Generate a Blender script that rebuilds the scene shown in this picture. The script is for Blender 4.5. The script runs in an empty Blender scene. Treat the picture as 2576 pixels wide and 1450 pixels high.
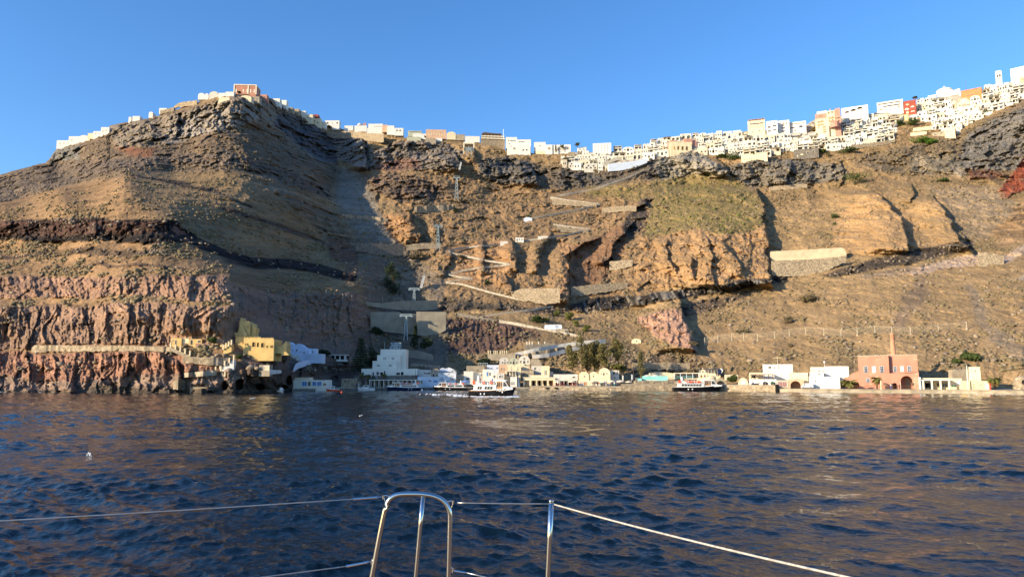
import bpy, bmesh, math, random
import numpy as np
from mathutils import Vector, Matrix, Euler
random.seed(7)
R = math.radians
scene = bpy.context.scene
COL = scene.collection

# ---------------------------------------------------------------- camera, sky, sun, exposure
CAM_H = 5.0
F = 1838.0                      # focal length in units of a 2575 px wide frame
PITCH = math.atan((947 - 725) / F)
cam_data = bpy.data.cameras.new("camera")
cam = bpy.data.objects.new("camera", cam_data)
COL.objects.link(cam)
cam.location = (0, 0, CAM_H)
cam.rotation_euler = (R(90) + PITCH, 0, 0)
cam_data.sensor_width = 36.0
cam_data.lens = 36.0 * F / 2575.0
cam_data.clip_start = 0.1
cam_data.clip_end = 20000
scene.camera = cam
SUN_AZ = R(61)                  # to the left of straight behind the camera
SUN_EL = R(17.5)
sun_dir = Vector((-math.sin(SUN_AZ) * math.cos(SUN_EL), -math.cos(SUN_AZ) * math.cos(SUN_EL), math.sin(SUN_EL)))
world = bpy.data.worlds.new("World")
scene.world = world
world.use_nodes = True
wn = world.node_tree.nodes
wl = world.node_tree.links
wn.clear()
sky = wn.new("ShaderNodeTexSky")
sky.sky_type = 'NISHITA'
sky.sun_disc = False
sky.sun_elevation = SUN_EL
sky.sun_rotation = math.atan2(sun_dir.x, sun_dir.y)
sky.altitude = 0
sky.air_density = 1.0
sky.dust_density = 0.4
sky.ozone_density = 4.0
hsv = wn.new("ShaderNodeHueSaturation")
hsv.inputs["Saturation"].default_value = 1.16
hsv.inputs["Hue"].default_value = 0.505
bg = wn.new("ShaderNodeBackground")
bg.inputs[1].default_value = 0.15
wo = wn.new("ShaderNodeOutputWorld")
wl.new(sky.outputs[0], hsv.inputs["Color"])
wl.new(hsv.outputs[0], bg.inputs[0])
wl.new(bg.outputs[0], wo.inputs[0])
sun_data = bpy.data.lights.new("sun", 'SUN')
sun_data.energy = 4.7
sun_data.angle = R(0.5)
sun_data.color = (1.0, 0.82, 0.56)
sun = bpy.data.objects.new("sun", sun_data)
COL.objects.link(sun)
sun.rotation_euler = sun_dir.to_track_quat('Z', 'Y').to_euler()
sun.location = (-200, -200, 300)
scene.view_settings.view_transform = 'Standard'
scene.view_settings.look = 'None'
scene.view_settings.gamma = 1
scene.view_settings.exposure = 0.88

# ---------------------------------------------------------------- frame coordinates -> world
CP, SP = math.cos(PITCH), math.sin(PITCH)
def tz_of(y):
    c = (725 - y) / F
    return (SP + CP * c) / (CP - SP * c)
def tx_of(x, y):
    c = (725 - y) / F
    return ((x - 1287.5) / F) / (CP - SP * c)
def at(x, y, Y):
    return Vector((Y * tx_of(x, y), Y, CAM_H + Y * tz_of(y)))
def ppm(Y):                     # frame px per metre at a distance
    return F / Y

# ---------------------------------------------------------------- noise
_tab = np.random.RandomState(11).rand(8, 256, 256).astype(np.float32) * 2 - 1
def vn(u, v, k=0):
    t = _tab[k % 8]
    iu = np.floor(u).astype(np.int64); iv = np.floor(v).astype(np.int64)
    fu = (u - iu).astype(np.float32); fv = (v - iv).astype(np.float32)
    fu = fu * fu * fu * (fu * (fu * 6 - 15) + 10); fv = fv * fv * fv * (fv * (fv * 6 - 15) + 10)
    a = iu & 255; b = (iu + 1) & 255; c = iv & 255; d = (iv + 1) & 255
    return (t[a, c] * (1 - fu) + t[b, c] * fu) * (1 - fv) + (t[a, d] * (1 - fu) + t[b, d] * fu) * fv
def fbm(u, v, o=4, k=0, g=0.5, ridge=False):
    s = 0.0; a = 1.0; n = 0.0
    for i in range(o):
        w = vn(u * 2 ** i + 17.3 * i + 3.1 * k, v * 2 ** i - 9.7 * i + 5.3 * k, k + i)
        s = s + a * ((1 - 2 * np.abs(w)) if ridge else w); n += a; a *= g
    return s / n
def sm(a, b, x):
    t = np.clip((x - a) / (b - a), 0, 1)
    return t * t * (3 - 2 * t)

# ---------------------------------------------------------------- terrain: where each slope stands
CTRL = """-900 985 420,-180 985 246,0 985 242,150 985 238,300 985 236,450 985 235,600 985 236,660 985 243,740 985 262,900 985 300,1000 985 318,1200 985 318,1400 985 312,1600 985 305,1800 985 294,2000 985 274,2200 985 258,2400 985 246,2575 985 238,3400 985 225,
-180 880 280,0 880 266,300 880 244,400 880 240,500 880 238,600 880 240,0 868 274,300 868 250,400 868 246,500 868 243,600 868 245,600 900 240,645 900 242,690 908 247,640 940 238,700 950 247,745 908 278,790 905 288,700 880 276,800 880 322,900 880 352,940 870 375,
0 765 284,300 765 256,400 765 251,500 765 248,590 765 250,640 765 280,700 765 316,800 765 346,900 765 376,0 745 306,300 745 270,400 745 264,500 745 261,580 745 264,0 697 318,300 697 278,400 697 272,500 697 270,580 697 278,700 697 348,800 697 378,900 697 408,
-180 610 432,0 610 392,150 612 360,300 610 330,450 610 322,540 640 325,600 650 352,700 650 404,800 660 440,890 640 482,-180 550 450,0 550 402,150 550 368,300 550 340,420 550 338,600 590 385,700 600 430,800 600 490,310 440 425,150 480 436,0 512 452,-180 540 470,450 500 392,600 500 432,750 500 505,830 500 576,
450 425 505,600 400 512,700 420 556,800 420 632,600 335 585,600 300 600,600 250 612,450 330 612,450 290 630,300 385 580,300 330 640,150 375 672,150 440 600,0 450 640,0 480 560,-180 470 680,-900 520 760,-900 700 560,90 425 640,700 300 705,750 335 722,800 355 742,800 325 752,850 335 780,820 385 742,
870 350 770,900 420 690,900 362 725,850 450 680,880 500 605,920 560 548,950 620 505,960 700 462,980 780 425,1000 870 375,950 930 340,1000 350 700,1000 420 680,1000 432 655,1050 500 602,1100 560 565,1050 620 522,1150 700 470,1200 770 425,1200 830 392,1200 900 345,1100 930 330,
1150 350 710,1150 450 652,1250 400 690,1250 460 668,1250 520 612,1300 600 542,1350 680 482,1350 760 430,1350 820 390,1350 880 350,1450 380 700,1450 425 675,1450 470 650,1450 530 602,1450 600 550,1500 700 482,1450 780 430,1450 850 370,1500 900 332,
1600 360 700,1600 420 665,1600 460 640,1550 540 592,1600 640 502,1600 720 452,1600 780 422,1600 860 366,1600 930 322,1730 350 690,1730 385 665,1730 470 642,1750 520 592,1780 600 520,1780 700 448,1780 760 415,1750 800 395,1750 880 346,1800 930 308,
1900 320 690,1900 390 652,1900 460 632,1930 540 572,1950 640 490,1960 700 440,1930 760 402,1930 830 352,1950 900 305,1950 950 283,2080 290 690,2080 380 642,2080 470 610,2080 550 540,2060 620 480,2050 700 425,2100 760 372,2100 850 312,2100 930 268,
2250 265 690,2250 350 640,2250 430 596,2200 480 562,2200 620 455,2250 680 405,2250 760 350,2250 850 292,2250 930 257,2400 230 680,2400 330 630,2400 440 572,2400 540 500,2400 640 420,2400 760 335,2400 850 280,2400 940 247,
2575 170 670,2575 250 622,2575 280 585,2575 430 560,2575 520 490,2575 640 400,2575 760 318,2575 880 258,2575 960 238,3400 150 560,3400 500 380,3400 800 260"""
ctrl = np.array([[float(q) for q in s.split()] for s in CTRL.replace("\n", "").split(",")])
def _rbf():
    P = ctrl[:, :2] / 100.0; n = len(P)
    d = np.sqrt(((P[:, None] - P[None]) ** 2).sum(-1) + .05)
    A = np.zeros((n + 3, n + 3)); A[:n, :n] = d - 0.04 * np.eye(n)
    A[:n, n] = 1; A[:n, n + 1:] = P; A[n:, :n] = A[:n, n:].T
    b = np.zeros(n + 3); b[:n] = ctrl[:, 2]
    w = np.linalg.solve(A, b)
    gx = np.linspace(-900, 3400, 260); gy = np.linspace(100, 1010, 140)
    X, Yg = np.meshgrid(gx / 100, gy / 100, indexing='ij')
    Q = np.stack([X.ravel(), Yg.ravel()], 1)
    dd = np.sqrt(((Q[:, None] - P[None]) ** 2).sum(-1) + .05)
    return gx, gy, (dd @ w[:n] + w[n] + Q @ w[n + 1:]).reshape(X.shape)
_gx, _gy, _G = _rbf()
def bilin(G, gx, gy, x, y):
    u = np.clip((x - gx[0]) / (gx[1] - gx[0]), 0, len(gx) - 1.001); v = np.clip((y - gy[0]) / (gy[1] - gy[0]), 0, len(gy) - 1.001)
    i = u.astype(int); j = v.astype(int); fu = u - i; fv = v - j
    return (G[i, j] * (1 - fu) + G[i + 1, j] * fu) * (1 - fv) + (G[i, j + 1] * (1 - fu) + G[i + 1, j + 1] * fu) * fv
SKY = [(-900, 560), (-400, 500), (-200, 468), (-60, 450), (0, 440), (30, 430), (80, 418), (115, 408), (122, 402), (133, 386), (145, 372), (170, 367), (200, 360), (240, 346), (268, 333), (276, 317), (300, 310), (340, 304), (380, 297), (420, 284), (470, 266), (520, 250), (560, 241), (600, 237), (650, 238), (690, 250), (720, 268), (745, 282), (780, 302), (810, 318), (850, 323), (880, 327), (930, 333), (1010, 345), (1080, 350), (1140, 354), (1180, 358), (1230, 362), (1270, 377), (1310, 384), (1350, 386), (1400, 386), (1440, 384), (1500, 382), (1560, 380), (1620, 372), (1680, 350), (1740, 344), (1800, 342), (1880, 330), (1960, 325), (2020, 318), (2050, 300), (2100, 292), (2180, 288), (2240, 275), (2300, 262), (2360, 245), (2420, 240), (2480, 225), (2530, 210), (2575, 190), (2700, 130), (3000, 60), (3400, 30)]
SKX = [p[0] for p in SKY]; SKYY = [p[1] for p in SKY]

NX, NT = 1500, 560
xs = np.concatenate([-180 - np.geomspace(3, 700, 34)[::-1], np.linspace(-180, 2760, NX), 2760 + np.geomspace(3, 600, 30)])
ysk = np.interp(xs, SKX, SKYY) + 1.6 * fbm(xs / 23, xs * 0, 3, 1) + 1.0 * fbm(xs / 6, xs * 0 + 3, 2, 2)
tt = np.linspace(0, 1, NT)
PX = np.repeat(xs[:, None], NT, 1)
PY = ysk[:, None] + (996 - ysk[:, None]) * tt[None]
Yb = bilin(_G, _gx, _gy, PX, PY)
def wxz(Yv):
    c = (725 - PY) / F
    den = CP - SP * c
    return Yv * ((PX - 1287.5) / F) / den, CAM_H + Yv * (SP + CP * c) / den
Xw, Zw = wxz(Yb)
# noisy frame coordinates so that painted edges wander
QX = PX + 9 * fbm(Xw / 14, Zw / 9, 4, 3) * 400 / Yb * 1.2
QY = PY + 7 * fbm(Xw / 17 + 9, Zw / 9, 4, 4) * 400 / Yb * 1.2

def poly_mask(pts, feather=6, warp=1.0):
    """soft inside-mask of a polygon given in frame coordinates"""
    pts = np.array(pts, float)
    X = PX + (QX - PX) * warp; Y = PY + (QY - PY) * warp
    lo = pts.min(0) - 60; hi = pts.max(0) + 60
    i0, i1 = np.searchsorted(xs, [lo[0], hi[0]])
    m = np.zeros(PX.shape, np.float32)
    x = X[i0:i1]; y = Y[i0:i1]
    dmin = np.full(x.shape, 1e9); ins = np.zeros(x.shape, bool)
    n = len(pts)
    for k in range(n):
        ax, ay = pts[k]; bx, by = pts[(k + 1) % n]
        dx, dy = bx - ax, by - ay
        t = np.clip(((x - ax) * dx + (y - ay) * dy) / (dx * dx + dy * dy + 1e-9), 0, 1)
        dmin = np.minimum(dmin, (x - ax - t * dx) ** 2 + (y - ay - t * dy) ** 2)
        if ay != by:
            c = ((ay > y) != (by > y)) & (x < (bx - ax) * (y - ay) / (by - ay) + ax)
            ins ^= c
    sd = np.sqrt(dmin) * np.where(ins, 1, -1)
    m[i0:i1] = sm(-feather, feather, sd)
    return m

dY = np.zeros(PX.shape)
def scarp(line, d, W, soft=14, warp=1.0, rw=2.0):
    """rock raised towards the sea on the left of a line, dropping sharply on its right"""
    line = np.array(line, float)
    ly = line[:, 1]; lx = line[:, 0]
    y = PY + (QY - PY) * warp
    L = np.interp(y, ly, lx)
    u = (L - PX) + (QX - PX) * 1.5
    prof = np.where(u > 0, sm(0, rw, u) * (1 - sm(W * 0.25, W, u)), 0)
    e = sm(ly[0] - soft * 0.3, ly[0] + soft, y) * (1 - sm(ly[-1] - soft, ly[-1] + soft * 0.3, y))
    dY[...] -= d * prof * e

SC = [([(1905, 470), (1920, 520), (1930, 600), (1937, 725)], 24, 330), ([(1505, 594), (1470, 610), (1430, 640), (1428, 768)], 20, 62),
      ([(1602, 556), (1585, 575), (1560, 600), (1535, 640), (1523, 668)], 18, 50), ([(2200, 478), (2240, 520), (2275, 560), (2285, 640)], 22, 150),
      ([(2352, 493), (2380, 530), (2412, 590), (2446, 628)], 20, 95), ([(1028, 528), (1040, 560), (1058, 592), (1056, 612)], 15, 70),
      ([(1290, 600), (1297, 640), (1300, 690)], 13, 50), ([(1392, 585), (1370, 610), (1356, 650), (1350, 690)], 12, 34),
      ([(1712, 735), (1722, 790), (1740, 840), (1748, 890)], 19, 130), ([(1683, 600), (1688, 640), (1697, 690)], 10, 45),
      ([(1733, 640), (1740, 670), (1752, 705)], 9, 40), ([(1775, 590), (1790, 640), (1800, 715)], 9, 45), ([(1820, 600), (1850, 650), (1877, 700)], 10, 50), ([(443, 282), (446, 300), (448, 350)], 12, 45),
      ([(915, 345), (922, 380), (927, 430)], 22, 75), ([(1148, 385), (1156, 410), (1154, 432)], 18, 90), ([(1340, 420), (1352, 445), (1354, 470)], 20, 120),
      ([(1800, 395), (1815, 410), (1838, 445)], 15, 120), ([(1990, 400), (1985, 430), (1980, 468)], 11, 90), ([(2290, 460), (2300, 480), (2294, 512)], 10, 60),
      ([(1180, 360), (1195, 380), (1205, 410)], 10, 60), ([(1215, 600), (1222, 650), (1225, 690)], 9, 40), ([(1130, 620), (1128, 660), (1120, 700)], 9, 50),
      ([(1090, 560), (1100, 590), (1100, 620)], 7, 30), ([(1270, 690), (1290, 720), (1296, 745)], 10, 50), ([(650, 240), (665, 270), (660, 320)], 14, 60),
      ([(2116, 400), (2120, 430), (2118, 470)], 8, 60), ([(2420, 580), (2440, 610), (2450, 640)], 8, 50)]
for ln, d, W in SC: scarp(ln, d, W)

# ---------------------------------------------------------------- terrain zones: rock kind, colour, relief
def C(*a): return np.array(a, np.float32)
BASE = C(.240, .165, .088)
alb = np.zeros(PX.shape + (3,), np.float32) + BASE
rock = np.zeros(PX.shape, np.float32)      # how craggy
flute = np.zeros(PX.shape, np.float32)     # vertical ribs
strat = np.zeros(PX.shape, np.float32)     # layers
veg = np.ones(PX.shape, np.float32)        # dry bushes
green = np.zeros(PX.shape, np.float32)     # green cover
def zone(pts, col, f=6, r=0, fl=0, st=0, v=0, g=0, mix=1.0, warp=1.0):
    global alb, rock, flute, strat, veg, green
    m = poly_mask(pts, f, warp) * mix
    alb = alb * (1 - m[..., None]) + C(*col) * m[..., None]
    rock = rock * (1 - m) + r * m; flute = flute * (1 - m) + fl * m; strat = strat * (1 - m) + st * m
    veg = veg * (1 - m) + v * m; green = green * (1 - m) + g * m
OCHRE = (.33, .21, .108); GREY = (.175, .155, .130); DARK = (.055, .048, .045); PINK = (.265, .165, .112); BROWN = (.20, .120, .062)
# broad grounds
zone([(-900, 430), (320, 440), (480, 600), (900, 760), (900, 1000), (-900, 1000)], (.240, .155, .084), 14, st=.28, v=1.0)
zone([(1100, 560), (2000, 520), (2575, 520), (3400, 500), (3400, 1000), (1100, 1000)], (.275, .190, .100), 20, v=.8)
zone([(1000, 440), (1200, 400), (1600, 470), (1640, 560), (1600, 760), (1450, 790), (1120, 760), (1010, 620)], (.240, .160, .088), 16, r=.5, fl=.25, v=.7)
zone([(1820, 740), (2050, 690), (2420, 650), (3400, 660), (3400, 1000), (1750, 1000), (1755, 890)], (.300, .206, .108), 12, v=.45)
zone([(830, 420), (930, 430), (960, 560), (1010, 610), (1120, 700), (1110, 760), (1150, 860), (1120, 940), (930, 940), (935, 830), (905, 690), (890, 600), (835, 500)], (.175, .140, .102), 12, r=.35, v=.45)
zone([(860, 420), (900, 430), (960, 540), (1005, 610), (960, 610), (900, 590), (850, 500)], (.20, .175, .14), 8, r=.2, v=.1)
# left mountain top
zone([(-900, 420), (0, 440), (125, 385), (280, 310), (600, 240), (700, 255), (800, 320), (850, 420), (830, 500), (600, 430), (330, 440), (150, 470), (0, 505), (-900, 560)], (.165, .122, .082), 8, r=.7, st=.3, v=.7)
zone([(270, 318), (420, 292), (600, 240), (690, 255), (800, 330), (850, 345), (835, 410), (790, 405), (700, 330), (640, 305), (560, 320), (480, 345), (420, 365), (290, 370)], (.205, .172, .135), 5, r=.8, fl=1.2, v=.25)
zone([(420, 318), (450, 300), (560, 275), (640, 270), (650, 300), (560, 322), (460, 355), (420, 360)], (.27, .245, .215), 6, r=.8, fl=1.2, mix=.7)
zone([(700, 280), (760, 300), (840, 345), (850, 410), (800, 405), (730, 350), (690, 310)], (.115, .112, .118), 5, r=1.0, fl=1)
zone([(125, 385), (150, 372), (200, 368), (200, 400), (130, 405)], (.16, .15, .13), 4, r=1)
zone([(290, 370), (340, 368), (390, 372), (375, 395), (320, 392)], (.21, .085, .045), 7, r=.3, mix=.7)
zone([(-900, 520), (0, 445), (120, 410), (280, 400), (400, 395), (560, 380), (700, 420), (830, 470), (835, 500), (740, 470), (600, 420), (450, 415), (280, 430), (150, 470), (0, 508)], (.135, .105, .080), 7, r=.9, fl=.8, st=.3, v=.3)
zone([(600, 440), (720, 470), (840, 530), (900, 620), (905, 680), (840, 640), (780, 560), (700, 500)], (.17, .130, .088), 12, r=.6, st=.9, v=.5)
# striped dark band on the left
zone([(-900, 545), (0, 552), (250, 549), (440, 556), (470, 580), (560, 628), (620, 645), (740, 650), (900, 690), (895, 708), (740, 682), (640, 672), (560, 650), (460, 612), (300, 607), (0, 606), (-900, 610)], (.030, .024, .021), 3, r=.8, fl=.5, st=1.0, v=0)
zone([(-900, 552), (0, 556), (250, 554), (420, 562), (420, 585), (250, 590), (0, 596), (-900, 600)], (.12, .062, .045), 4, r=.8, fl=.7, st=1.0, mix=.5)
zone([(440, 566), (462, 575), (468, 590), (445, 592), (432, 580)], (.24, .115, .08), 3, r=.7, fl=.8)
zone([(180, 625), (400, 622), (420, 640), (300, 645), (170, 640)], (.09, .065, .045), 4, r=.8, st=1)
zone([(330, 440), (420, 452), (520, 470), (640, 520), (640, 526), (520, 480), (420, 462), (330, 448)], (.075, .058, .045), 2, r=.5, st=1, v=.1)
zone([(200, 668), (330, 662), (470, 672), (470, 678), (330, 670), (200, 674)], (.09, .062, .045), 3, r=.6, st=1, v=.2)
zone([(0, 640), (120, 634), (160, 640), (60, 648), (0, 650)], (.10, .07, .05), 3, r=.6, st=1, v=.2)
zone([(560, 520), (700, 560), (820, 610), (815, 616), (700, 570), (560, 530)], (.085, .065, .052), 3, r=.5, st=1, v=.2)
# pink tuff cliffs on the left
zone([(-900, 690), (0, 695), (300, 698), (480, 694), (560, 690), (600, 720), (700, 735), (900, 740), (905, 765), (560, 755), (300, 745), (0, 748), (-900, 745)], PINK, 4, r=.6, fl=1.0, v=.05)
zone([(-900, 760), (0, 768), (200, 765), (560, 768), (640, 740), (900, 738), (935, 790), (940, 875), (880, 905), (700, 900), (600, 870), (0, 880), (-900, 880)], (.260, .168, .115), 4, r=.6, fl=1.2, st=.1, v=.02)
zone([(600, 730), (900, 738), (938, 800), (942, 875), (860, 900), (690, 890), (600, 860)], (.20, .140, .105), 6, r=.35, fl=.7, v=.02)
zone([(-900, 884), (0, 886), (300, 880), (560, 900), (600, 925), (600, 1000), (-900, 1000)], (.285, .158, .105), 4, r=.7, fl=1.1, st=.15, v=.03)
zone([(-900, 940), (0, 945), (200, 955), (590, 935), (640, 960), (640, 1000), (-900, 1000)], (.22, .155, .115), 4, r=1, fl=.3, st=.8, v=.02)
zone([(600, 905), (720, 900), (860, 905), (930, 930), (930, 1000), (600, 1000)], (.105, .075, .060), 6, r=.9, fl=.3, st=.7, v=.2)
zone([(-900, 976), (700, 976), (900, 972), (900, 1000), (-900, 1000)], (.10, .08, .06), 3, r=.8, v=0)
zone([(590, 880), (700, 880), (770, 915), (700, 935), (620, 930)], (.14, .10, .08), 6, r=.6, v=.3)
# rock bands of the middle
zone([(838, 352), (880, 345), (920, 352), (935, 380), (930, 425), (905, 425), (850, 400)], (.20, .185, .165), 4, r=1, fl=1)
zone([(935, 385), (980, 362), (1060, 352), (1130, 362), (1160, 385), (1160, 425), (1110, 430), (1000, 428), (925, 425)], (.165, .145, .125), 5, r=1.1, fl=.9, v=.05)
zone([(960, 410), (1010, 398), (1050, 400), (1060, 425), (1000, 432), (940, 428)], (.17, .085, .065), 5, r=1, mix=.65)
zone([(925, 440), (1000, 432), (1090, 455), (1140, 490), (1100, 505), (1000, 508), (930, 480)], (.135, .098, .072), 6, r=1.2, fl=.5, st=.5, v=.3)
zone([(1205, 400), (1280, 395), (1345, 410), (1360, 440), (1350, 468), (1290, 462), (1260, 465), (1200, 440)], (.115, .108, .100), 5, r=1.2, fl=1, v=.1)
zone([(1360, 415), (1500, 425), (1560, 430), (1600, 410), (1640, 440), (1570, 460), (1450, 475), (1360, 470)], (.13, .105, .08), 8, r=.8, v=.9)
zone([(1390, 430), (1520, 440), (1560, 455), (1520, 475), (1400, 470)], (.105, .095, .085), 5, r=1.1, fl=.4, v=.2)
zone([(1632, 395), (1700, 380), (1760, 382), (1838, 430), (1840, 450), (1780, 448), (1680, 458), (1625, 450)], (.25, .23, .19), 5, r=1, fl=.7, v=.05)
zone([(1620, 400), (1650, 395), (1650, 455), (1620, 450)], (.10, .09, .08), 5, r=1)
zone([(1835, 415), (1900, 400), (2000, 400), (2120, 412), (2140, 440), (2100, 455), (2000, 470), (1880, 470), (1840, 450)], (.165, .148, .122), 5, r=1.0, fl=.4, v=.1)
zone([(2140, 400), (2330, 355), (2420, 330), (2575, 250), (3400, 100), (3400, 440), (2575, 430), (2450, 440), (2330, 440), (2200, 430)], (.165, .128, .085), 8, r=.6, v=.9)
zone([(2430, 340), (2480, 310), (2575, 270), (3400, 130), (3400, 430), (2575, 425), (2480, 430), (2400, 425), (2420, 380)], (.150, .142, .132), 6, r=.9, fl=.25, st=.4, v=.05)
zone([(2290, 395), (2330, 385), (2400, 390), (2430, 430), (2380, 440), (2320, 440), (2290, 425)], (.19, .165, .125), 6, r=.8, mix=.8)
zone([(2300, 385), (2315, 380), (2330, 410), (2345, 430), (2315, 435)], (.31, .25, .17), 4, r=.6)
zone([(2390, 418), (2430, 432), (2420, 446), (2400, 440)], (.27, .23, .18), 4, r=.6)
zone([(2430, 430), (2510, 432), (2530, 440), (2500, 452), (2440, 450)], (.12, .065, .045), 4, r=1, st=1)
zone([(2540, 440), (2575, 395), (2900, 300), (2900, 400), (2575, 480), (2515, 502), (2512, 480)], (.22, .066, .038), 3, r=.6, v=0)
zone([(2420, 508), (2450, 498), (2455, 510), (2435, 522)], (.27, .075, .04), 5, r=.2, v=0)
zone([(2330, 470), (2500, 470), (2560, 520), (2480, 600), (2420, 600), (2380, 520)], (.26, .195, .125), 12, r=.25, v=.5)
# ochre blocks
zone([(1600, 600), (1640, 585), (1740, 560), (1800, 590), (1870, 580), (1925, 530), (1940, 640), (1940, 700), (1850, 705), (1760, 712), (1690, 718), (1600, 745), (1590, 690)], OCHRE, 4, r=.55, fl=.55, v=.03)
zone([(2096, 555), (2110, 537), (2196, 480), (2210, 487), (2277, 555), (2284, 622), (2256, 642), (2132, 646), (2096, 625)], (.34, .22, .112), 3, r=.22, fl=.1, v=.02)
zone([(2228, 500), (2277, 528), (2352, 495), (2377, 526), (2412, 587), (2448, 612), (2400, 625), (2284, 640), (2284, 560)], (.32, .215, .112), 4, r=.25, fl=.3, v=.06)
zone([(1430, 620), (1500, 596), (1560, 565), (1605, 560), (1560, 640), (1530, 700), (1440, 745), (1425, 700)], (.19, .112, .066), 6, r=.4, fl=.5, v=.25)
zone([(1400, 600), (1440, 620), (1432, 760), (1400, 745), (1420, 680)], (.32, .19, .10), 5, r=.6, fl=.7, v=.1)
zone([(1120, 620), (1220, 600), (1290, 610), (1298, 740), (1220, 720), (1130, 700)], (.285, .175, .092), 8, r=.6, fl=.4, v=.35)
zone([(970, 540), (1028, 530), (1058, 590), (1055, 612), (1000, 612), (970, 580)], (.30, .18, .092), 5, r=.7, fl=.5, v=.1)
zone([(820, 600), (880, 600), (905, 680), (880, 690), (830, 640)], (.15, .09, .06), 7, r=.6, fl=.4, v=.2)
zone([(1640, 455), (1740, 440), (1850, 450), (1910, 500), (1925, 560), (1870, 585), (1800, 590), (1750, 570), (1640, 600), (1620, 590), (1640, 520)], (.22, .165, .075), 8, r=.25, v=.8, g=.6)
zone([(1480, 470), (1600, 460), (1640, 470), (1620, 510), (1560, 500), (1470, 495)], (.22, .16, .075), 8, r=.3, v=.8, g=.5)
zone([(1560, 570), (1610, 500), (1640, 500), (1610, 580), (1580, 600)], (.07, .058, .05), 5, r=1, fl=.3, v=.1)
# striped bands of the right
zone([(1432, 768), (1500, 750), (1600, 742), (1700, 728), (1850, 705), (1985, 698), (1990, 708), (1900, 722), (1780, 738), (1700, 752), (1600, 768), (1480, 782), (1432, 782)], (.040, .034, .030), 3, r=.8, fl=1.0, v=0)
zone([(1700, 770), (1800, 745), (1900, 728), (1870, 745), (1800, 775), (1720, 800)], (.10, .075, .055), 5, r=.8, st=1.0, v=.1)
zone([(1110, 770), (1200, 762), (1290, 770), (1400, 775), (1400, 790), (1290, 782), (1200, 782), (1110, 785)], (.06, .05, .042), 5, r=.8, st=1, v=.1)
zone([(1110, 745), (1200, 760), (1290, 765), (1290, 775), (1110, 775)], (.10, .08, .06), 6, r=.7, v=.4)
zone([(2065, 690), (2200, 650), (2320, 625), (2445, 600), (2450, 625), (2330, 650), (2200, 680), (2100, 700)], (.060, .048, .038), 4, r=.7, st=1.0, v=.05)
zone([(2150, 700), (2290, 668), (2450, 640), (2450, 655), (2320, 685), (2180, 705)], (.21, .155, .105), 4, r=.6, st=1.0, v=.1)
zone([(2290, 680), (2340, 660), (2440, 636), (2465, 636), (2463, 660), (2380, 672), (2300, 690)], (.36, .27, .20), 3, r=.4, st=.4, v=0)
zone([(2525, 640), (2575, 610), (2900, 560), (2900, 620), (2575, 640), (2522, 662)], (.37, .275, .20), 3, r=.4, st=.4, v=0)
zone([(2545, 700), (2575, 690), (2900, 640), (2900, 660), (2575, 700)], (.36, .28, .2), 3, r=.4)
zone([(2500, 580), (2575, 500), (2900, 460), (2900, 600), (2575, 600), (2520, 620)], (.25, .165, .09), 8, r=.3, st=.8, v=.1)
zone([(1590, 800), (1640, 785), (1700, 775), (1745, 850), (1750, 888), (1690, 870), (1640, 840)], (.33, .205, .145), 5, r=.6, fl=1, v=.03)
zone([(1120, 800), (1220, 795), (1340, 830), (1360, 850), (1250, 880), (1130, 890)], (.13, .085, .065), 6, r=.8, fl=.8, v=.4)
zone([(1560, 900), (1640, 880), (1780, 900), (1800, 950), (1600, 950)], (.20, .14, .085), 8, r=.7, v=.8)
zone([(1405, 412), (1440, 380), (1600, 370), (1760, 340), (1960, 322), (2060, 300), (2240, 270), (2400, 235), (2575, 190), (2800, 100), (2800, 160), (2575, 240), (2500, 272), (2430, 310), (2380, 325), (2350, 300), (2258, 298), (2250, 345), (2130, 368), (1990, 372), (1860, 384), (1690, 380), (1620, 396), (1540, 424)], (.40, .36, .29), 3, r=.15, v=0, warp=.3)
# pale debris chute on the right
zone([(2280, 745), (2310, 690), (2335, 690), (2330, 740), (2270, 820), (2240, 820)], (.215, .155, .10), 10, v=.05)
zone([(2420, 720), (2440, 710), (2500, 820), (2575, 870), (2900, 960), (2900, 990), (2560, 900), (2480, 850)], (.25, .19, .125), 7, v=.1)

# ---------------------------------------------------------------- relief
n1 = fbm(Xw / 40, Zw / 30, 4, 0)
n2 = fbm(Xw / 10 + 4, Zw / 8, 4, 1)
n3 = fbm(Xw / 3.0, Zw / 2.2, 3, 2)
n4 = fbm(Xw / 4.5 + n2, Zw / 3.0, 3, 4, .6, True)
Xf = (PX - 1287) / F * 420
rg = fbm(Xf / 12 + .3 * n1, Zw / 24, 5, 3, .55, True)
fl1 = fbm(Xf / 9 + n2 * .5 + .9 * vn(Xf / 22, Zw / 11, 2), Zw / 40, 4, 5, .55, True) * (.55 + .6 * (vn(Xf / 26, Zw / 20 + 4, 6) + .6))
st1 = fbm(Xw / 60, Zw / 4.2 + n1 * 1.6, 3, 6, .6)
# gullies running down the slopes
gl = fbm(Xf / 18 + n1 * .7, Zw / 70, 4, 2, .5, True)
def facets(u, v, k):
    """angular blocks: every cell is a tilted plane of its own"""
    iu = np.floor(u).astype(np.int64); iv = np.floor(v).astype(np.int64); best = np.full(u.shape, 9.0, np.float32); out = np.zeros(u.shape, np.float32)
    for a in (-1, 0, 1):
        for b in (-1, 0, 1):
            ci, cj = (iu + a) & 255, (iv + b) & 255
            du = (u - (iu + a + .5 + .5 * _tab[k, ci, cj])).astype(np.float32); dv = (v - (iv + b + .5 + .5 * _tab[(k + 1) % 8, ci, cj])).astype(np.float32); d = du * du + dv * dv
            m = d < best; best = np.where(m, d, best); out = np.where(m, .6 * _tab[(k + 2) % 8, ci, cj] + du * _tab[(k + 3) % 8, ci, cj] * 1.3 + dv * _tab[(k + 4) % 8, ci, cj] * .9, out)
    return out
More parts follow.
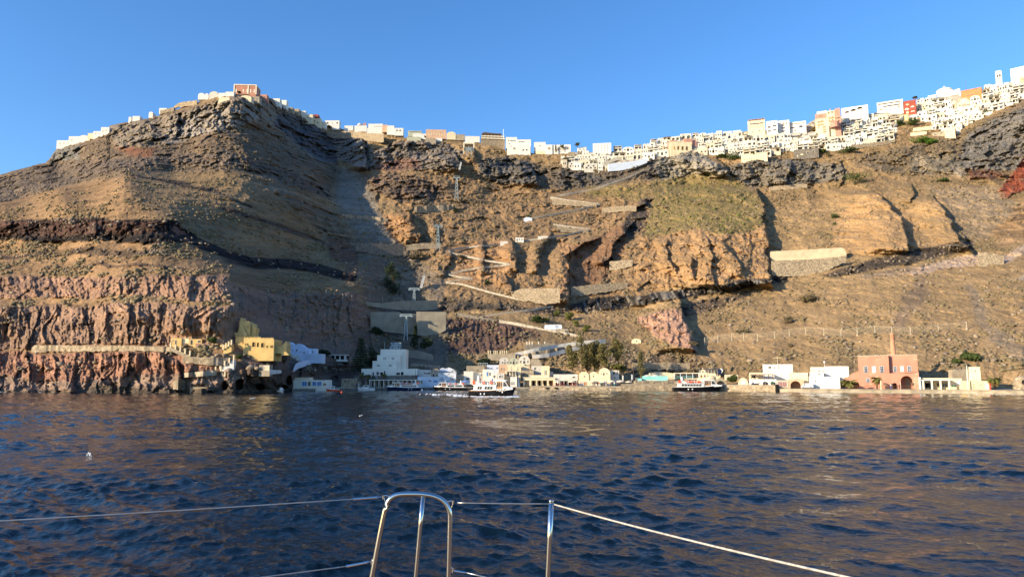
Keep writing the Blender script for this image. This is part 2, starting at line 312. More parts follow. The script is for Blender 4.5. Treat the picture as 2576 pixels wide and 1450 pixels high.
chunk = facets(Xf / 7 + .5 * n2, Zw / 7 + .4 * n2, 0) * 1.1 + facets(Xf / 2.8 + .3 * n3, Zw / 2.6, 3) * .5
hgt = 3.6 * n1 + 2.0 * n2 + .7 * n3 + 2.6 * gl * (1 - rock)
hgt += .9 * n4 + rock * (.9 * n4 + 4.2 * rg + 1.2 * n2 + 3.6 * chunk + .5 * n3)
hgt += flute * (4.8 * fl1 + 2.6 * facets(Xf / 6 + .4 * n2, Zw / 26 + .3 * n1, 2) + 1.2 * facets(Xf / 2.2, Zw / 7, 4))
hgt += strat * 3.0 * st1
nearf = np.clip(Yb / 420, .55, 1.25)
edge = np.minimum(1, (PY - ysk[:, None]) / 10)
PATHS = [[(1206, 796), (1263, 787), (1391, 769)], [(1121, 709), (1160, 713), (1230, 733), (1300, 750), (1391, 768)], [(1128, 689), (1188, 700)], [(1128, 688), (1160, 680), (1199, 673), (1284, 664)], [(1284, 663), (1210, 652), (1125, 632)], [(1126, 631), (1138, 626), (1259, 613), (1369, 598), (1483, 576)],
         [(1483, 575), (1391, 563)], [(1330, 549), (1440, 529), (1508, 513)], [(1508, 512), (1384, 494)], [(1384, 494), (1490, 476), (1593, 439), (1620, 424)], [(1150, 787), (1255, 805), (1367, 827), (1466, 846)], [(75, 874), (250, 873), (432, 875)], [(1295, 890), (1400, 870), (1523, 856)], [(1339, 895), (1459, 872)]]
pm = np.zeros(PX.shape, np.float32)
for pl in PATHS:
    for (ax, ay), (bx_, by_) in zip(pl[:-1], pl[1:]):
        i0, i1 = np.searchsorted(xs, [min(ax, bx_) - 14, max(ax, bx_) + 14]); x = PX[i0:i1]; y = PY[i0:i1]; dx, dy = bx_ - ax, by_ - ay
        t = np.clip(((x - ax) * dx + (y - ay) * dy) / (dx * dx + dy * dy), 0, 1); pm[i0:i1] = np.maximum(pm[i0:i1], 1 - sm(5, 13, np.hypot(x - ax - t * dx, (y - ay - t * dy))))
pm = np.maximum(pm, poly_mask([(424, 838), (555, 838), (575, 790), (640, 790), (715, 850), (800, 860), (810, 905), (700, 912), (560, 936), (424, 905)], 10, 0) * .9)
hgt = hgt * (1 - .93 * pm)
hgt += .9 * (1 - rock) * facets(Xf / 3.5, Zw / 2.2, 5) * (1 - .93 * pm)
dY -= (hgt * nearf) * (0.25 + 0.75 * edge)
# hollows under the pink cliff at the waterline (sea caves)
for cx, cy, rx, ry, d in [(756, 968, 8, 7, 7), (700, 974, 14, 5, 6), (655, 975, 9, 6, 7), (606, 970, 9, 9, 8), (574, 972, 6, 8, 7), (832, 955, 10, 9, 8), (860, 935, 60, 12, 5), (955, 495, 9, 14, 8), (715, 960, 7, 9, 8), (497, 968, 24, 5, 8)]:
    e = ((PX + (QX - PX) * 1.6 - cx) / rx) ** 2 + ((PY + (QY - PY) * 1.4 - cy) / ry) ** 2
    dY += d * np.clip(1.6 - e, 0, 1)
Yt = np.clip(Yb + dY, 150, 1200)
Xt, Zt = wxz(Yt)

# colour variation of the rock, and darkening between its ribs
c1 = fbm(Xw / 30 + 7, Zw / 12, 4, 4); c2 = fbm(Xw / 6, Zw / 4.5 + 3, 4, 6); c3 = fbm(Xw / 1.5, Zw / 1.3, 3, 7)
layer = fbm(Xw / 90, Zw / 2.3 + n1 * .8, 3, 1)
f = 1 + .20 * c1 + .22 * c2 + .22 * c3
f *= 1 + (.14 + strat * .7) * layer + .13 * (1 - rock) * gl
f *= 1 - flute * .22 * np.clip(-fl1, 0, 1)  # darker colour in the hollows between the vertical ribs
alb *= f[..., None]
warm = np.clip(.5 + .7 * c1 + .5 * c2, 0, 1)[..., None]
alb = alb * (1 - .18 * warm) + alb * C(1.18, .96, .80) * .18 * warm
spots = sm(.35, .75, fbm(Xw / 2.2 + 31, Zw / 1.6, 2, 5)) * (1 - rock) * veg
alb = alb * (1 - .45 * spots[..., None]) + C(.105, .095, .062) * .45 * spots[..., None]
gm = green * sm(-.1, .35, fbm(Xw / 3.4 + 5, Zw / 2.6, 3, 3))
alb = alb * (1 - .8 * gm[..., None]) + C(.115, .112, .042) * .8 * gm[..., None]
bleach = sm(.5, .9, c3 + .4 * c2) * rock
alb = alb * (1 + .5 * bleach[..., None])
drip = sm(.25, .6, vn(Xw / 1.4, Zw / 30, 3)) * poly_mask([(1470, 760), (1850, 706), (1980, 700), (1980, 712), (1850, 722), (1470, 790)], 4)
alb = alb * (1 - .6 * drip[..., None]) + C(.33, .29, .23) * .6 * drip[..., None]
alb = np.clip(alb, .015, .6)

def grid_mesh(name, V, nx, nt, colors=None, smooth=True):
    me = bpy.data.meshes.new(name)
    me.vertices.add(nx * nt)
    me.vertices.foreach_set("co", V.reshape(-1).astype(np.float32))
    idx = np.arange(nx * nt, dtype=np.int32).reshape(nx, nt)
    q = np.stack([idx[:-1, :-1], idx[:-1, 1:], idx[1:, 1:], idx[1:, :-1]], -1).reshape(-1, 4)
    me.loops.add(q.size)
    me.loops.foreach_set("vertex_index", q.reshape(-1))
    me.polygons.add(len(q))
    me.polygons.foreach_set("loop_start", np.arange(0, q.size, 4, dtype=np.int32))
    me.polygons.foreach_set("loop_total", np.full(len(q), 4, np.int32))
    me.polygons.foreach_set("use_smooth", np.full(len(q), smooth))
    if colors is not None:
        ca = me.color_attributes.new("rock_colour", 'FLOAT_COLOR', 'POINT')
        rgba = np.ones((nx * nt, 4), np.float32); rgba[:, :3] = colors.reshape(-1, 3)
        ca.data.foreach_set("color", rgba.reshape(-1))
    me.update(calc_edges=True)
    me.validate()
    return me

# ---------------------------------------------------------------- materials
MATS = {}
def nmat(name):
    m = bpy.data.materials.new(name); m.use_nodes = True
    nt = m.node_tree; b = nt.nodes["Principled BSDF"]
    return m, nt, b
def pmat(name, col, rough=.85, var=.12, scale=1.2, metal=0, bump=0, bscale=4, var2=None, spec=.3):
    """procedural paint / plaster / wood / metal: colour broken up by noise"""
    if name in MATS: return MATS[name]
    m, nt, b = nmat(name)
    tc = nt.nodes.new("ShaderNodeTexCoord")
    no = nt.nodes.new("ShaderNodeTexNoise"); no.inputs["Scale"].default_value = scale; no.inputs["Detail"].default_value = 5
    nt.links.new(tc.outputs["Object"], no.inputs["Vector"])
    rp = nt.nodes.new("ShaderNodeValToRGB")
    c2 = var2 or tuple(c * (1 - var * 2.2) for c in col)
    rp.color_ramp.elements[0].position = .3; rp.color_ramp.elements[0].color = (*c2, 1)
    rp.color_ramp.elements[1].position = .62; rp.color_ramp.elements[1].color = (*[min(.9, c * (1 + var * .4)) for c in col], 1)
    nt.links.new(no.outputs["Fac"], rp.inputs[0]); nt.links.new(rp.outputs[0], b.inputs["Base Color"])
    b.inputs["Roughness"].default_value = rough; b.inputs["Metallic"].default_value = metal
    b.inputs["Specular IOR Level"].default_value = spec
    if bump:
        n2_ = nt.nodes.new("ShaderNodeTexNoise"); n2_.inputs["Scale"].default_value = bscale; n2_.inputs["Detail"].default_value = 4
        nt.links.new(tc.outputs["Object"], n2_.inputs["Vector"])
        bp = nt.nodes.new("ShaderNodeBump"); bp.inputs["Strength"].default_value = bump; bp.inputs["Distance"].default_value = .1
        nt.links.new(n2_.outputs["Fac"], bp.inputs["Height"]); nt.links.new(bp.outputs[0], b.inputs["Normal"])
    MATS[name] = m
    return m
def terrain_mat():
    m, nt, b = nmat("volcanic_rock")
    at_ = nt.nodes.new("ShaderNodeVertexColor"); at_.layer_name = "rock_colour"
    ge = nt.nodes.new("ShaderNodeNewGeometry")
    n = nt.nodes.new("ShaderNodeTexNoise"); n.inputs["Scale"].default_value = .9; n.inputs["Detail"].default_value = 6; n.inputs["Roughness"].default_value = .7
    nt.links.new(ge.outputs["Position"], n.inputs["Vector"])
    mp = nt.nodes.new("ShaderNodeMapRange"); mp.inputs[1].default_value = .3; mp.inputs[2].default_value = .7; mp.inputs[3].default_value = .62; mp.inputs[4].default_value = 1.288
    nt.links.new(n.outputs["Fac"], mp.inputs[0])
    mu = nt.nodes.new("ShaderNodeMixRGB"); mu.blend_type = 'MULTIPLY'; mu.inputs[0].default_value = 1
    nt.links.new(at_.outputs[0], mu.inputs[1]); nt.links.new(mp.outputs[0], mu.inputs[2])
    nt.links.new(mu.outputs[0], b.inputs["Base Color"])
    b.inputs["Roughness"].default_value = .95; b.inputs["Specular IOR Level"].default_value = .1
    v = nt.nodes.new("ShaderNodeTexVoronoi"); v.inputs["Scale"].default_value = .55
    nt.links.new(ge.outputs["Position"], v.inputs["Vector"])
    ad = nt.nodes.new("ShaderNodeMath"); ad.operation = 'MULTIPLY_ADD'; ad.inputs[1].default_value = .5
    nt.links.new(v.outputs["Distance"], ad.inputs[0]); nt.links.new(n.outputs["Fac"], ad.inputs[2])
    bp = nt.nodes.new("ShaderNodeBump"); bp.inputs["Strength"].default_value = .55; bp.inputs["Distance"].default_value = 1.1
    nt.links.new(ad.outputs[0], bp.inputs["Height"]); nt.links.new(bp.outputs[0], b.inputs["Normal"])
    return m
# add the rows behind the skyline so that the hills have a back
back = [(14, -1), (45, -3), (120, -10), (350, -60), (700, -190)]
ext = []
for dy_, dz_ in back[::-1]:
    Y0 = Yt[:, 0]; k = (Y0 + dy_) / Y0
    ext.append(np.stack([Xt[:, 0] * k, Y0 + dy_, Zt[:, 0] + dz_], -1))
V = np.stack([Xt, Yt, Zt], -1)
V = np.concatenate([np.stack(ext, 1), V], 1)
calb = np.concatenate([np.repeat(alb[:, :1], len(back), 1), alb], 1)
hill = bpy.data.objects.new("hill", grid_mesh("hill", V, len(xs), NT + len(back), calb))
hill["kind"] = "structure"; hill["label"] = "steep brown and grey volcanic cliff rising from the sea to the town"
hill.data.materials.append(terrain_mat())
COL.objects.link(hill)

def depth_at(x, y):
    """distance of the slope seen at frame position (x, y)"""
    fx = np.interp(x, xs, np.arange(len(xs))); i = int(min(fx, len(xs) - 2)); u = fx - i
    r = 0
    for k, w in ((i, 1 - u), (i + 1, u)):
        t = (y - ysk[k]) / (996 - ysk[k]) * (NT - 1); t = min(max(t, 0), NT - 1.001)
        j = int(t); v = t - j
        r += w * (Yt[k, j] * (1 - v) + Yt[k, j + 1] * v)
    return float(r)
def ground(x, y):
    return at(x, y, depth_at(x, y))

# ---------------------------------------------------------------- sea
def build_sea():
    rng = np.random.RandomState(5)
    r = np.concatenate([np.geomspace(6, 420, 960), np.geomspace(440, 6000, 14)])
    a = np.linspace(-R(52), R(50), 1200)
    A_, R_ = np.meshgrid(a, r, indexing='ij')
    X = R_ * np.sin(A_); Y = R_ * np.cos(A_) - 0.5
    cell = np.maximum(R_ * (a[1] - a[0]), np.gradient(r)[None] * np.ones_like(R_))
    Z = np.zeros_like(X); DX = np.zeros_like(X); DY_ = np.zeros_like(X)
    wind = R(248)
    lam = np.geomspace(.24, 10, 92)
    grp = np.clip(1 + 1.1 * fbm(X / 20, Y / 13, 3, 2) + .5 * fbm(X / 6, Y / 5, 2, 5), .15, 2.4)
    for i, L in enumerate(lam):
        th = wind + rng.randn() * (.75 if L < 2.5 else .5)
        k = 2 * math.pi / L
        slope = .043 if L < 2.2 else .025 * (1.6 / L) ** .35
        amp = slope / k
        ph = rng.rand() * 6.283
        p = k * (math.cos(th) * X + math.sin(th) * Y) + ph
        w = sm(1.4, 2.8, L / cell) * amp * (grp if L < 4 else 1)
        Z += w * np.sin(p)
        c = w * np.cos(p) * 1.15
        DX += c * math.cos(th); DY_ += c * math.sin(th)
    V = np.stack([X + DX, Y + DY_, Z], -1)
    me = grid_mesh("sea", V[:, ::-1], len(a), len(r))
    o = bpy.data.objects.new("sea", me); COL.objects.link(o)
    o["kind"] = "structure"; o["label"] = "dark blue choppy sea reflecting the brown cliff"
    m, nt, b = nmat("sea_water")
    b.inputs["Base Color"].default_value = (.002, .007, .014, 1)
    b.inputs["Roughness"].default_value = .02
    b.inputs["IOR"].default_value = 1.31
    ge = nt.nodes.new("ShaderNodeNewGeometry")
    mp = nt.nodes.new("ShaderNodeMapping"); mp.inputs["Scale"].default_value = (1.0, 1.0, 1.0); mp.inputs["Rotation"].default_value = (0, 0, .3)
    nt.links.new(ge.outputs["Position"], mp.inputs[0])
    n_a = nt.nodes.new("ShaderNodeTexNoise"); n_a.inputs["Scale"].default_value = 2.4; n_a.inputs["Detail"].default_value = 7; n_a.inputs["Roughness"].default_value = .55; n_a.inputs["Distortion"].default_value = .6
    n_b = nt.nodes.new("ShaderNodeTexNoise"); n_b.inputs["Scale"].default_value = .42; n_b.inputs["Detail"].default_value = 4; n_b.inputs["Distortion"].default_value = .8
    nt.links.new(mp.outputs[0], n_a.inputs["Vector"]); nt.links.new(mp.outputs[0], n_b.inputs["Vector"])
    bp = nt.nodes.new("ShaderNodeBump"); bp.inputs["Strength"].default_value = 1; bp.inputs["Distance"].default_value = .07
    bp2 = nt.nodes.new("ShaderNodeBump"); bp2.inputs["Strength"].default_value = 1; bp2.inputs["Distance"].default_value = .03
    nt.links.new(n_a.outputs["Fac"], bp.inputs["Height"]); nt.links.new(n_b.outputs["Fac"], bp2.inputs["Height"])
    nt.links.new(bp2.outputs[0], bp.inputs["Normal"]); nt.links.new(bp.outputs[0], b.inputs["Normal"])
    me.materials.append(m)
    # the sea bed far out so that the horizon is closed
    return o
build_sea()

# ================================================================ building kit
class MB:
    def __init__(s): s.v = []; s.f = []; s.m = []
    def add(s, vs, fs, m=0):
        o = len(s.v); s.v += [tuple(p) for p in vs]; s.f += [tuple(i + o for i in f) for f in fs]; s.m += [m] * len(fs); return s
    def box(s, x0, x1, y0, y1, z0, z1, m=0, tx=0, ty=0):
        """tx, ty: how much the top is drawn in (battered walls)"""
        return s.add([(x0, y0, z0), (x1, y0, z0), (x1, y1, z0), (x0, y1, z0), (x0 + tx, y0 + ty, z1), (x1 - tx, y0 + ty, z1), (x1 - tx, y1 - ty, z1), (x0 + tx, y1 - ty, z1)],
                     [(0, 3, 2, 1), (4, 5, 6, 7), (0, 1, 5, 4), (1, 2, 6, 5), (2, 3, 7, 6), (3, 0, 4, 7)], m)
    def prism(s, prof, y0, y1, m=0):
        n = len(prof)
        vs = [(p[0], y0, p[1]) for p in prof] + [(p[0], y1, p[1]) for p in prof]
        fs = [tuple(range(n)), tuple(range(2 * n - 1, n - 1, -1))] + [((i + 1) % n, i, i + n, (i + 1) % n + n) for i in range(n)]
        return s.add(vs, fs, m)
    def tube(s, pts, r, n=6, m=0, r1=None, cap=True):
        pts = [Vector(p) for p in pts]; N = len(pts); vs = []
        for i, p in enumerate(pts):
            t = (pts[min(i + 1, N - 1)] - pts[max(i - 1, 0)]).normalized()
            a = t.cross(Vector((0, 0, 1)) if abs(t.z) < .95 else Vector((1, 0, 0))).normalized(); b = t.cross(a)
            rr = r if r1 is None else r + (r1 - r) * i / (N - 1)
            vs += [p + a * (math.cos(6.28318 * k / n) * rr) + b * (math.sin(6.28318 * k / n) * rr) for k in range(n)]
        fs = [(i * n + k, i * n + (k + 1) % n, (i + 1) * n + (k + 1) % n, (i + 1) * n + k) for i in range(N - 1) for k in range(n)]
        if cap: fs += [tuple(range(n - 1, -1, -1)), tuple((N - 1) * n + k for k in range(n))]
        return s.add(vs, fs, m)
    def lathe(s, prof, c=(0, 0, 0), n=14, m=0, a0=0, a1=6.28318):
        """prof: (radius, z) from bottom to top"""
        full = abs(a1 - a0 - 6.28318) < .01; k = n if full else n + 1; vs = []
        for r, z in prof:
            vs += [(c[0] + r * math.cos(a0 + (a1 - a0) * i / n), c[1] + r * math.sin(a0 + (a1 - a0) * i / n), c[2] + z) for i in range(k)]
        fs = [(j * k + i, j * k + (i + 1) % k, (j + 1) * k + (i + 1) % k, (j + 1) * k + i) for j in range(len(prof) - 1) for i in range(n)]
        return s.add(vs, fs, m)
    def archwall(s, x0, x1, z0, z1, y0, y1, ops, m=0, n=8):
        """wall with openings (xc, width, spring height above z0, rise)"""
        cur = x0
        for xc, w, hs, rise in sorted(ops):
            a, b = xc - w / 2, xc + w / 2
            if a > cur: s.box(cur, a, y0, y1, z0, z1, m)
            if rise > 0:
                pts = [(xc - w / 2 * math.cos(math.pi * i / n), z0 + hs + rise * math.sin(math.pi * i / n)) for i in range(n + 1)]
            else: pts = [(a, z0 + hs), (b, z0 + hs)]
            for p, q in zip(pts[:-1], pts[1:]):
                s.prism([p, q, (q[0], z1), (p[0], z1)], y0, y1, m)
            cur = b
        if cur < x1: s.box(cur, x1, y0, y1, z0, z1, m)
        return s
    def build(s, name, mats, parent=None, loc=None, smooth=False, rz=0):
        me = bpy.data.meshes.new(name)
        me.from_pydata(s.v, [], s.f)
        if not isinstance(mats, (list, tuple)): mats = [mats]
        for m in mats: me.materials.append(m)
        if len(mats) > 1: me.polygons.foreach_set("material_index", s.m)
        if smooth: me.polygons.foreach_set("use_smooth", [True] * len(s.f))
        bm = bmesh.new(); bm.from_mesh(me); bmesh.ops.recalc_face_normals(bm, faces=bm.faces); bm.to_mesh(me); bm.free()
        me.update()
        o = bpy.data.objects.new(name, me); COL.objects.link(o)
        if parent: o.parent = parent
        if loc is not None: o.location = loc
        if rz: o.rotation_euler.z = rz
        return o
def text_part(body, size, mat, parent, loc, off=.01):
    c = bpy.data.curves.new("lettering", 'FONT'); c.body = body; c.size = size; c.extrude = .01; c.offset = off
    tmp = bpy.data.objects.new("lettering", c); COL.objects.link(tmp); me = bpy.data.meshes.new_from_object(tmp.evaluated_get(bpy.context.evaluated_depsgraph_get())); bpy.data.objects.remove(tmp)
    me.materials.clear(); me.materials.append(mat); o = bpy.data.objects.new("lettering", me); COL.objects.link(o); o.parent = parent; o.location = loc; o.rotation_euler = (math.pi / 2, 0, 0)
def tag(o, label, cat, group=None):
    o["label"] = label; o["category"] = cat; o["kind"] = "thing"
    if group: o["group"] = group
    return o
def thing(name, label, cat, loc=(0, 0, 0), rz=0, group=None):
    o = bpy.data.objects.new(name, None); COL.objects.link(o)
    o.location = loc; o.rotation_euler.z = rz
    o.empty_display_size = .5
    return tag(o, label, cat, group)
def dup(root, loc, rz=None, label=None, sc=None):
    r = root.copy(); COL.objects.link(r); r.location = loc
    if rz is not None: r.rotation_euler.z = rz
    if sc is not None: r.scale = sc
    if label: r["label"] = label
    for ch in root.children:
        c = ch.copy(); COL.objects.link(c); c.parent = r
        for g in ch.children:
            d = g.copy(); COL.objects.link(d); d.parent = c
    return r

M_white = pmat("limewashed_plaster", (.70, .67, .61), .9, .07, .5, bump=.25, bscale=2)
M_white2 = pmat("aged_white_plaster", (.60, .56, .49), .9, .12, .6, bump=.3, bscale=2)
M_cool = pmat("cool_white_plaster", (.76, .71, .60), .9, .05, .3, bump=.2)
M_cream = pmat("cream_plaster", (.72, .60, .40), .9, .08, .5, bump=.2)
M_yellow = pmat("yellow_plaster", (.62, .43, .17), .9, .10, .4, bump=.3, bscale=2)
M_peach = pmat("peach_plaster", (.58, .38, .25), .9, .10, .4, bump=.3)
M_red = pmat("terracotta_plaster", (.50, .235, .16), .9, .10, .25, bump=.4, bscale=1.5)
M_dred = pmat("dark_red_plaster", (.32, .08, .05), .9, .10, .4)
M_orange = pmat("orange_plaster", (.60, .22, .09), .9, .08, .4)
M_pinkw = pmat("pink_plaster", (.50, .26, .20), .9, .10, .4)
M_beige = pmat("beige_plaster", (.38, .315, .225), .95, .16, .5, bump=.5)
M_grn = pmat("sage_plaster", (.42, .43, .32), .9, .08, .4)
M_turq = pmat("turquoise_paint", (.22, .55, .52), .8, .1, .5)
M_lblue = pmat("pale_blue_limewash", (.55, .62, .72), .9, .06, .5)
M_blue = pmat("blue_paint", (.07, .22, .55), .6, .1, 1)
M_green = pmat("dark_green_cloth", (.02, .12, .06), .9)
M_navy = pmat("navy_paint", (.010, .018, .060), .35, .05, 1, spec=.5)
M_black = pmat("black_paint", (.012, .011, .012), .35, .1, 1, spec=.5)
M_dark = pmat("dark_interior", (.018, .016, .015), .9, .2, 1)
M_glass = pmat("window_glass", (.03, .035, .045), .12, .1, 1, spec=.6)
M_gel = pmat("white_gelcoat", (.78, .77, .74), .35, .04, .5, spec=.5)
M_orng = pmat("safety_orange", (.75, .10, .025), .6, .1, 2)
M_wood = pmat("varnished_wood", (.42, .19, .06), .5, .2, 3)
M_brown = pmat("weathered_wood", (.13, .085, .055), .9, .2, 3)
M_conc = pmat("board_marked_concrete", (.30, .265, .20), .95, .12, .25, bump=.4, bscale=1)
M_galv = pmat("galvanised_steel", (.38, .45, .46), .5, .1, 1, metal=.35)
M_rust = pmat("rusty_steel", (.20, .09, .05), .8, .2, 2)
M_tyre = pmat("rubber_tyre", (.012, .012, .012), .9, .1, 2)
M_canvas = pmat("cream_canvas", (.74, .66, .52), .95, .06, .8)
M_skin = pmat("skin", (.42, .24, .16), .6, .05, 3)
M_foam = pmat("white_foam", (.75, .77, .78), .9, .1, 2)
M_fence = pmat("pale_fence_steel", (.50, .44, .33), .7, .1, 1)
def stone_mat(name, cols, scale=1.3, mortar=(.30, .25, .18)):
    m, nt, b = nmat(name)
    tc = nt.nodes.new("ShaderNodeNewGeometry")
    v = nt.nodes.new("ShaderNodeTexVoronoi"); v.inputs["Scale"].default_value = scale
    v2 = nt.nodes.new("ShaderNodeTexVoronoi"); v2.inputs["Scale"].default_value = scale; v2.feature = 'DISTANCE_TO_EDGE'
    nt.links.new(tc.outputs["Position"], v.inputs["Vector"]); nt.links.new(tc.outputs["Position"], v2.inputs["Vector"])
    sp = nt.nodes.new("ShaderNodeSeparateColor"); nt.links.new(v.outputs["Color"], sp.inputs[0])
    rp = nt.nodes.new("ShaderNodeValToRGB")
    rp.color_ramp.elements[0].color = (*cols[0], 1); rp.color_ramp.elements[1].color = (*cols[2], 1)
    e = rp.color_ramp.elements.new(.55); e.color = (*cols[1], 1)
    nt.links.new(sp.outputs[0], rp.inputs[0])
    th = nt.nodes.new("ShaderNodeMath"); th.operation = 'LESS_THAN'; th.inputs[1].default_value = .05
    nt.links.new(v2.outputs["Distance"], th.inputs[0])
    mx = nt.nodes.new("ShaderNodeMixRGB"); nt.links.new(th.outputs[0], mx.inputs[0]); nt.links.new(rp.outputs[0], mx.inputs[1]); mx.inputs[2].default_value = (*mortar, 1)
    nt.links.new(mx.outputs[0], b.inputs["Base Color"]); b.inputs["Roughness"].default_value = .95; b.inputs["Specular IOR Level"].default_value = .1
    bp = nt.nodes.new("ShaderNodeBump"); bp.inputs["Strength"].default_value = .6; bp.inputs["Distance"].default_value = .15
    nt.links.new(v2.outputs["Distance"], bp.inputs["Height"]); nt.links.new(bp.outputs[0], b.inputs["Normal"])
    MATS[name] = m; return m
M_stone = stone_mat("dry_stone", [(.12, .10, .08), (.27, .21, .14), (.40, .33, .23)], 1.5)
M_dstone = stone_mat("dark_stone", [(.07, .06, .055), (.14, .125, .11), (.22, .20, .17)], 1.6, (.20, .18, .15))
M_pstone = stone_mat("pale_stone", [(.20, .16, .11), (.32, .25, .17), (.42, .34, .24)], 1.2, (.26, .21, .14))
M_wstone = stone_mat("whitewashed_stone", [(.25, .24, .24), (.62, .64, .68), (.72, .74, .78)], 1.4, (.70, .72, .76))
def leaf_mat(name, c1, c2):
    m, nt, b = nmat(name)
    ge = nt.nodes.new("ShaderNodeNewGeometry")
    n = nt.nodes.new("ShaderNodeTexNoise"); n.inputs["Scale"].default_value = 1.1; n.inputs["Detail"].default_value = 3
    nt.links.new(ge.outputs["Position"], n.inputs["Vector"])
    rp = nt.nodes.new("ShaderNodeValToRGB"); rp.color_ramp.elements[0].position = .35; rp.color_ramp.elements[1].position = .65
    rp.color_ramp.elements[0].color = (*c1, 1); rp.color_ramp.elements[1].color = (*c2, 1)
    nt.links.new(n.outputs["Fac"], rp.inputs[0]); nt.links.new(rp.outputs[0], b.inputs["Base Color"])
    b.inputs["Roughness"].default_value = .8; b.inputs["Specular IOR Level"].default_value = .2
    MATS[name] = m; return m
L_pine = leaf_mat("pine_needles", (.020, .032, .014), (.045, .065, .028))
L_euc = leaf_mat("eucalyptus_leaves", (.085, .080, .028), (.21, .175, .065))
L_palm = leaf_mat("palm_fronds", (.075, .085, .02), (.18, .16, .045))
L_dry = leaf_mat("dead_palm_fronds", (.20, .13, .05), (.33, .22, .09))
L_green = leaf_mat("green_shrub_leaves", (.035, .060, .015), (.085, .110, .030))
L_cact = leaf_mat("prickly_pear_pads", (.09, .10, .025), (.20, .20, .055))
L_scrub = leaf_mat("dry_scrub", (.120, .095, .055), (.230, .180, .100))
L_bright = leaf_mat("bright_creeper_leaves", (.04, .10, .01), (.10, .19, .02))

# ---------------------------------------------------------------- foliage
def leaves(mb, c, rad, n, size, rnd, m=0, shell=.55):
    c = Vector(c)
    for _ in range(n):
        d = Vector((rnd.gauss(0, 1), rnd.gauss(0, 1), rnd.gauss(0, 1))).normalized() * (shell + (1 - shell) * rnd.random())
        p = c + Vector((d.x * rad[0], d.y * rad[1], d.z * rad[2]))
        a = Vector((rnd.gauss(0, 1), rnd.gauss(0, 1), rnd.gauss(0, .7))).normalized()
        b = a.cross(Vector((rnd.gauss(0, 1), rnd.gauss(0, 1), rnd.gauss(0, 1)))).normalized()
        s = size * rnd.uniform(.6, 1.3)
        mb.add([p - a * s, p + b * s * .45, p + a * s, p - b * s * .45], [(0, 1, 2, 3)], m)
def tree(name, label, cat, x, yb, hpx, wpx, mat, kind='round', Y=None, group=None, seed=1, trunkfrac=.25, dens=1.0, z=None):
    rnd = random.Random(seed)
    Y = Y or depth_at(x, yb)
    p = at(x, yb, Y)
    if z is not None: p.z = z
    k = 1 / ppm(Y); H = hpx * k; W = wpx * k
    t = thing(name, label, cat, p, 0, group)
    tr = MB(); cr = MB()
    th = H * trunkfrac
    if kind == 'norfolk':
        tr.tube([(0, 0, -1), (0, 0, H * .97)], .32, 7, r1=.05)
        n = 15
        for i in range(n):
            zz = H * (.2 + .78 * i / n); rr = W / 2 * (1 - (i / n) ** 1.3) + .3
            for j in range(7):
                a = j * .8976 + i * .5; e = Vector((math.cos(a) * rr, math.sin(a) * rr, zz - .03 * rr))
                tr.tube([(0, 0, zz + .25), e], .06, 4, r1=.02)
                for q in range(5):
                    u = .25 + .75 * q / 4
                    leaves(cr, (e.x * u, e.y * u, zz + .05), (.5, .5, .22), int(9 * dens), .42, rnd)
    elif kind == 'palm':
        tr.tube([(0, 0, -.5), (.1, 0, th * .5), (0, 0, th)], .30, 8, r1=.22)
        for i in range(34):
            a = rnd.uniform(0, 6.283); up = rnd.uniform(-.25, 1.1); L = W / 2 * rnd.uniform(.85, 1.1)
            prev = Vector((0, 0, th)); d = Vector((math.cos(a), math.sin(a), up)).normalized()
            for s_ in range(6):
                nx = prev + d * (L / 6); d = (d + Vector((0, 0, -.24))).normalized()
                side = d.cross(Vector((0, 0, 1))).normalized(); w = (.16 + .42 * math.sin(math.pi * (s_ + .6) / 6.6)) * W / 5
                for sg in (-1, 1):
                    cr.add([prev, nx, nx + side * sg * w + Vector((0, 0, -w * .5)), prev + side * sg * w * .8 + Vector((0, 0, -w * .5))], [(0, 1, 2, 3)])
                prev = nx
    else:
        nb = {'round': 9, 'tall': 11, 'pine': 10, 'bush': 7}[kind]
        base = 0 if kind == 'bush' else th
        tr.tube([(0, 0, -.8), (rnd.uniform(-.2, .2), 0, max(base, .3)), (rnd.uniform(-.5, .5), rnd.uniform(-.3, .3), H * .7)], max(.08, H * .028), 7, r1=.05)
        for i in range(nb):
            u = (i + .5) / nb
            if kind == 'tall': cz = base + (H - base) * u; rr = W / 2 * (.55 + .45 * math.sin(math.pi * (u * .85 + .1)))
            elif kind == 'pine': cz = base + (H - base) * u; rr = W / 2 * (1.05 - .85 * u)
            elif kind == 'bush': cz = H * rnd.uniform(.2, .65); rr = W / 2
            else: cz = base + (H - base) * rnd.uniform(.2, .85); rr = W / 2
            a = rnd.uniform(0, 6.283); off = rr * rnd.uniform(.25, .6)
            c = (math.cos(a) * off, math.sin(a) * off * .8, cz)
            cs = (rr * rnd.uniform(.42, .62), rr * rnd.uniform(.42, .62), (H - base) * rnd.uniform(.13, .2) + .25)
            if kind != 'bush': tr.tube([(0, 0, max(base * .8, cz - H * .25)), (c[0] * .5, c[1] * .5, cz - H * .08), c], max(.05, H * .010), 5, r1=.03)
            leaves(cr, c, cs, int(150 * dens), max(.18, min(.55, W * .055)), rnd)
    tr.build("trunk", M_brown, t); cr.build("crown", mat, t)
    return t

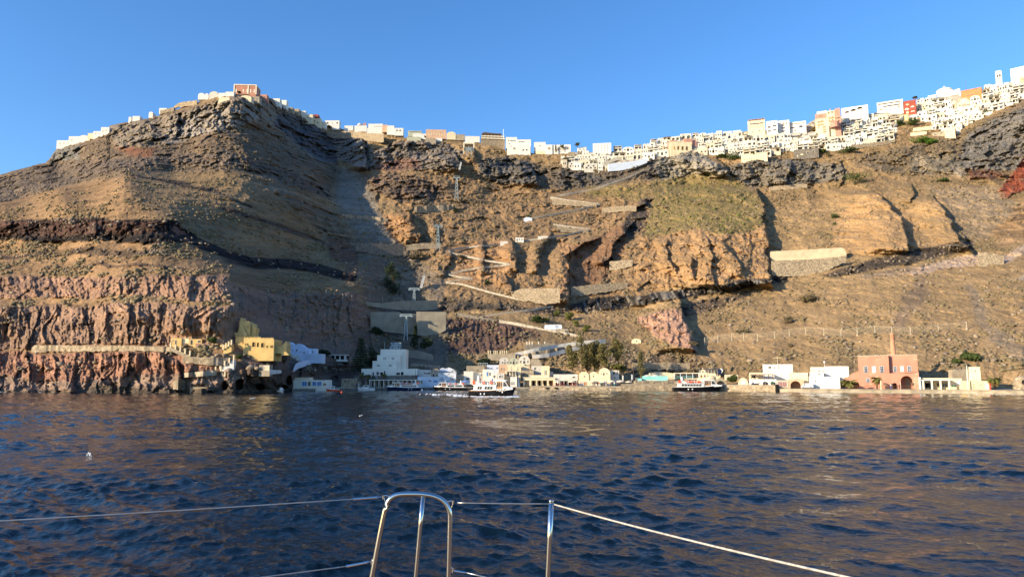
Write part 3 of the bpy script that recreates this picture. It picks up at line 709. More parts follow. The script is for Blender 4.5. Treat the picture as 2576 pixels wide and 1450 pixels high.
# ---------------------------------------------------------------- windows and doors
_wc = {}
def rect_window(w, h, kind, fr, pn):
    key = (round(w, 1), round(h, 1), kind, fr.name, pn.name)
    if key in _wc: return _wc[key]
    f = MB(); g = MB(); t = max(.06, min(w, h) * .09)
    if kind in ('arch', 'archdoor', 'lunette'):
        n = 8; r = w / 2; hs = h - r if kind != 'lunette' else .02
        hs = max(hs, .02); rr = min(r, h - hs)
        out = [(-r, 0)] + [(-r * math.cos(math.pi * i / n), hs + rr * math.sin(math.pi * i / n)) for i in range(n + 1)] + [(r, 0)]
        inn = [(-r + t, 0)] + [(-(r - t) * math.cos(math.pi * i / n), hs + (rr - t) * math.sin(math.pi * i / n)) for i in range(n + 1)] + [(r - t, 0)]
        g.prism(inn, -.03, .05)
        for i in range(len(out) - 1): f.prism([out[i], out[i + 1], inn[i + 1], inn[i]], -.11, .04)
    else:
        g.box(-w / 2 + t, w / 2 - t, -.03, .05, t * .5, h - t)
        f.box(-w / 2, -w / 2 + t, -.1, .04, 0, h); f.box(w / 2 - t, w / 2, -.1, .04, 0, h)
        f.box(-w / 2 + t, w / 2 - t, -.1, .04, h - t, h); f.box(-w / 2 + t, w / 2 - t, -.1, .04, 0, t * .5)
        if kind == 'grid':
            for i in (1, 2, 3): f.box(-w / 2 + t, w / 2 - t, -.06, -.035, h * i / 4 - .03, h * i / 4 + .03)
            f.box(-.03, .03, -.065, -.036, t, h - t)
        elif kind == 'rect': f.box(-.025, .025, -.06, -.035, t, h - t)
    fo = f.build("tmp", fr); go = g.build("tmp", pn)
    _wc[key] = (fo.data, go.data)
    bpy.data.objects.remove(fo); bpy.data.objects.remove(go)
    return _wc[key]
def window(parent, lx, lz, w, h, kind='rect', y=0, fr=None, pn=None, flat=False, rz=0):
    fr = fr or M_white; pn = pn or M_glass
    a, b = rect_window(w, h, kind, fr, pn)
    nm = 'door' if 'door' in kind else 'window'
    if flat:
        o = bpy.data.objects.new(nm, b); COL.objects.link(o); o.parent = parent; o.location = (lx, y - .01, lz); o.rotation_euler.z = rz; return o
    o = bpy.data.objects.new(nm, a); COL.objects.link(o); o.parent = parent; o.location = (lx, y, lz); o.rotation_euler.z = rz
    p = bpy.data.objects.new('panel' if nm == 'door' else 'pane', b); COL.objects.link(p); p.parent = o
    return o
def parapet(mb, x0, x1, y0, y1, z, h=.45, t=.25, m=0):
    mb.box(x0, x1, y0, y0 + t, z, z + h, m); mb.box(x0, x1, y1 - t, y1, z, z + h, m)
    mb.box(x0, x0 + t, y0 + t, y1 - t, z, z + h, m); mb.box(x1 - t, x1, y0 + t, y1 - t, z, z + h, m)
def vault(mb, x0, x1, y0, y1, z, rise, m=0, n=12):
    xc = (x0 + x1) / 2; r = (x1 - x0) / 2
    mb.prism([(xc - r * math.cos(math.pi * i / n), z + rise * math.sin(math.pi * i / n)) for i in range(n + 1)], y0, y1, m)

QZ = 1.25
SHORE = [(700, 985), (740, 983), (900, 980.5), (1100, 979.5), (1330, 979.8), (1560, 981.2), (1700, 981.4), (1820, 982), (1950, 984.5), (2000, 985.3), (2200, 987), (2400, 988.5), (2575, 990.5)]
def shoreY(x): return CAM_H * F / (np.interp(x, [s[0] for s in SHORE], [s[1] for s in SHORE]) - 947)
class Place:
    """a local frame set up where a building's front face stands"""
    def __init__(s, x0, x1, ytop, ybase=None, Y=None, z=None, rz=0):
        xc = (x0 + x1) / 2
        if Y is None: Y = depth_at(xc, ybase) - 1.0
        s.Y = Y; s.x0, s.x1 = x0, x1; yb = ybase if ybase else 960
        p = at(xc, yb, Y); rz = rz - math.atan2(p.x, p.y) * min(1, max(0, (xc - 950) / 200)); cr = math.cos(rz)
        if z is not None: p.z = z
        s.p = p; s.W = (at(x1, yb, Y).x - at(x0, yb, Y).x) * cr; s.kx = cr / ppm(Y)
        s.H = at(xc, ytop, Y).z - p.z; s.k = 1 / ppm(Y); s.rz = rz; s.xc = xc
    def lx(s, x): return (x - s.xc) * s.kx
    def lz(s, y): return at(s.xc, y, s.Y).z - s.p.z
def bld(name, label, x0, x1, ytop, ybase=None, Y=None, z=None, D=7, mat=None, wins=(), roof='flat', cat='house', group=None, rz=0, extra=None, sink=1.5, pn=None, fr=None, batter=0, par=.4):
    P = Place(x0, x1, ytop, ybase, Y, z, rz)
    t = thing(name, label, cat, P.p, P.rz, group)
    mat = mat or M_white
    mb = MB(); w = P.W / 2; H = P.H
    if roof == 'vault':
        r = min(w, H * .6); hs = H - r * .9
        mb.box(-w, w, 0, D, -sink, hs, tx=0)
        vault(mb, -w, w, 0, D, hs, r * .9)
    elif roof == 'double':
        r = w / 2 * .9; hs = H - r
        mb.box(-w, w, 0, D, -sink, hs); vault(mb, -w, 0, 0, D, hs, r); vault(mb, 0, w, 0, D, hs, r)
    else:
        hh = H - (par if roof == 'flat' else 0)
        mb.box(-w, w, 0, D, -sink, hh, tx=batter, ty=batter)
        if roof == 'flat': parapet(mb, -w + batter, w - batter, batter, D - batter, hh, par)
        if roof == 'cren':
            n = max(3, int(2 * w / .9)); 
            for i in range(n):
                a = -w + 2 * w * i / n; mb.box(a, a + 2 * w / n * .6, 0, .35, hh, hh + .55)
            for i in range(max(3, int(D / .9))):
                a = D * i / max(3, int(D / .9)); mb.box(-w, -w + .35, a + .4, a + .4 + .5, hh, hh + .55)
    if extra: extra(mb, P, t)
    mb.build("wall", mat, t)
    for q in wins:
        wx, wy, ww, wh = q[:4]; kd = q[4] if len(q) > 4 else 'rect'
        pane = q[5] if len(q) > 5 else pn
        window(t, P.lx(wx), P.lz(wy) - wh * P.k / 2, max(.25, ww * P.kx), max(.25, wh * P.k), kd, 0, fr, pane)
    return t

# ================================================================ walls, paths and the quay
def polyY(pts, step=8):
    out = []
    for (x0, y0), (x1, y1) in zip(pts[:-1], pts[1:]):
        n = max(1, int(abs(x1 - x0) / step))
        out += [(x0 + (x1 - x0) * i / n, y0 + (y1 - y0) * i / n) for i in range(n)]
    return out + [pts[-1]]
def slab(name, label, cat, top, bot, mat, Y=None, thick=1.2, pull=.8, group=None, cap=None, parent=None, straight=True):
    """retaining wall: top and bottom edges given in the frame, standing at its real distance"""
    x0, x1 = top[0][0], top[-1][0]; n = max(2, int((x1 - x0) / 6)) + 1
    X = np.linspace(x0, x1, n); jr = np.random.RandomState(int(x0)); q_ = .9 if mat in (M_stone, M_pstone, M_dstone) else 0; yt = np.interp(X, *zip(*top)) + q_ * jr.uniform(-1, 1, n); yb = np.interp(X, *zip(*bot)) + 2 * q_ * jr.uniform(-1, 1, n)
    if Y is None:
        Ys = np.array([min(depth_at(x, b + (a - b) * u) for u in (0, .35, .7, 1)) for x, a, b in zip(X, yt, yb)]) - pull
        if straight:
            c = np.polyfit(X, Ys, 1); l = np.polyval(c, X); Ys = l - max(0, (l - Ys).max() * .6)
    else: Ys = np.full(n, float(Y)) if np.isscalar(Y) else np.interp(X, [p[0] for p in Y], [p[1] for p in Y])
    base = at((x0 + x1) / 2, float(yb.mean()), float(Ys.mean()))
    mb = MB(); vs = []
    for x, a, b, q in zip(X, yt, yb, Ys):
        p, r = at(x, a, q) - base, at(x, b, q) - base
        vs += [(p.x, p.y, p.z), (r.x, p.y - .15, r.z - .8), (p.x, p.y + thick, p.z), (r.x, p.y + thick, r.z - .8)]
    fs = []
    for i in range(n - 1):
        o = i * 4; e = o + 4
        fs += [(o, o + 1, e + 1, e), (o + 2, o, e, e + 2), (o + 3, o + 2, e + 2, e + 3), (o + 1, o + 3, e + 3, e + 1)]
    fs += [(0, 2, 3, 1), ((n - 1) * 4, (n - 1) * 4 + 1, (n - 1) * 4 + 3, (n - 1) * 4 + 2)]
    mb.add(vs, fs)
    if cap: 
        for i in range(n - 1):
            a, b = Vector(vs[i * 4]), Vector(vs[i * 4 + 4])
            mb.add([a + Vector((0, -.12, 0)), b + Vector((0, -.12, 0)), b + Vector((0, .5, 0)), a + Vector((0, .5, 0)), a + Vector((0, -.12, cap)), b + Vector((0, -.12, cap)), b + Vector((0, .5, cap)), a + Vector((0, .5, cap))],
                   [(0, 1, 5, 4), (4, 5, 6, 7), (2, 3, 7, 6)], 1)
    o = mb.build(name, [mat, M_white] if cap else mat, parent, base if parent is None else None)
    if parent is None: tag(o, label, cat, group)
    return o
M_parapet = pmat('worn_whitewash', (.40, .355, .285), .95, .2, .6)
def trail(pts, label, width=2.4, h=.7, mat=None, thick=.45, wall=True, lift=.25, drop=.5):
    S = polyY(pts, 5); Ys = np.array([depth_at(x, y) for x, y in S]) - .6
    k = min(9, len(Ys) | 1); pad = np.pad(Ys, k // 2, mode='edge')
    mn = np.array([pad[i:i + k].min() for i in range(len(Ys))]); pad = np.pad(mn, k // 2, mode='edge'); Ys = np.convolve(pad, np.ones(k) / k, 'valid')[:len(Ys)]
    P = [at(x, y, q) for (x, y), q in zip(S, Ys)]
    base = P[len(P) // 2].copy()
    m2 = MB(); v = []
    for p in P:
        q = p - base; v += [(q.x, q.y + .1, q.z + lift - h), (q.x, q.y + width, q.z + lift - h + .05)]
    m2.add(v, [(2 * i, 2 * i + 2, 2 * i + 3, 2 * i + 1) for i in range(len(P) - 1)])
    o = m2.build("path", M_pstone, None, base); o["kind"] = "structure"; o["label"] = "stone step path climbing the slope"
    if not wall: return
    mb = MB(); v = []
    for p in P:
        q = p - base; v += [(q.x, q.y, q.z + lift), (q.x, q.y, q.z + lift - h - drop), (q.x, q.y + thick, q.z + lift), (q.x, q.y + thick, q.z + lift - h - drop)]
    fs = []
    for i in range(len(P) - 1):
        a = i * 4; e = a + 4
        fs += [(a, a + 1, e + 1, e), (a + 2, a, e, e + 2), (a + 3, a + 2, e + 2, e + 3)]
    fs += [(0, 2, 3, 1), (len(P) * 4 - 4, len(P) * 4 - 3, len(P) * 4 - 1, len(P) * 4 - 2)]
    mb.add(v, fs)
    tag(mb.build("parapet_wall", mat or M_parapet, None, base), label, "wall", "parapet walls of the zigzag path")
W_ = lambda *a, **k: trail(*a, **k)
W_([(1206, 796), (1263, 787), (1330, 778), (1391, 769)], "white parapet of the lowest zigzag leg, rising right above the dark bushes")
W_([(1121, 709), (1160, 713), (1230, 733), (1300, 750), (1391, 768)], "long parapet sloping down right past the stone retaining wall", mat=M_parapet)
W_([(1121, 708), (1150, 703), (1188, 700)], "short white parapet of the hairpin above the long sloping one", drop=.6)
W_([(1128, 689), (1150, 694), (1188, 699)], "white parapet of the hairpin bend facing the gully, lower side", drop=.6)
W_([(1128, 688), (1160, 680), (1199, 673), (1240, 668), (1284, 664)], "bright white parapet rising right to the spur, third leg up")
W_([(1210, 652), (1250, 658), (1284, 663)], "short tan parapet falling right to the spur, fourth leg up", mat=M_parapet)
W_([(1125, 632), (1160, 640), (1210, 651)], "thin parapet sloping right under the big hairpin above the gully", mat=M_parapet, drop=.8)
W_([(1126, 631), (1138, 626), (1190, 619), (1259, 613)], "parapet rising right from the big hairpin to the small white hut", drop=.5)
W_([(1300, 606), (1369, 598), (1430, 588), (1483, 576)], "pale parapet from the white hut rising right over the ochre spurs", mat=M_parapet, drop=.6)
W_([(1391, 563), (1440, 570), (1483, 575)], "stone parapet falling right to the bend beneath the terraces", mat=M_parapet)
W_([(1330, 549), (1380, 540), (1440, 529), (1508, 513)], "long tan parapet rising right from the blue roofed shelter", mat=M_parapet, drop=.6)
W_([(1384, 494), (1430, 503), (1508, 512)], "tan parapet falling right above the terraced fields", mat=M_parapet, drop=3)
W_([(1400, 492), (1440, 484), (1490, 476), (1540, 458), (1593, 439), (1620, 424)], "uppermost parapet leading up right towards the town", mat=M_parapet, drop=1)
W_([(1255, 805), (1300, 812), (1367, 827), (1436, 839), (1466, 846)], "rubble parapet descending right to the white ramp houses", mat=M_parapet, drop=2)
W_([(1150, 787), (1200, 797), (1255, 805)], "low rubble parapet beside the tall concrete wall", mat=M_dstone, drop=1)

slab("retaining_wall", "tall board marked concrete wall in shade, right half of the pair", "wall", [(1047, 783), (1121, 784)], [(1047, 838), (1070, 841), (1100, 838), (1121, 826)], M_conc, thick=2, pull=3, group="concrete walls in the gully")
slab("retaining_wall", "tall board marked concrete wall in shade, left half of the pair", "wall", [(932, 784), (1006, 784), (1006, 789), (1047, 789)], [(932, 826), (960, 829), (1047, 838)], M_conc, thick=2, pull=3.2, group="concrete walls in the gully")
slab("retaining_wall", "low concrete wall above the tall pair, below the scree", "wall", [(912, 757), (960, 762), (1010, 756), (1100, 755)], [(912, 764), (1000, 775), (1060, 777), (1100, 774)], M_conc, pull=2, group="concrete walls in the gully")
slab("retaining_wall", "dark stone block wall across the gully below the scree", "wall", [(895, 613), (960, 612), (1014, 614)], [(903, 628), (960, 640), (1012, 640)], M_dstone, pull=2)
slab("retaining_wall", "pale stone wall right of the dark one across the gully", "wall", [(1022, 616), (1060, 611), (1110, 612)], [(1022, 628), (1060, 624), (1110, 622)], M_stone, pull=1)
slab("retaining_wall", "narrow concrete kerb wall high in the scree", "wall", [(858, 538), (920, 543), (975, 549)], [(862, 545), (920, 550), (975, 556)], M_stone, pull=.6, straight=False)
slab("retaining_wall", "long pale stone wall under the upper cliff, left of the upper pylon", "wall", [(1042, 520), (1090, 516), (1140, 515)], [(1044, 532), (1090, 532), (1140, 526)], M_pstone, pull=.6, straight=False)
slab("retaining_wall", "big square limestone retaining wall below the ochre spurs", "wall", [(1286, 734), (1312, 725), (1408, 724)], [(1290, 742), (1320, 752), (1370, 762), (1405, 757)], M_pstone, pull=2.5)
slab("retaining_wall", "dark rubble wall below the shaded ravine", "wall", [(1436, 722), (1490, 715), (1578, 710)], [(1440, 742), (1500, 735), (1578, 722)], M_stone, pull=1.5)
slab("retaining_wall", "rubble wall plugged between two ochre blocks", "wall", [(1533, 657), (1590, 652)], [(1533, 678), (1590, 668)], M_stone, pull=1.5)
slab("retaining_wall", "smooth cream concrete wall on the right, over rough stone", "wall", [(1939, 632), (2020, 628), (2120, 622), (2128, 634)], [(1941, 655), (2040, 651), (2124, 642), (2128, 642)], pmat("cream_concrete", (.42, .34, .235), .95, .1, .3), thick=2, pull=4)
slab("retaining_wall", "rough dry stone wall below the smooth cream concrete one", "wall", [(1941, 656), (2040, 652), (2128, 643)], [(1943, 690), (2010, 692), (2060, 686), (2122, 656)], M_stone, pull=2)
slab("retaining_wall", "grey stone patch wall beside the pale tuff band, far right", "wall", [(2462, 634), (2480, 634), (2524, 642)], [(2464, 668), (2490, 664), (2522, 662)], M_stone, pull=1)
slab("retaining_wall", "light stone wall behind the harbour, right of the eucalyptus trees", "wall", [(1590, 912), (1650, 911), (1735, 912)], [(1590, 925), (1650, 925), (1735, 924)], M_pstone, pull=2)
slab("retaining_wall", "tan stone wall under the highest terraced field", "wall", [(1388, 498), (1440, 505), (1500, 512)], [(1388, 512), (1440, 516), (1500, 517)], M_pstone, pull=.5)
slab("retaining_wall", "stone field wall left of the dark ravine", "wall", [(1515, 522), (1600, 516)], [(1515, 534), (1600, 528)], M_pstone, pull=1)
slab("retaining_wall", "stepped stone field wall under the tan parapet", "wall", [(1400, 568), (1440, 574), (1480, 577)], [(1400, 580), (1440, 584), (1480, 583)], M_pstone, pull=1)
slab("retaining_wall", "pale boundary wall in the scrub far up on the right", "wall", [(1935, 470), (1990, 464), (2030, 462)], [(1935, 478), (1990, 473), (2030, 470)], M_pstone, pull=1)
slab("retaining_wall", "massive block wall under the domed chapel on the ridge", "wall", [(888, 334), (965, 336)], [(900, 344), (925, 354), (970, 357)], M_pstone, pull=1)
slab("retaining_wall", "stone wall under the pale house right of the peak", "wall", [(818, 330), (870, 330), (910, 332)], [(820, 342), (870, 348), (905, 344)], M_stone, pull=1)
slab("retaining_wall", "cream stone wall along the skyline left of the salmon mansion", "wall", [(437, 268), (450, 258), (495, 252)], [(437, 273), (450, 268), (495, 263)], M_pstone, pull=1)
slab("retaining_wall", "lower cream stone wall stepping down the skyline", "wall", [(403, 278), (437, 270)], [(403, 285), (437, 279)], M_pstone, pull=1)
slab("retaining_wall", "brown stone wall below the quiet scrub under the palm in town", "wall", [(2010, 455 - 70), (2060, 376)], [(2010, 395), (2060, 386)], M_stone, pull=1)
slab("retaining_wall", "grey stone basement wall under the white houses on the cliff edge", "wall", [(2140, 366), (2200, 358), (2250, 350)], [(2140, 374), (2200, 366), (2250, 356)], M_stone, pull=1)
slab("cliff_path_wall", "long low cream wall along the ledge of the pink cliff", "wall", [(80, 873), (87, 867), (200, 869), (330, 869), (430, 872)], [(80, 879), (100, 878), (200, 877), (330, 876), (430, 878)], M_pstone, pull=2, straight=False)
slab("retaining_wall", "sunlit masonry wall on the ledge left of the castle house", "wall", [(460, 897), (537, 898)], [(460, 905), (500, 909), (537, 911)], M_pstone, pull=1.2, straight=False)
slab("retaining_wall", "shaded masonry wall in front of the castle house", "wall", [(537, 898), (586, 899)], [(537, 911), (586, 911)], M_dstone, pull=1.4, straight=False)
slab("retaining_wall", "rose coloured rendered wall below the low yellow huts", "wall", [(492, 863), (552, 864)], [(492, 897), (552, 898)], pmat("rose_render", (.36, .22, .17), .95, .2, .4), Y=240, thick=3)
slab("retaining_wall", "cream ramp wall sloping up to the foot of the stairs", "wall", [(462, 937), (500, 934), (542, 930)], [(462, 942), (500, 940), (542, 937)], M_beige, pull=1, straight=False)
slab("retaining_wall", "battered cream wall standing in the rocks by the water", "wall", [(436, 957), (452, 951), (466, 958)], [(432, 972), (452, 973), (467, 972)], M_pstone, pull=1, straight=False)
slab("retaining_wall", "pale wall under the pine trees above the station", "wall", [(1018, 880), (1050, 881), (1085, 890), (1090, 897)], [(1018, 895), (1050, 897), (1085, 903), (1090, 903)], M_conc, pull=1.5)
slab("retaining_wall", "long cream parapet above the harbour houses, in shade", "wall", [(1034, 912), (1070, 915), (1090, 918), (1106, 918)], [(1034, 916), (1070, 920), (1090, 922), (1106, 923)], M_beige, pull=1.5)
slab("retaining_wall", "ivory terrace wall carrying stubby pillars, left of the white ramp", "wall", [(1226, 890), (1260, 890), (1296, 886)], [(1226, 901), (1260, 903), (1296, 900)], M_beige, pull=4)
slab("ramp_wall", "broad white ramp wall rising right behind the vaulted houses", "wall", [(1295, 887), (1340, 876), (1400, 866), (1459, 857), (1523, 852)], [(1295, 893), (1340, 884), (1400, 873), (1459, 866), (1523, 860)], M_white2, pull=4, straight=False)
slab("garden_wall", "short ivory wall carrying the tall white pillars", "wall", [(1319, 867), (1395, 862)], [(1319, 874), (1395, 867)], M_beige, pull=3.2)
slab("ramp_wall", "lower white ramp parapet over rubble, behind the vaulted houses", "wall", [(1339, 892), (1380, 888), (1414, 879), (1459, 869)], [(1339, 897), (1380, 893), (1414, 885), (1459, 874)], M_white2, pull=5, straight=False)
slab("retaining_wall", "rubble bank wall between the two white ramps", "wall", [(1298, 894), (1345, 884), (1400, 874), (1455, 867)], [(1298, 899), (1345, 892), (1400, 884), (1455, 872)], M_stone, pull=3, straight=False)
for i, (a, b_) in enumerate([((2318, 909), (2392, 910)), ((2334, 925), (2394, 926)), ((2328, 935), (2390, 936))]):
    slab("terrace_wall", ["top", "middle", "lowest"][i] + " dry stone terrace wall right of the terracotta factory", "wall", [a, b_], [(a[0], a[1] + 12), (b_[0], b_[1] + 14)], M_stone, Y=262 - i * 5, thick=5)

# quay
def quay(name, x0, x1, zt, set_=0, mat=None, back=26):
    n = int((x1 - x0) / 12) + 2; X = np.linspace(x0, x1, n); mb = MB(); v = []
    rnd = random.Random(int(x0))
    for x in X:
        Y = shoreY(x) + set_; p = at(x, 975, Y); q = at(x, 975, Y + back); j = rnd.uniform(-.15, .15)
        v += [(p.x, p.y + j - .4, -1.5), (p.x, p.y + j, zt - .28), (p.x, p.y - .14, zt - .26), (p.x, p.y - .14, zt), (q.x, q.y, zt + .02), (q.x, q.y, -1.5)]
    fs = []
    for i in range(n - 1):
        for k in range(5): fs.append((i * 6 + k, i * 6 + 6 + k, i * 6 + 7 + k, i * 6 + 1 + k))
    fs += [tuple(range(6)), tuple((n - 1) * 6 + k for k in range(5, -1, -1))]
    mats_ = [0 if k != 2 and k != 3 else 1 for i in range(n - 1) for k in range(5)] + [0, 0]
    mb.v = v; mb.f = fs; mb.m = mats_
    o = mb.build(name, [mat or M_stone, M_beige]); o["kind"] = "structure"; return o
M_paving = pmat("quay_paving", (.42, .36, .27), .95, .12, .8)
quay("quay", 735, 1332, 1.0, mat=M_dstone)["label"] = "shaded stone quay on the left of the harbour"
quay("quay", 1332, 1562, 1.5)["label"] = "sunlit stone quay in front of the arcade"
quay("quay", 1562, 1955, 2.25, mat=M_pstone)["label"] = "raised pale stone pier"
quay("quay", 1955, 2760, 1.15, mat=M_beige)["label"] = "low concrete quay in front of the factory"
def quay_blk(x, y0, y1, w, label):
    Y = shoreY(x) - .6; P = at(x, 970, Y)
    mb = MB(); w2 = w / ppm(Y) / 2; mb.box(-w2, w2, -.3, .5, at(x, y1, Y).z, at(x, y0, Y).z)
    mb.box(-w2 * .8, w2 * .8, -.4, -.3, at(x, y1, Y).z + .1, at(x, y0, Y).z - .1)
    o = mb.build("quay_face_block", M_tyre, None, (P.x, P.y, 0)); tag(o, label, "fender", "dark fenders on the quay face")
quay_blk(1954, 966, 985, 7, "tall dark rubber post at the end of the raised pier")
quay_blk(1376, 973.5, 977, 7, "dark block standing for a small shaded opening in the quay face, left of two")  # dark boxes put in place of the shade inside two openings
quay_blk(1398, 973.5, 977, 7, "dark block standing for a small shaded opening in the quay face, right of two")

# ================================================================ harbour buildings, left part (in the shade of the hill)
YC = 241
def castle():
    P = Place(586, 689, 846, 897, Y=YC)
    t = thing("castle_house", "yellow castle like house with battlements on the pink cliff ledge", "house", P.p, P.rz)
    L = P.lx; Z = P.lz
    mb = MB()
    c0 = L(611)
    mb.box(c0, L(651), 0, 9, Z(909), Z(851)); mb.box(L(651) + .0, L(689), -.6, 8, Z(907), Z(853)); mb.box(L(586), c0 - .01, 1.6, 9, Z(898), Z(846))
    for i in range(22):
        a = L(612) + i * (L(688) - L(612)) / 22; yy = -.6 if a > L(651) else 0
        top = Z(851) if a < L(651) else Z(853)
        mb.prism([(a, top), (a, top + .35), (a + .18, top + .6), (a + .36, top + .35), (a + .36, top)], yy, yy + .3)
    for i in range(7):
        a = L(587) + i * .48; mb.prism([(a, Z(846)), (a, Z(846) + .35), (a + .15, Z(846) + .55), (a + .3, Z(846) + .35), (a + .3, Z(846))], 1.6, 1.9)
    # leaning ruined tower
    mb.prism([(L(586), Z(848)), (L(587), Z(826)), (L(590), Z(812)), (L(591), Z(796)), (L(593), Z(800)), (L(594), Z(806)), (L(603), Z(806)), (L(606), Z(804.5)), (L(612), Z(806)), (L(615.5), Z(814)), (L(616), Z(848))], 3.5, 8)
    mb.prism([(L(616), Z(850)), (L(616.5), Z(828)), (L(618), Z(812)), (L(622), Z(814)), (L(623), Z(811)), (L(624), Z(820)), (L(629), Z(822)), (L(628), Z(830)), (L(626), Z(840)), (L(640), Z(848)), (L(660), Z(851))], 4.5, 8)
    mb.prism([(L(560), Z(866)), (L(560), Z(833)), (L(566), Z(830)), (L(574), Z(834)), (L(582), Z(834)), (L(588), Z(826)), (L(588), Z(866))], 4, 8.5)
    mb.prism([(L(560), Z(866)), (L(588), Z(866)), (L(588), Z(900)), (L(572), Z(900))], 3.8, 8.4)
    mb.box(L(689), L(705), 1.2, 7, Z(888), Z(869)); mb.prism([(L(705), Z(888)), (L(705), Z(866)), (L(710), Z(862)), (L(713), Z(857)), (L(716), Z(866)), (L(716), Z(888))], 1.4, 6)
    mb.prism([(L(705), Z(884)), (L(716), Z(884)), (L(724), Z(892)), (L(705), Z(893))], 1.0, 5)
    # outer stair to the tower
    for i in range(9): mb.box(L(606) - i * .28, L(613) - i * .28, 2.4 + i * .12, 3.4, Z(846), Z(844) + i * .62)
    mb.build("wall", M_yellow, t)
    for x, y, w, h, k in [(636, 865, 7, 12, 'arch'), (648, 866, 7, 12, 'arch'), (660, 867, 7, 12, 'arch'), (616, 865, 2.2, 6, 'arch'), (621, 865, 2.2, 6, 'arch'), (671.5, 871, 3.5, 6, 'rect'), (683, 871, 6, 6, 'rect')]:
        window(t, L(x), Z(y) - h * P.k / 2, w * P.k, h * P.k, k, -.62 if x > 651 else -.02, M_yellow, M_dark)
    window(t, L(596), Z(825), 4.5 * P.k, 11 * P.k, 'door', 3.45, M_yellow, M_dark)
    for x in (608.5, 612): window(t, L(x), Z(821), 1.6 * P.k, 5 * P.k, 'rect', 3.45, M_yellow, M_dark)
    window(t, L(590), Z(866), 4 * P.k, 6 * P.k, 'rect', 1.55, M_yellow, M_dark); window(t, L(604), Z(864), 2 * P.k, 4 * P.k, 'rect', 1.55, M_yellow, M_dark)
    pole = MB(); pole.tube([(L(610.5), 1.8, Z(846)), (L(611), 1.8, Z(836))], .05); pole.build("flagpole", M_white, t)
castle()
bld("cliff_hut", "small yellow hut with one dark door, leftmost on the cliff ledge", 429, 456, 850, 867, Y=240.5, D=5, mat=M_yellow, wins=[(441.5, 860, 3.5, 11, 'door', M_dark), (434, 856, 3.5, 3.5, 'rect', M_dark)], group="huts on the cliff ledge")
bld("cliff_hut", "cream hut between two yellow huts on the cliff ledge", 456.2, 474, 850.5, 867, Y=241, D=3.5, mat=M_cream, group="huts on the cliff ledge")
bld("cliff_hut", "yellow hut with a dark doorway and window, rightmost of the ledge huts", 474.5, 507, 852, 867, Y=240.5, D=5, mat=M_yellow, wins=[(481, 860, 5, 12, 'door', M_dark), (500, 858, 7, 6, 'rect', M_dark)], group="huts on the cliff ledge")
bld("cliff_hut", "orange ochre rendered block with stair beside the castle house", 552, 572, 866, 898, Y=239.5, D=4, mat=M_yellow, wins=[(558, 862.5 + 5, 3, 6, 'rect', M_dark)])
# stairs with pillars
def stair(name, label, a, b, n, Y, mat, posts=5, w=2.0):
    p0 = at(*a, Y); p1 = at(*b, Y + .5); t = thing(name, label, "stairs", p0)
    d = p1 - p0; mb = MB()
    for i in range(n):
        x0 = d.x * i / n; x1 = d.x * (i + 1) / n; z = d.z * (i + 1) / n
        mb.box(min(x0, x1), max(x0, x1), 0, w, min(z, 0) - 1.2 + (z - 1 if d.z > 0 else 0) * .6, z)
    mb.build("steps", mat, t)
    for i in range(posts):
        u = i / (posts - 1); q = MB(); q.box(-.22, .22, -.45, 0, 0, 1.5); q.box(-.27, .27, -.5, .05, 1.5, 1.62)
        q.build("pillar", M_cream, t, (d.x * u, 0, d.z * u - .1))
    return t
stair("stairs", "whitewashed stairs with cream pillars climbing right below the castle", (543, 933), (590, 904), 22, 236, M_white, 5)
stair("stairs", "sandy stairs with pillars falling right to the pink wall", (430, 872), (480, 893), 16, 237, M_beige, 5)
stair("stairs", "steep sandy stairs down from the wooden landing towards the water", (556, 932), (578, 958), 16, 235, M_beige, 3)
stair("stairs", "short flight with white pillars beside the castle corner", (562, 878), (584, 866), 9, 238.5, M_yellow, 4)
# white and blue houses right of the castle
def lumps(mb, P, t):
    L, Z = P.lx, P.lz
    mb.prism([(L(714), Z(905)), (L(713), Z(880)), (L(717), Z(864)), (L(724), Z(859)), (L(731), Z(865)), (L(738), Z(868)), (L(745), Z(863)), (L(753), Z(866)), (L(760), Z(872)), (L(770), Z(876)), (L(776), Z(880)), (L(776), Z(905))], 1.6, 6)
bld("cave_house", "lumpy white and blue cave house against the shaded cliff, right of the castle", 714, 776, 882, 905, Y=281, D=4, mat=pmat("blue_white_limewash", (.62, .70, .84), .9, .05, .5), extra=lumps,
    wins=[(745, 880, 4, 5, 'rect', M_dark), (735, 880, 2.5, 4, 'rect', M_dark), (764, 886, 3, 5, 'rect', M_dark), (756, 885, 2, 3, 'rect', M_dark)])
bld("cave_house", "blue washed box house with two dark windows beside the cave house", 776.5, 792, 876, 890, Y=284, D=5, mat=M_lblue, wins=[(780, 884, 4, 8, 'rect', M_dark), (783.5 + 3, 884, 3, 7, 'rect', M_dark)])
bld("terrace", "pale blue terrace block under the box house", 772, 808, 889, 903, Y=280, D=6, mat=M_lblue, cat="terrace")
bld("cave_house", "small white house with two blue windows, below the cave house", 724, 750, 893, 905, Y=279, D=4, mat=M_white, wins=[(731, 900, 2.5, 4, 'rect', M_blue), (742, 901, 5, 4.5, 'rect', M_blue)])
slab("ramp_wall", "pale blue ramp wall dropping left below the blue terrace", "wall", [(738, 926), (745, 912), (760, 907), (787, 903)], [(738, 928), (745, 922), (760, 917), (787, 908)], M_lblue, pull=3)
bld("boat_shed", "ochre annex with two white windows beside the castle", 690, 722, 885, 895, Y=258, D=4, mat=M_brown, wins=[(705, 890, 7, 7, 'rect'), (717, 890.5, 9, 7, 'rect')])
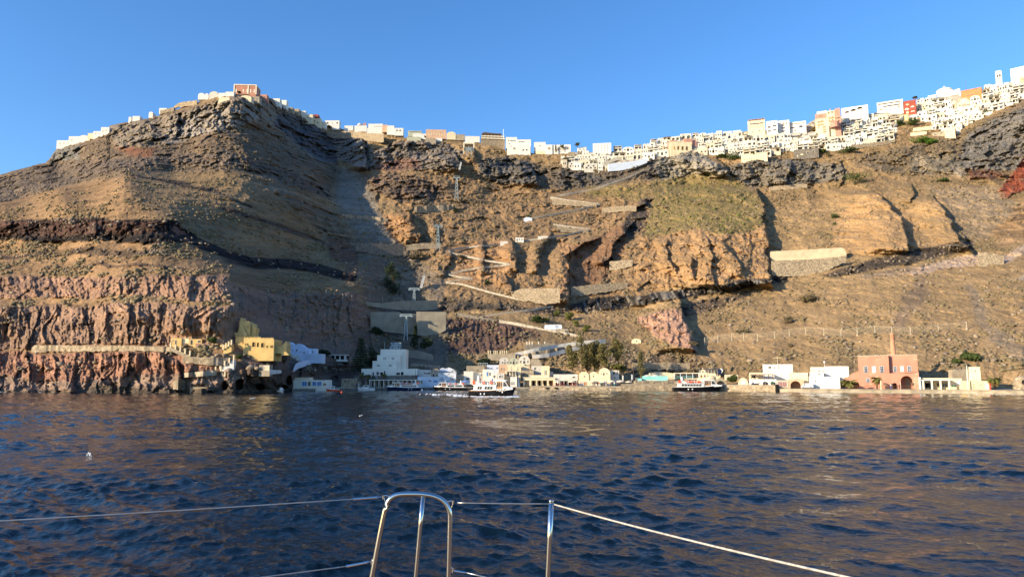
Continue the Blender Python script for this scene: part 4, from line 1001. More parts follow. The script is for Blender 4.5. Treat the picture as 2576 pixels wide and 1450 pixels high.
bld("ruined_kiosk", "small roofed beige kiosk under the castle rocks", 651, 678, 917, 934, Y=None, D=3, mat=M_beige, wins=[(670, 925, 14, 13, 'rect', M_cream), (656, 925, 5, 9, 'rect', M_dark)])
slab("retaining_wall", "white kerb wall beside the beige kiosk", "wall", [(678, 929), (705, 930)], [(678, 935), (705, 932)], M_white, pull=1.5)
def verandah(mb, P, t):
    L, Z = P.lx, P.lz
    mb.archwall(L(831), L(872), Z(904), Z(894), -1.2, -1.0, [(L(838), 9 * P.k, 2 * .9, 0), (L(850), 9 * P.k, 1.8, 0), (L(862), 9 * P.k, 1.8, 0)])
    mb.box(L(829), L(876), -1.5, -1.2, Z(909), Z(903.5)); mb.box(L(829), L(874), -1.6, 2, Z(893), Z(891))
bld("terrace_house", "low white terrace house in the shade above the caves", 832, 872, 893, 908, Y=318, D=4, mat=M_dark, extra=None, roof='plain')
o_ = MB(); P_ = Place(832, 872, 893, 908, Y=318)
verandah(o_, P_, None); vo = o_.build("verandah", M_cool, [o for o in COL.objects if o.name.startswith("terrace_house")][-1])
bld("boat_house", "white waterside boat house with bright blue shutters", 737, 824, 955, 974, Y=shoreY(780) + 1.5, z=.9, D=6, mat=M_cool, wins=[(765.5, 964, 13, 12, 'rect', M_blue), (777.5, 964, 8, 11, 'rect', M_brown), (790, 964, 11, 11, 'rect', M_blue), (802.5, 964, 12, 11, 'rect', M_blue), (816, 966, 9, 7, 'rect', M_glass)], fr=M_cool)
bld("roof_store", "cream store block on the roof of the blue shuttered boat house", 741, 780, 948.5, 955.5, Y=shoreY(780) + 4, D=4, mat=M_cream, cat="shed")
bld("stone_hut", "square rubble hut with four round holes by the quay", 858, 891, 951.5, 973, Y=shoreY(875) + 3, z=.95, D=5, mat=M_pstone, wins=[(865.5, 957, 3, 3, 'arch', M_dark), (868.7, 957, 3, 3, 'arch', M_dark), (877, 957, 3, 3, 'arch', M_dark), (883, 957, 3, 3, 'arch', M_dark)], fr=M_pstone)
bld("stone_hut", "low rubble annex right of the hut with round holes", 891.3, 901, 958, 973, Y=shoreY(895) + 3, z=.95, D=4, mat=M_pstone)
bld("sea_cave_arch", "rendered opening of a sea cave at the foot of the pink cliff", 478, 522, 962, 974, Y=233, z=.2, D=4, mat=M_beige, wins=[(497, 968, 36, 9, 'rect', M_dark)], fr=M_beige, cat="cave mouth", roof='plain')

# cable car station
YS = shoreY(990) + 12
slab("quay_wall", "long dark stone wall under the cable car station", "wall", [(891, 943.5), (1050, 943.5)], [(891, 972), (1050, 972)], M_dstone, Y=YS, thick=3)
def st_extra(mb, P, t):
    L, Z = P.lx, P.lz
    for a, b, c, d in [(943, 955, 931, 943), (962, 968, 932, 943), (990, 1014, 931.5, 943)]:
        pass
bld("cable_car_station", "long flat white lower wing of the cable car station", 909, 1049, 926.5, 943.7, Y=YS + 1.5, D=9, mat=M_cool,
    wins=[(939, 939, 4, 8, 'door', M_dark), (950, 938, 7, 8, 'rect', M_dark), (960, 939, 9, 8, 'door', M_dark), (967, 937, 4, 10, 'door', M_dark), (1001, 939, 10, 7, 'rect', M_dark), (1011, 938, 8, 9, 'arch', M_dark), (905 + 8, 938, 6, 6, 'rect', M_dark)], fr=M_cool, cat="station")
bld("cable_car_station", "stepped white station tower, lowest step with two half round windows", 936.6, 997, 907, 927.5, Y=YS + 4, D=9, mat=M_cool, wins=[(951.6, 917, 9, 6.5, 'lunette', M_conc), (981, 917, 9, 6.5, 'lunette', M_conc)], fr=M_cool, cat="station", roof='plain')
bld("cable_car_station", "stepped white station tower, middle step with paired windows", 948, 1006, 892.3, 927, Y=YS + 6.5, D=9, mat=M_cool, wins=[(965, 901, 2.6, 6, 'rect'), (968.4, 901, 2.6, 6, 'rect'), (985.7, 901, 2.6, 6, 'rect'), (989, 901, 2.6, 6, 'rect')], cat="station", roof='plain', fr=M_white)
bld("cable_car_station", "stepped white station tower, topmost step carrying the steel frame", 956, 1020, 877.7, 927, Y=YS + 9, D=9, mat=M_cool, wins=[(1013.5, 889, 2, 5, 'rect')], cat="station", roof='plain', par=0)
def frame_thing():
    P = Place(980, 1009, 861, 878, Y=YS + 12); t = thing("cable_gantry", "pale green steel cable frame on the station roof", "steel frame", P.p, P.rz)
    mb = MB(); L, Z = P.lx, P.lz
    for yy in (0, 2.2):
        for a, b, c, d in [(982, 861.5, 1008, 861.5), (981, 868, 1009, 868), (979, 873.5, 1008, 873.5), (982, 861.5, 988, 868), (988, 868, 994, 861.5), (996, 861.5, 1002, 868), (1002, 868, 1008, 861.5), (985, 868, 982, 878), (1006, 868, 1003, 878), (990, 868, 988, 878), (998, 868, 998, 878), (979, 873.5, 984, 878), (990, 878, 996, 870)]:
            mb.tube([(L(a), yy, Z(b)), (L(c), yy, Z(d))], .14, 5)
    for x in (982, 995, 1008): mb.tube([(L(x), 0, Z(861.5)), (L(x), 2.2, Z(861.5))], .1, 5)
    mb.build("truss", M_galv, t)
    w = MB(); w.prism([(L(994) + 1.1 * math.cos(a), Z(870) + 1.1 * math.sin(a)) for a in [i * .5236 for i in range(12)]], .8, 1.2); w.build("sheave_wheel", M_galv, t)
    a = MB(); a.tube([(0, 0, 0), (0, 0, 20 * P.k)], .08, 5); o = a.build("antenna", M_galv, None, at(967, 878, YS + 10)); tag(o, "thin white mast standing on the station roof", "mast")
frame_thing()
def pergola(name, label, x0, x1, yt, yb, Y, mat, n, D=3, z=None, slats=False, cat="pergola", roofmat=None, pt=.22):
    P = Place(x0, x1, yt, yb, Y, z); t = thing(name, label, cat, P.p, P.rz); w = P.W / 2
    for i in range(n):
        for yy in (0, D):
            q = MB(); q.box(-pt / 2, pt / 2, 0, pt, 0, P.H - .25); q.build("post", mat, t, (-w + (2 * w - pt) * i / (n - 1) + pt / 2, yy, 0))
    r = MB(); r.box(-w - .2, w + .2, -.15, D + .4, P.H - .25, P.H)
    r.build("roof", roofmat or mat, t); return t
pergola("waiting_pergola", "white waiting shelter with slender posts in front of the dark stone wall", 929, 1058, 954, 971, YS - 5, M_cool, 12, 4, z=1.0)
def sign_board():
    P = Place(983 - 51, 1016 - 51, 942 + 3, 951 + 3, Y=YS - .4)
    P = Place(930.8, 951.5, 943.7, 951, Y=YS - .35); P.rz = 0
    t = thing("station_sign", "dark blue sign with white lettering on the dark stone wall", "sign", P.p, P.rz)
    mb = MB(); mb.box(-P.W / 2, P.W / 2, 0, .12, 0, P.H); mb.build("board", M_navy, t)
    for s, z, sz in (("Santorini", P.H * .55, .42), ("Cable Car", P.H * .18, .42)):
        text_part(s, sz, M_gel, t, (-.35, -.03, z), .008)
    e = MB(); n = 14
    for i in range(n - 3):
        a0, a1 = .8 + 6.283 * i / n, .8 + 6.283 * (i + 1) / n
        e.prism([(-1.0 + .4 * math.cos(a0), .58 + .4 * math.sin(a0)), (-1.0 + .4 * math.cos(a1), .58 + .4 * math.sin(a1)), (-1.0 + .27 * math.cos(a1), .58 + .27 * math.sin(a1)), (-1.0 + .27 * math.cos(a0), .58 + .27 * math.sin(a0))], -.04, -.005)
    e.box(-.95, -.6, -.04, -.005, .5, .62); e.tube([(-1.1, -.02, .95), (-.9, -.02, 1.12)], .04, 4)
    e.build("emblem", M_gel, t)
sign_board()
YA = shoreY(1080) + 9
bld("harbour_house", "low white house behind the moored ferries with blue signs", 1050, 1105, 947, 968, Y=YA - 2, z=1, D=5, mat=M_lblue, wins=[(1081, 957, 8, 3, 'rect', M_navy), (1095, 958, 10, 5, 'rect', M_blue), (1060, 960, 3, 8, 'door', M_brown)], group="houses of the old harbour")
bld("harbour_house", "long white flat house with a dark slit, right of the station", 1049.5, 1084, 929, 947.5, Y=YA + 3, D=6, mat=M_white2, wins=[(1074, 938, 18, 3, 'rect', M_dark)], group="houses of the old harbour")
bld("harbour_house", "beige house with a curved parapet and small upper window", 1084, 1106, 926, 947.5, Y=YA + 2, D=6, mat=M_beige, roof='vault', wins=[(1096, 932.5, 4.5, 5, 'rect'), (1090, 943, 5, 7, 'door', M_dark), (1098, 943, 5, 6, 'rect')], group="houses of the old harbour")
bld("harbour_house", "whitewashed rubble walled yard house on the left harbour", 1102, 1147, 937, 956, Y=YA + 1, D=6, mat=M_wstone, roof='plain', group="houses of the old harbour")
def ruin(mb, P, t):
    L, Z = P.lx, P.lz
    mb.prism([(L(1106), Z(938)), (L(1105), Z(928)), (L(1112), Z(924)), (L(1120), Z(926)), (L(1128), Z(923)), (L(1136), Z(926)), (L(1143), Z(930)), (L(1149), Z(938))], 0, 4)
bld("ruined_house", "jagged topped whitewashed ruin above the rubble yard", 1106, 1148, 933, 939, Y=YA + 6, D=4, mat=M_wstone, extra=ruin, roof='plain')
bld("harbour_house", "low plain house filling the gap left of the round house", 1147, 1166, 941, 957, Y=YA + 4, D=5, mat=M_beige, group="houses of the old harbour")

# ================================================================ harbour village in the middle
G1 = "houses of the old harbour"
YM = shoreY(1250) + 8
bld("ruined_house", "grey flat ruin with a row of little arches, left edge of the village", 1173, 1218, 919.5, 933, Y=YM + 16, D=6, mat=M_beige, roof='plain', wins=[(1181, 931, 3, 3, 'arch', M_dark), (1187, 931, 3, 3, 'arch', M_dark), (1200, 930, 4, 4, 'arch', M_dark)])
def roundh(mb, P, t):
    mb.lathe([(P.W / 2, -1), (P.W / 2 * .95, P.H - .3), (P.W / 2 * .9, P.H), (0, P.H)], (0, P.W / 2, 0), 18)
bld("round_house", "white round house with a blue arched opening behind the umbrella", 1166, 1190, 933, 957, Y=YM + 6, D=3.5, mat=M_cool, extra=roundh, roof='plain', wins=[(1176, 950, 12, 9, 'lunette', M_glass)], fr=M_lblue)
bld("harbour_house", "pale house with a satellite dish right of the round house", 1190, 1213, 937, 957, Y=YM + 8, D=5, mat=M_cool, wins=[(1211, 941, 3, 6, 'rect', M_dark)], group=G1)
bld("harbour_house", "white house with a tall blue door in the second row", 1213.5, 1239, 928, 953, Y=YM + 6, D=6, mat=M_cool, wins=[(1225.5, 940, 5, 11, 'door', M_blue), (1232, 940, 4, 9, 'rect', M_navy)], group=G1)
bld("harbour_house", "small white house with a navy window above the launch", 1237, 1249, 939, 953, Y=YM + 3, D=5, mat=M_cool, wins=[(1243, 946, 5, 7, 'rect', M_navy)], group=G1)
bld("harbour_house", "white cube house with a roof lamp, just above the launch wheelhouse", 1249.5, 1268, 937.5, 954, Y=YM + 2, D=5, mat=M_white2, wins=[(1257, 945.5, 5, 6, 'rect', M_dark), (1262.5, 946, 2, 6, 'rect', M_dark)], group=G1)
bld("harbour_house", "bluish white house with a small blue window, third row", 1224, 1255, 917, 931, Y=YM + 18, D=6, mat=M_lblue, wins=[(1236, 926, 5, 5, 'arch', M_blue), (1250, 925, 4, 5, 'rect', M_blue)], group=G1)
pergola("pergola", "blue grey steel pergola on the slope left of the vaulted houses", 1203, 1226, 912, 921, YM + 24, M_galv, 5, 3)
vk = dict(D=8, roof='vault', group="vaulted houses above the village")
bld("vaulted_house", "white vaulted house, leftmost of three high above the harbour", 1256, 1279, 898.5, 916, Y=YM + 27, mat=M_white2, wins=[(1269.5, 905, 3, 4, 'rect', M_dark), (1263.5, 911, 3.5, 5, 'rect', M_glass), (1269.5, 912, 4, 8, 'door', M_conc), (1275.5, 911, 3.5, 5, 'rect', M_glass)], **vk)
bld("vaulted_house", "sage green vaulted house between two white vaulted ones", 1279.7, 1303, 899, 916, Y=YM + 26.5, mat=M_grn, wins=[(1292, 904, 3.5, 4, 'rect', M_dark), (1284, 911, 4, 5, 'rect', M_glass), (1291.5, 911.5, 5, 8, 'door', M_dark), (1299, 911, 4, 5, 'rect', M_glass)], **vk)
bld("vaulted_house", "largest white vaulted house with an arched attic window", 1303.5, 1333, 894, 917, Y=YM + 26, mat=M_white2, wins=[(1318, 901, 3.5, 5, 'arch', M_dark), (1309, 909, 4, 6, 'rect', M_brown), (1318, 910, 6, 9, 'arch', M_glass), (1327, 909, 3, 7, 'rect', M_dark)], **vk)
bld("terrace", "curved cream terrace under the largest vaulted house", 1304, 1334, 914, 931, Y=YM + 23, D=5, mat=M_cream, cat="terrace", roof='plain', batter=.5, wins=[(1321, 917, 6, 3, 'lunette', M_dark)])
slab("rock_wall", "rounded cream boulder wall right of the vaulted houses", "wall", [(1335, 905), (1345, 901), (1358, 903), (1362, 916)], [(1337, 920), (1362, 920)], M_beige, Y=YM + 24, thick=4)
bld("harbour_house", "peach plastered house left of the double vaulted one", 1254, 1276.5, 916, 935, Y=YM + 15, D=6, mat=M_peach, wins=[(1261, 927, 2.5, 7, 'door', M_brown), (1267, 927, 2.5, 6, 'rect')], group=G1)
bld("vaulted_house", "cream double vaulted house below the sage green one", 1277, 1310, 915.5, 933, Y=YM + 14, D=8, mat=M_cream, roof='double', wins=[(1285.5, 922, 2, 2.5, 'rect', M_dark), (1301.5, 922, 2, 2.5, 'rect', M_dark), (1285.5, 928, 2.5, 5, 'rect'), (1301.5, 928, 2.5, 5, 'rect')])
bld("harbour_house", "tall cream house with a columned balcony behind the launch bow", 1270, 1309, 932.5, 971, Y=YM + 6, z=1.3, D=7, mat=M_cream, wins=[(1278, 940, 5, 9, 'door', M_dark), (1290, 940, 6, 9, 'door', M_peach), (1301, 941, 5, 8, 'rect')], group=G1)
pergola("balcony", "white columned balcony roof on the tall cream house", 1273, 1297, 932, 947, YM + 4, M_white2, 4, 1.5, cat="balcony")
bld("shop_house", "white curved quay shop with faded lettering and tall grilles", 1283, 1300, 947, 971, Y=YM + 1, z=1.4, D=4.5, mat=M_white, wins=[(1284.5 + i * 2.6, 963, 1.6, 8, 'rect', M_dark) for i in range(4)], cat="shop")
bld("shop_house", "white bulging quay house beside a dark doorway", 1300.5, 1308, 945, 971, Y=YM + 1.5, z=1.4, D=4.5, mat=M_white, roof='plain', batter=.5, cat="shop")
bld("harbour_house", "dusty beige house with two small windows above the arcade", 1309.5, 1342, 931, 949, Y=YM + 14, D=6, mat=M_beige, wins=[(1318, 941, 4.5, 5, 'rect', M_dark), (1335, 941, 4, 4, 'rect', M_dark)], group=G1)
bld("harbour_house", "white back row house with a dark window, left of the yellow tower", 1336, 1361, 919.5, 937, Y=YM + 20, D=6, mat=M_white2, wins=[(1345, 926, 5, 6, 'rect', M_dark)], group=G1)
bld("arcade_upper", "long pale yellow upper wall over the arcade", 1329, 1381, 942.5, 951, Y=YM + 7, D=7, mat=M_cream, roof='plain', cat="house")
bld("tower_house", "yellow tower house with a tall window rising from the arcade", 1361, 1382, 919.5, 950, Y=YM + 7.5, D=6, mat=M_cream, wins=[(1370, 937, 2.5, 12, 'rect'), (1373.2, 937, 2.5, 12, 'rect')])
bld("harbour_house", "white sliver house right of the yellow tower", 1382.3, 1391, 934, 952, Y=YM + 10, D=5, mat=M_white2, wins=[(1388, 943, 2, 8, 'rect', M_dark)], group=G1)
def arcade():
    P = Place(1315.5, 1396, 949.5, 971, Y=YM + 3, z=1.5); t = thing("arcade_house", "yellow quay arcade with square columns and dark arched doorways", "house", P.p, P.rz)
    w = P.W / 2; L = P.lx; mb = MB()
    mb.archwall(-w, w, 0, P.H, 0, .45, [(L(x), 11.5 * P.k, P.H - 1.0, 0) for x in (1325.5, 1342, 1356.5, 1370, 1385)])
    mb.box(-w, w, .45, 7, P.H - .35, P.H); mb.box(-w, w, 2.6, 7, -.5, P.H - .36); mb.box(-w, -w + .3, .45, 2.6, -.5, P.H - .35); mb.box(w - .3, w, .45, 2.6, -.5, P.H - .35)
    mb.build("wall", M_cream, t)
    c = MB(); c.box(-w - .15, w + .15, -.15, .6, P.H, P.H + .25); c.build("cornice", M_canvas, t)
    for x, k in ((1342, 'archdoor'), (1356.5, 'archdoor'), (1370, 'archdoor')): window(t, L(x), 0, 6.5 * P.k, 13.5 * P.k, k, 2.58, M_yellow, M_dark)
    window(t, L(1325.5), 2.5 * P.k, 7 * P.k, 11 * P.k, 'grid', .9, M_white, M_brown)
    window(t, L(1385), 0, 8 * P.k, 12 * P.k, 'door', 2.58, M_yellow, M_brown)
arcade()
def red_rail(x0, x1, label, Y=None, y=970, mat=None, n=None, h=1.1, z=1.5, grp="railings along the quay"):
    Y = Y or shoreY((x0 + x1) / 2) + 1.2; P = Place(x0, x1, y - 4, y, Y, z); t = thing("railing", label, "railing", P.p, P.rz, grp)
    w = P.W / 2; mb = MB(); n = n or int(P.W / .5)
    mb.box(-w, w, -.03, .03, h - .06, h); mb.box(-w, w, -.03, .03, h * .45, h * .45 + .05)
    mb.build("rail", mat or M_rust, t)
    b = MB()
    for i in range(n + 1): a = -w + 2 * w * i / n; b.box(a - .025, a + .025, -.02, .02, 0, h - .06)
    b.build("balusters", mat or M_rust, t)
M_redp = pmat("red_railing_paint", (.50, .07, .05), .6, .1, 2)
red_rail(1388, 1402, "red railing at the right end of the yellow arcade", mat=M_redp)
red_rail(1405, 1420, "red railing in front of the café, left stretch", mat=M_redp)
red_rail(1434, 1452, "red railing in front of the café, right stretch", mat=M_redp)
bld("cafe", "white flat café building with a pink tinted upper wall", 1392, 1453, 940.5, 971, Y=YM + 6, z=1.4, D=7, mat=M_white2, wins=[(1400, 963, 14, 9, 'rect', M_dark), (1418, 963, 14, 9, 'rect', M_dark), (1437, 963, 16, 9, 'rect', M_dark), (1443, 947, 8, 5, 'lunette', M_dark)], cat="café")
pergola("pergola", "white café pergola with a striped cream canopy", 1396, 1451, 955, 971, YM + 2.2, M_white2, 6, 3, z=1.5, roofmat=M_canvas)
vk = dict(D=9, roof='vault', group="vaulted quay houses")
bld("vaulted_house", "cream vaulted quay house with a square window, left of the pair", 1456, 1481, 933.7, 958, Y=YM + 5, mat=M_cream, wins=[(1469.5, 946, 4, 4, 'rect', M_dark)], **vk)
bld("vaulted_house", "cream vaulted quay house with a small arched window, right of the pair", 1481.5, 1505, 934, 958, Y=YM + 5, mat=M_cream, wins=[(1492, 945.5, 3, 5, 'arch', M_dark)], **vk)
bld("vaulted_house", "tallest cream vaulted house with a balcony, right of the vaulted pair", 1505.5, 1535, 924.7, 971, Y=YM + 4, z=1.4, mat=M_cream, wins=[(1518.5, 940, 4, 7, 'rect', M_dark), (1512, 940, 3, 3, 'rect', M_dark), (1526, 939, 2.5, 5, 'rect')], **vk)
bld("shop_house", "quay shop front with timber and glass bays under the vaulted pair", 1455, 1510, 956.5, 971, Y=YM + 1.5, z=1.45, D=4, mat=M_cream, wins=[(1462, 964, 8, 10, 'rect', M_peach), (1472, 964, 9, 10, 'rect', M_wood), (1483, 965, 5, 8, 'grid', M_cream), (1493, 964, 9, 10, 'grid', M_conc), (1503, 964, 5, 9, 'rect', M_dark)], cat="shop")
bld("harbour_house", "half finished white frame house with open window holes, by the poles", 1532, 1557, 931, 957, Y=YM + 7, D=6, mat=M_white2, wins=[(1544, 937, 6, 8, 'rect', M_brown), (1552, 937, 3, 10, 'rect', M_dark), (1546, 949, 4, 4, 'rect', M_brown)], group=G1)
# umbrellas
def umbrella(x, yt, yb, wpx, label, Y, z=None, mat=None, group="café umbrellas", flat=.32):
    P = Place(x - wpx / 2, x + wpx / 2, yt, yb, Y, z); t = thing("umbrella", label, "umbrella", P.p, P.rz, group)
    m = MB(); m.tube([(0, 0, 0), (0, 0, P.H)], .06, 6); m.build("pole", M_wood, t)
    r = P.W / 2; c = MB(); c.lathe([(r, P.H - r * flat - .22), (r, P.H - r * flat), (r * .5, P.H - r * flat * .42), (0, P.H)], n=8); c.build("canopy", mat or M_canvas, t)
    return t
YU = YM + 1
for x, yt, w, lab in [(1492, 955.5, 19, "cream café umbrella in front of the vaulted pair, first from the left"), (1518, 956, 19, "cream café umbrella under the tallest vaulted house, second from the left"), (1538, 955, 21, "wide cream café umbrella, third from the left"), (1560, 955, 21, "cream café umbrella beside the flagpoles, fourth from the left")]:
    umbrella(x, yt, 970, w, lab, YU, 1.5)
umbrella(1581, 957, 969, 16, "smaller cream umbrella standing on the raised pier, fifth from the left", YU + 2, 2.2)
umbrella(1628, 941.5, 951, 20, "cream umbrella on the turquoise terrace, left one", shoreY(1628) + 11, None); umbrella(1648, 941, 951, 21, "cream umbrella on the turquoise terrace, right one", shoreY(1648) + 11, None)
umbrella(1171, 955, 972, 24, "blue umbrella on the quay behind the black ferry stern", shoreY(1171) + 2, 1.0, pmat("blue_cloth", (.16, .26, .55), .9))
umbrella(1403, 957, 970, 16, "low grey umbrella in front of the café, left side", YM + .3, 1.5); umbrella(1438, 956, 970, 18, "low white umbrella in front of the café, right side", YM + .3, 1.5)
for i, (x, w, m, lab) in enumerate([(1904, 17, M_cool, "grey umbrella by the arches of the white restaurant"), (1924, 11, M_navy, "violet blue parasol between the grey umbrella and the green one"), (1943, 15, M_green, "dark green parasol beside the burgundy shop front")]):
    umbrella(x, 958.5, 967, w, lab, shoreY(x) + 3, 2.2, m, "parasols on the pier", .4)
# flagpoles
def pole(x, yt, yb, Y, label, mat=M_white, r=.07, z=None, name="flagpole", flag=None, cat="pole", arm=0, group=None):
    P = Place(x - 2, x + 2, yt, yb, Y, z); t = thing(name, label, cat, P.p, P.rz, group)
    m = MB(); m.tube([(0, 0, -.5), (0, 0, P.H)], r, 6, r1=r * .7); m.build("shaft", mat, t)
    if arm:
        a = MB(); a.box(-arm, arm, -.06, .06, P.H - .5, P.H - .36); 
        for s in (-1, 0, 1): a.box(s * arm * .8 - .05, s * arm * .8 + .05, -.05, .05, P.H - .36, P.H - .2)
        a.build("crossarm", mat, t)
    if flag:
        f = MB(); f.prism([(.08, P.H - .2), (.5, P.H - .35), (.45, P.H - 2.3), (.08, P.H - 2.1)], -.03, .03); f.build("flag", flag, t)
    return t
pole(1565, 942, 969, YM + 3, "white flagpole with a furled white flag, left of the pair", z=1.6, flag=M_white); pole(1588, 940, 968, YM + 4, "white flagpole with a furled pale flag, right of the pair", z=2.2, flag=M_lblue)
pole(1611, 947, 968, YM + 3, "short dark lamp mast on the raised pier", M_galv, z=2.2)
for x, yt, yb, lab in [(1568, 893, 945, "brown utility pole behind the frame house, left of the pair"), (1577.5, 883, 935, "taller brown utility pole with crossarm, right of the pair"), (1593, 905, 952, "thin brown pole right of the utility poles")]:
    pole(x, yt, yb, YM + 16 if x < 1590 else YM + 8, lab, M_brown, .12, name="utility_pole", arm=.9 if x != 1593 else 0)
for x, yt, yb, lab in [(1044, 926, 962, "dark pole rising beside the station wing"), (1147, 930, 968, "dark pole in front of the ruined house"), (1330, 915, 951, "slender dark pole above the arcade"), (1286, 928, 950, "white pole in front of the double vaulted house"), (1075.5, 882, 925, "wooden pole near the pines with a lamp"), (1322, 688, 720, "twin armed brown pole in the shaded ravine"), (1354, 722, 760, "brown pole in front of the big square stone wall")]:
    Yp = {1044: YS - 1, 1147: YA - 1, 1330: YM + 9, 1286: YM + 9, 1075.5: YA + 22}.get(x) or depth_at(x, yb) - 3
    pole(x, yt, yb, Yp, lab, M_brown if x != 1286 else M_white, .1, name="utility_pole", arm=.9 if yt < 730 else 0)
for x, yt, yb in [(1436, 840, 862), (1450, 822, 852), (1494, 810, 855), (1570, 820, 848), (1664, 845, 862), (1740, 905, 935), (1833, 900, 935)]:
    pole(x, yt, yb, depth_at(x, yb) - 1, {1436: "thin pole at the foot of the white ramp houses", 1450: "thin pole above the white ramp houses", 1494: "thin pole among the prickly pears", 1570: "thin pole on the slope above the eucalyptus", 1664: "short pole under the pink crag", 1740: "thin pole over the pale harbour wall", 1833: "thin leaning pole on the scrub behind the church"}[x], M_rust, .09, name="utility_pole")
# turquoise terrace, canopies, church
YT = shoreY(1650) + 8
slab("quay_wall", "rough stone terrace base under the turquoise wall", "wall", [(1598, 957), (1703, 957)], [(1598, 968), (1703, 968)], M_stone, Y=YT - 2, thick=4)
bld("terrace", "turquoise painted terrace wall, main block", 1615, 1679, 945, 958, Y=YT, D=5, mat=M_turq, cat="terrace", wins=[(1640, 955, 34, 1.2, 'rect', M_cool)], fr=M_turq)
bld("terrace", "small darker turquoise kiosk left of the turquoise terrace", 1600, 1614, 951, 966, Y=YT - 1, D=4, mat=M_turq, wins=[(1601, 950 + 4, 5, 7, 'rect', M_dark)], cat="kiosk")
slab("garden_wall", "long warm yellow wall behind the turquoise terrace", "wall", [(1634, 938), (1650, 935), (1680, 936), (1697, 939)], [(1634, 948), (1697, 948)], M_cream, Y=YT + 10, thick=2)
bld("restaurant", "low tan restaurant with openings under a wide canopy", 1697, 1760, 940, 957, Y=YT + 12, D=5, mat=M_beige, wins=[(1712, 947, 9, 8, 'rect', M_conc), (1725, 947, 8, 8, 'rect', M_dark), (1745, 947, 14, 8, 'rect', M_glass)], cat="restaurant")
pergola("canopy", "wide pale canopy roof on blue posts, left of the church", 1695, 1758, 937, 952, YT + 7, M_lblue, 5, 4, roofmat=M_canvas)
pergola("canopy", "small cream canopy over a dark bar beside the moored launch", 1729, 1757, 951, 961, YT + 2, M_brown, 3, 3, roofmat=M_canvas)
red_rail(1700, 1745, "turquoise terrace railing below the wide canopy", Y=YT + 4, y=952, mat=M_turq, h=1, z=None, grp="terrace railings"); red_rail(1680, 1700, "turquoise stair railing right of the turquoise terrace", Y=YT + 3, y=957, mat=M_turq, z=None, grp="terrace railings")
def church():
    Yc = shoreY(1775) + 9; P = Place(1754, 1796, 950, 968, Yc, 2.2); t = thing("chapel", "small cream chapel with a two tier bell gable behind the moored launch", "church", P.p, P.rz)
    L, Z = P.lx, P.lz; mb = MB()
    mb.box(L(1754), L(1786), 0, 7, 0, Z(950)); mb.lathe([(2.2, 0), (2.2, Z(948)), (1.4, Z(944)), (0, Z(943))], (L(1786), 2.4, 0), 14)
    mb.build("wall", M_cream, t)
    g = MB(); x0, x1 = L(1758.5), L(1779.5)
    g.archwall(x0, x1, Z(950), Z(937), .4, 1.2, [(L(1764.5), 5 * P.k, 5.5 * P.k, 2.5 * P.k), (L(1773), 5 * P.k, 5.5 * P.k, 2.5 * P.k)])
    g.archwall(L(1763), L(1774), Z(936.6), Z(930), .45, 1.15, [(L(1768.5), 4 * P.k, 3 * P.k, 1.8 * P.k)])
    g.box(x0 - .1, x1 + .1, .35, 1.25, Z(937), Z(936.4)); g.prism([(L(1765.5), Z(930)), (L(1768.5), Z(927.5)), (L(1771.5), Z(930))], .5, 1.1)
    gb = g.build("bell_gable", M_cream, t)
    for x, z in ((1764.5, 946), (1773, 946), (1768.5, 935)):
        b = MB(); b.lathe([(.42, 0), (.32, .3), (.2, .6), (0, .7)], (L(x), .8, Z(z)), 8); b.build("bell", M_brown, gb)
    c = MB(); c.box(L(1768.5) - .06, L(1768.5) + .06, .7, .8, Z(928), Z(924)); c.box(L(1768.5) - .3, L(1768.5) + .3, .7, .8, Z(926), Z(925.5)); c.build("cross", M_cream, gb)
    for x in (1768, 1773): window(t, L(x), Z(961), 1.2 * P.k, 6 * P.k, 'rect', 0, M_cream, M_brown)
church()
bld("harbour_house", "tan two storey house with verandah right of the chapel gable", 1780, 1812, 938, 955, Y=shoreY(1790) + 16, D=6, mat=M_cream, wins=[(1789, 947, 10, 3, 'rect', M_canvas), (1797, 950, 6, 5, 'rect', M_dark)], group=G1)
pergola("gangway_shelter", "dark blue steel shelter with posts, high right of the chapel", 1758, 1812, 927.5, 939, shoreY(1790) + 17, M_galv, 8, 3, roofmat=M_navy, cat="shelter")
def chute():
    Y = shoreY(1815) + 15; p = at(1800, 945, Y); t = thing("loading_gantry", "dark folded steel loading gantry with a white arm beside the shelter", "gantry", p)
    k = 1 / ppm(Y); m = MB()
    for a, b, c, d in [(0, 0, 12, 18), (6, 0, 16, 17), (0, 6, 14, 6), (2, 12, 16, 12), (8, 0, 8, 18), (12, 2, 12, 18), (4, 0, 12, 10)]: m.tube([(a * k, 0, b * k), (c * k, 0, d * k)], .16, 5)
    m.box(8 * k, 15 * k, -.2, 1.5, 4 * k, 17 * k); m.build("frame", M_navy, t)
    a = MB(); a.tube([(12 * k, -.5, 19 * k), (17 * k, -.5, 13 * k)], .28, 6); a.tube([(17 * k, -.5, 13 * k), (14 * k, -.5, 8 * k)], .12, 6); a.build("arm", M_gel, t)
chute()
def boat_cave(x0, x1, yt, yb, label, mat, Y, door=M_dark, z=2.2, frac=.72):
    P = Place(x0, x1, yt, yb, Y, z); t = thing("boat_garage", label, "boat garage", P.p, P.rz); mb = MB(); w = P.W / 2
    n = 12; out = [(-w, 0)] + [(-w * math.cos(math.pi * i / n), P.H * math.sin(math.pi * i / n)) for i in range(n + 1)]
    mb.prism([(-w * math.cos(math.pi * i / n), P.H * math.sin(math.pi * i / n)) for i in range(n + 1)], 0, 5); mb.build("wall", mat, t)
    window(t, 0, 0, 2 * w * frac, P.H * frac, 'lunette' if door is M_dark else 'rect', -.02, mat, door)
boat_cave(1797, 1827, 951, 968, "wide dark boat cave arch right of the chapel", M_conc, shoreY(1812) + 8)
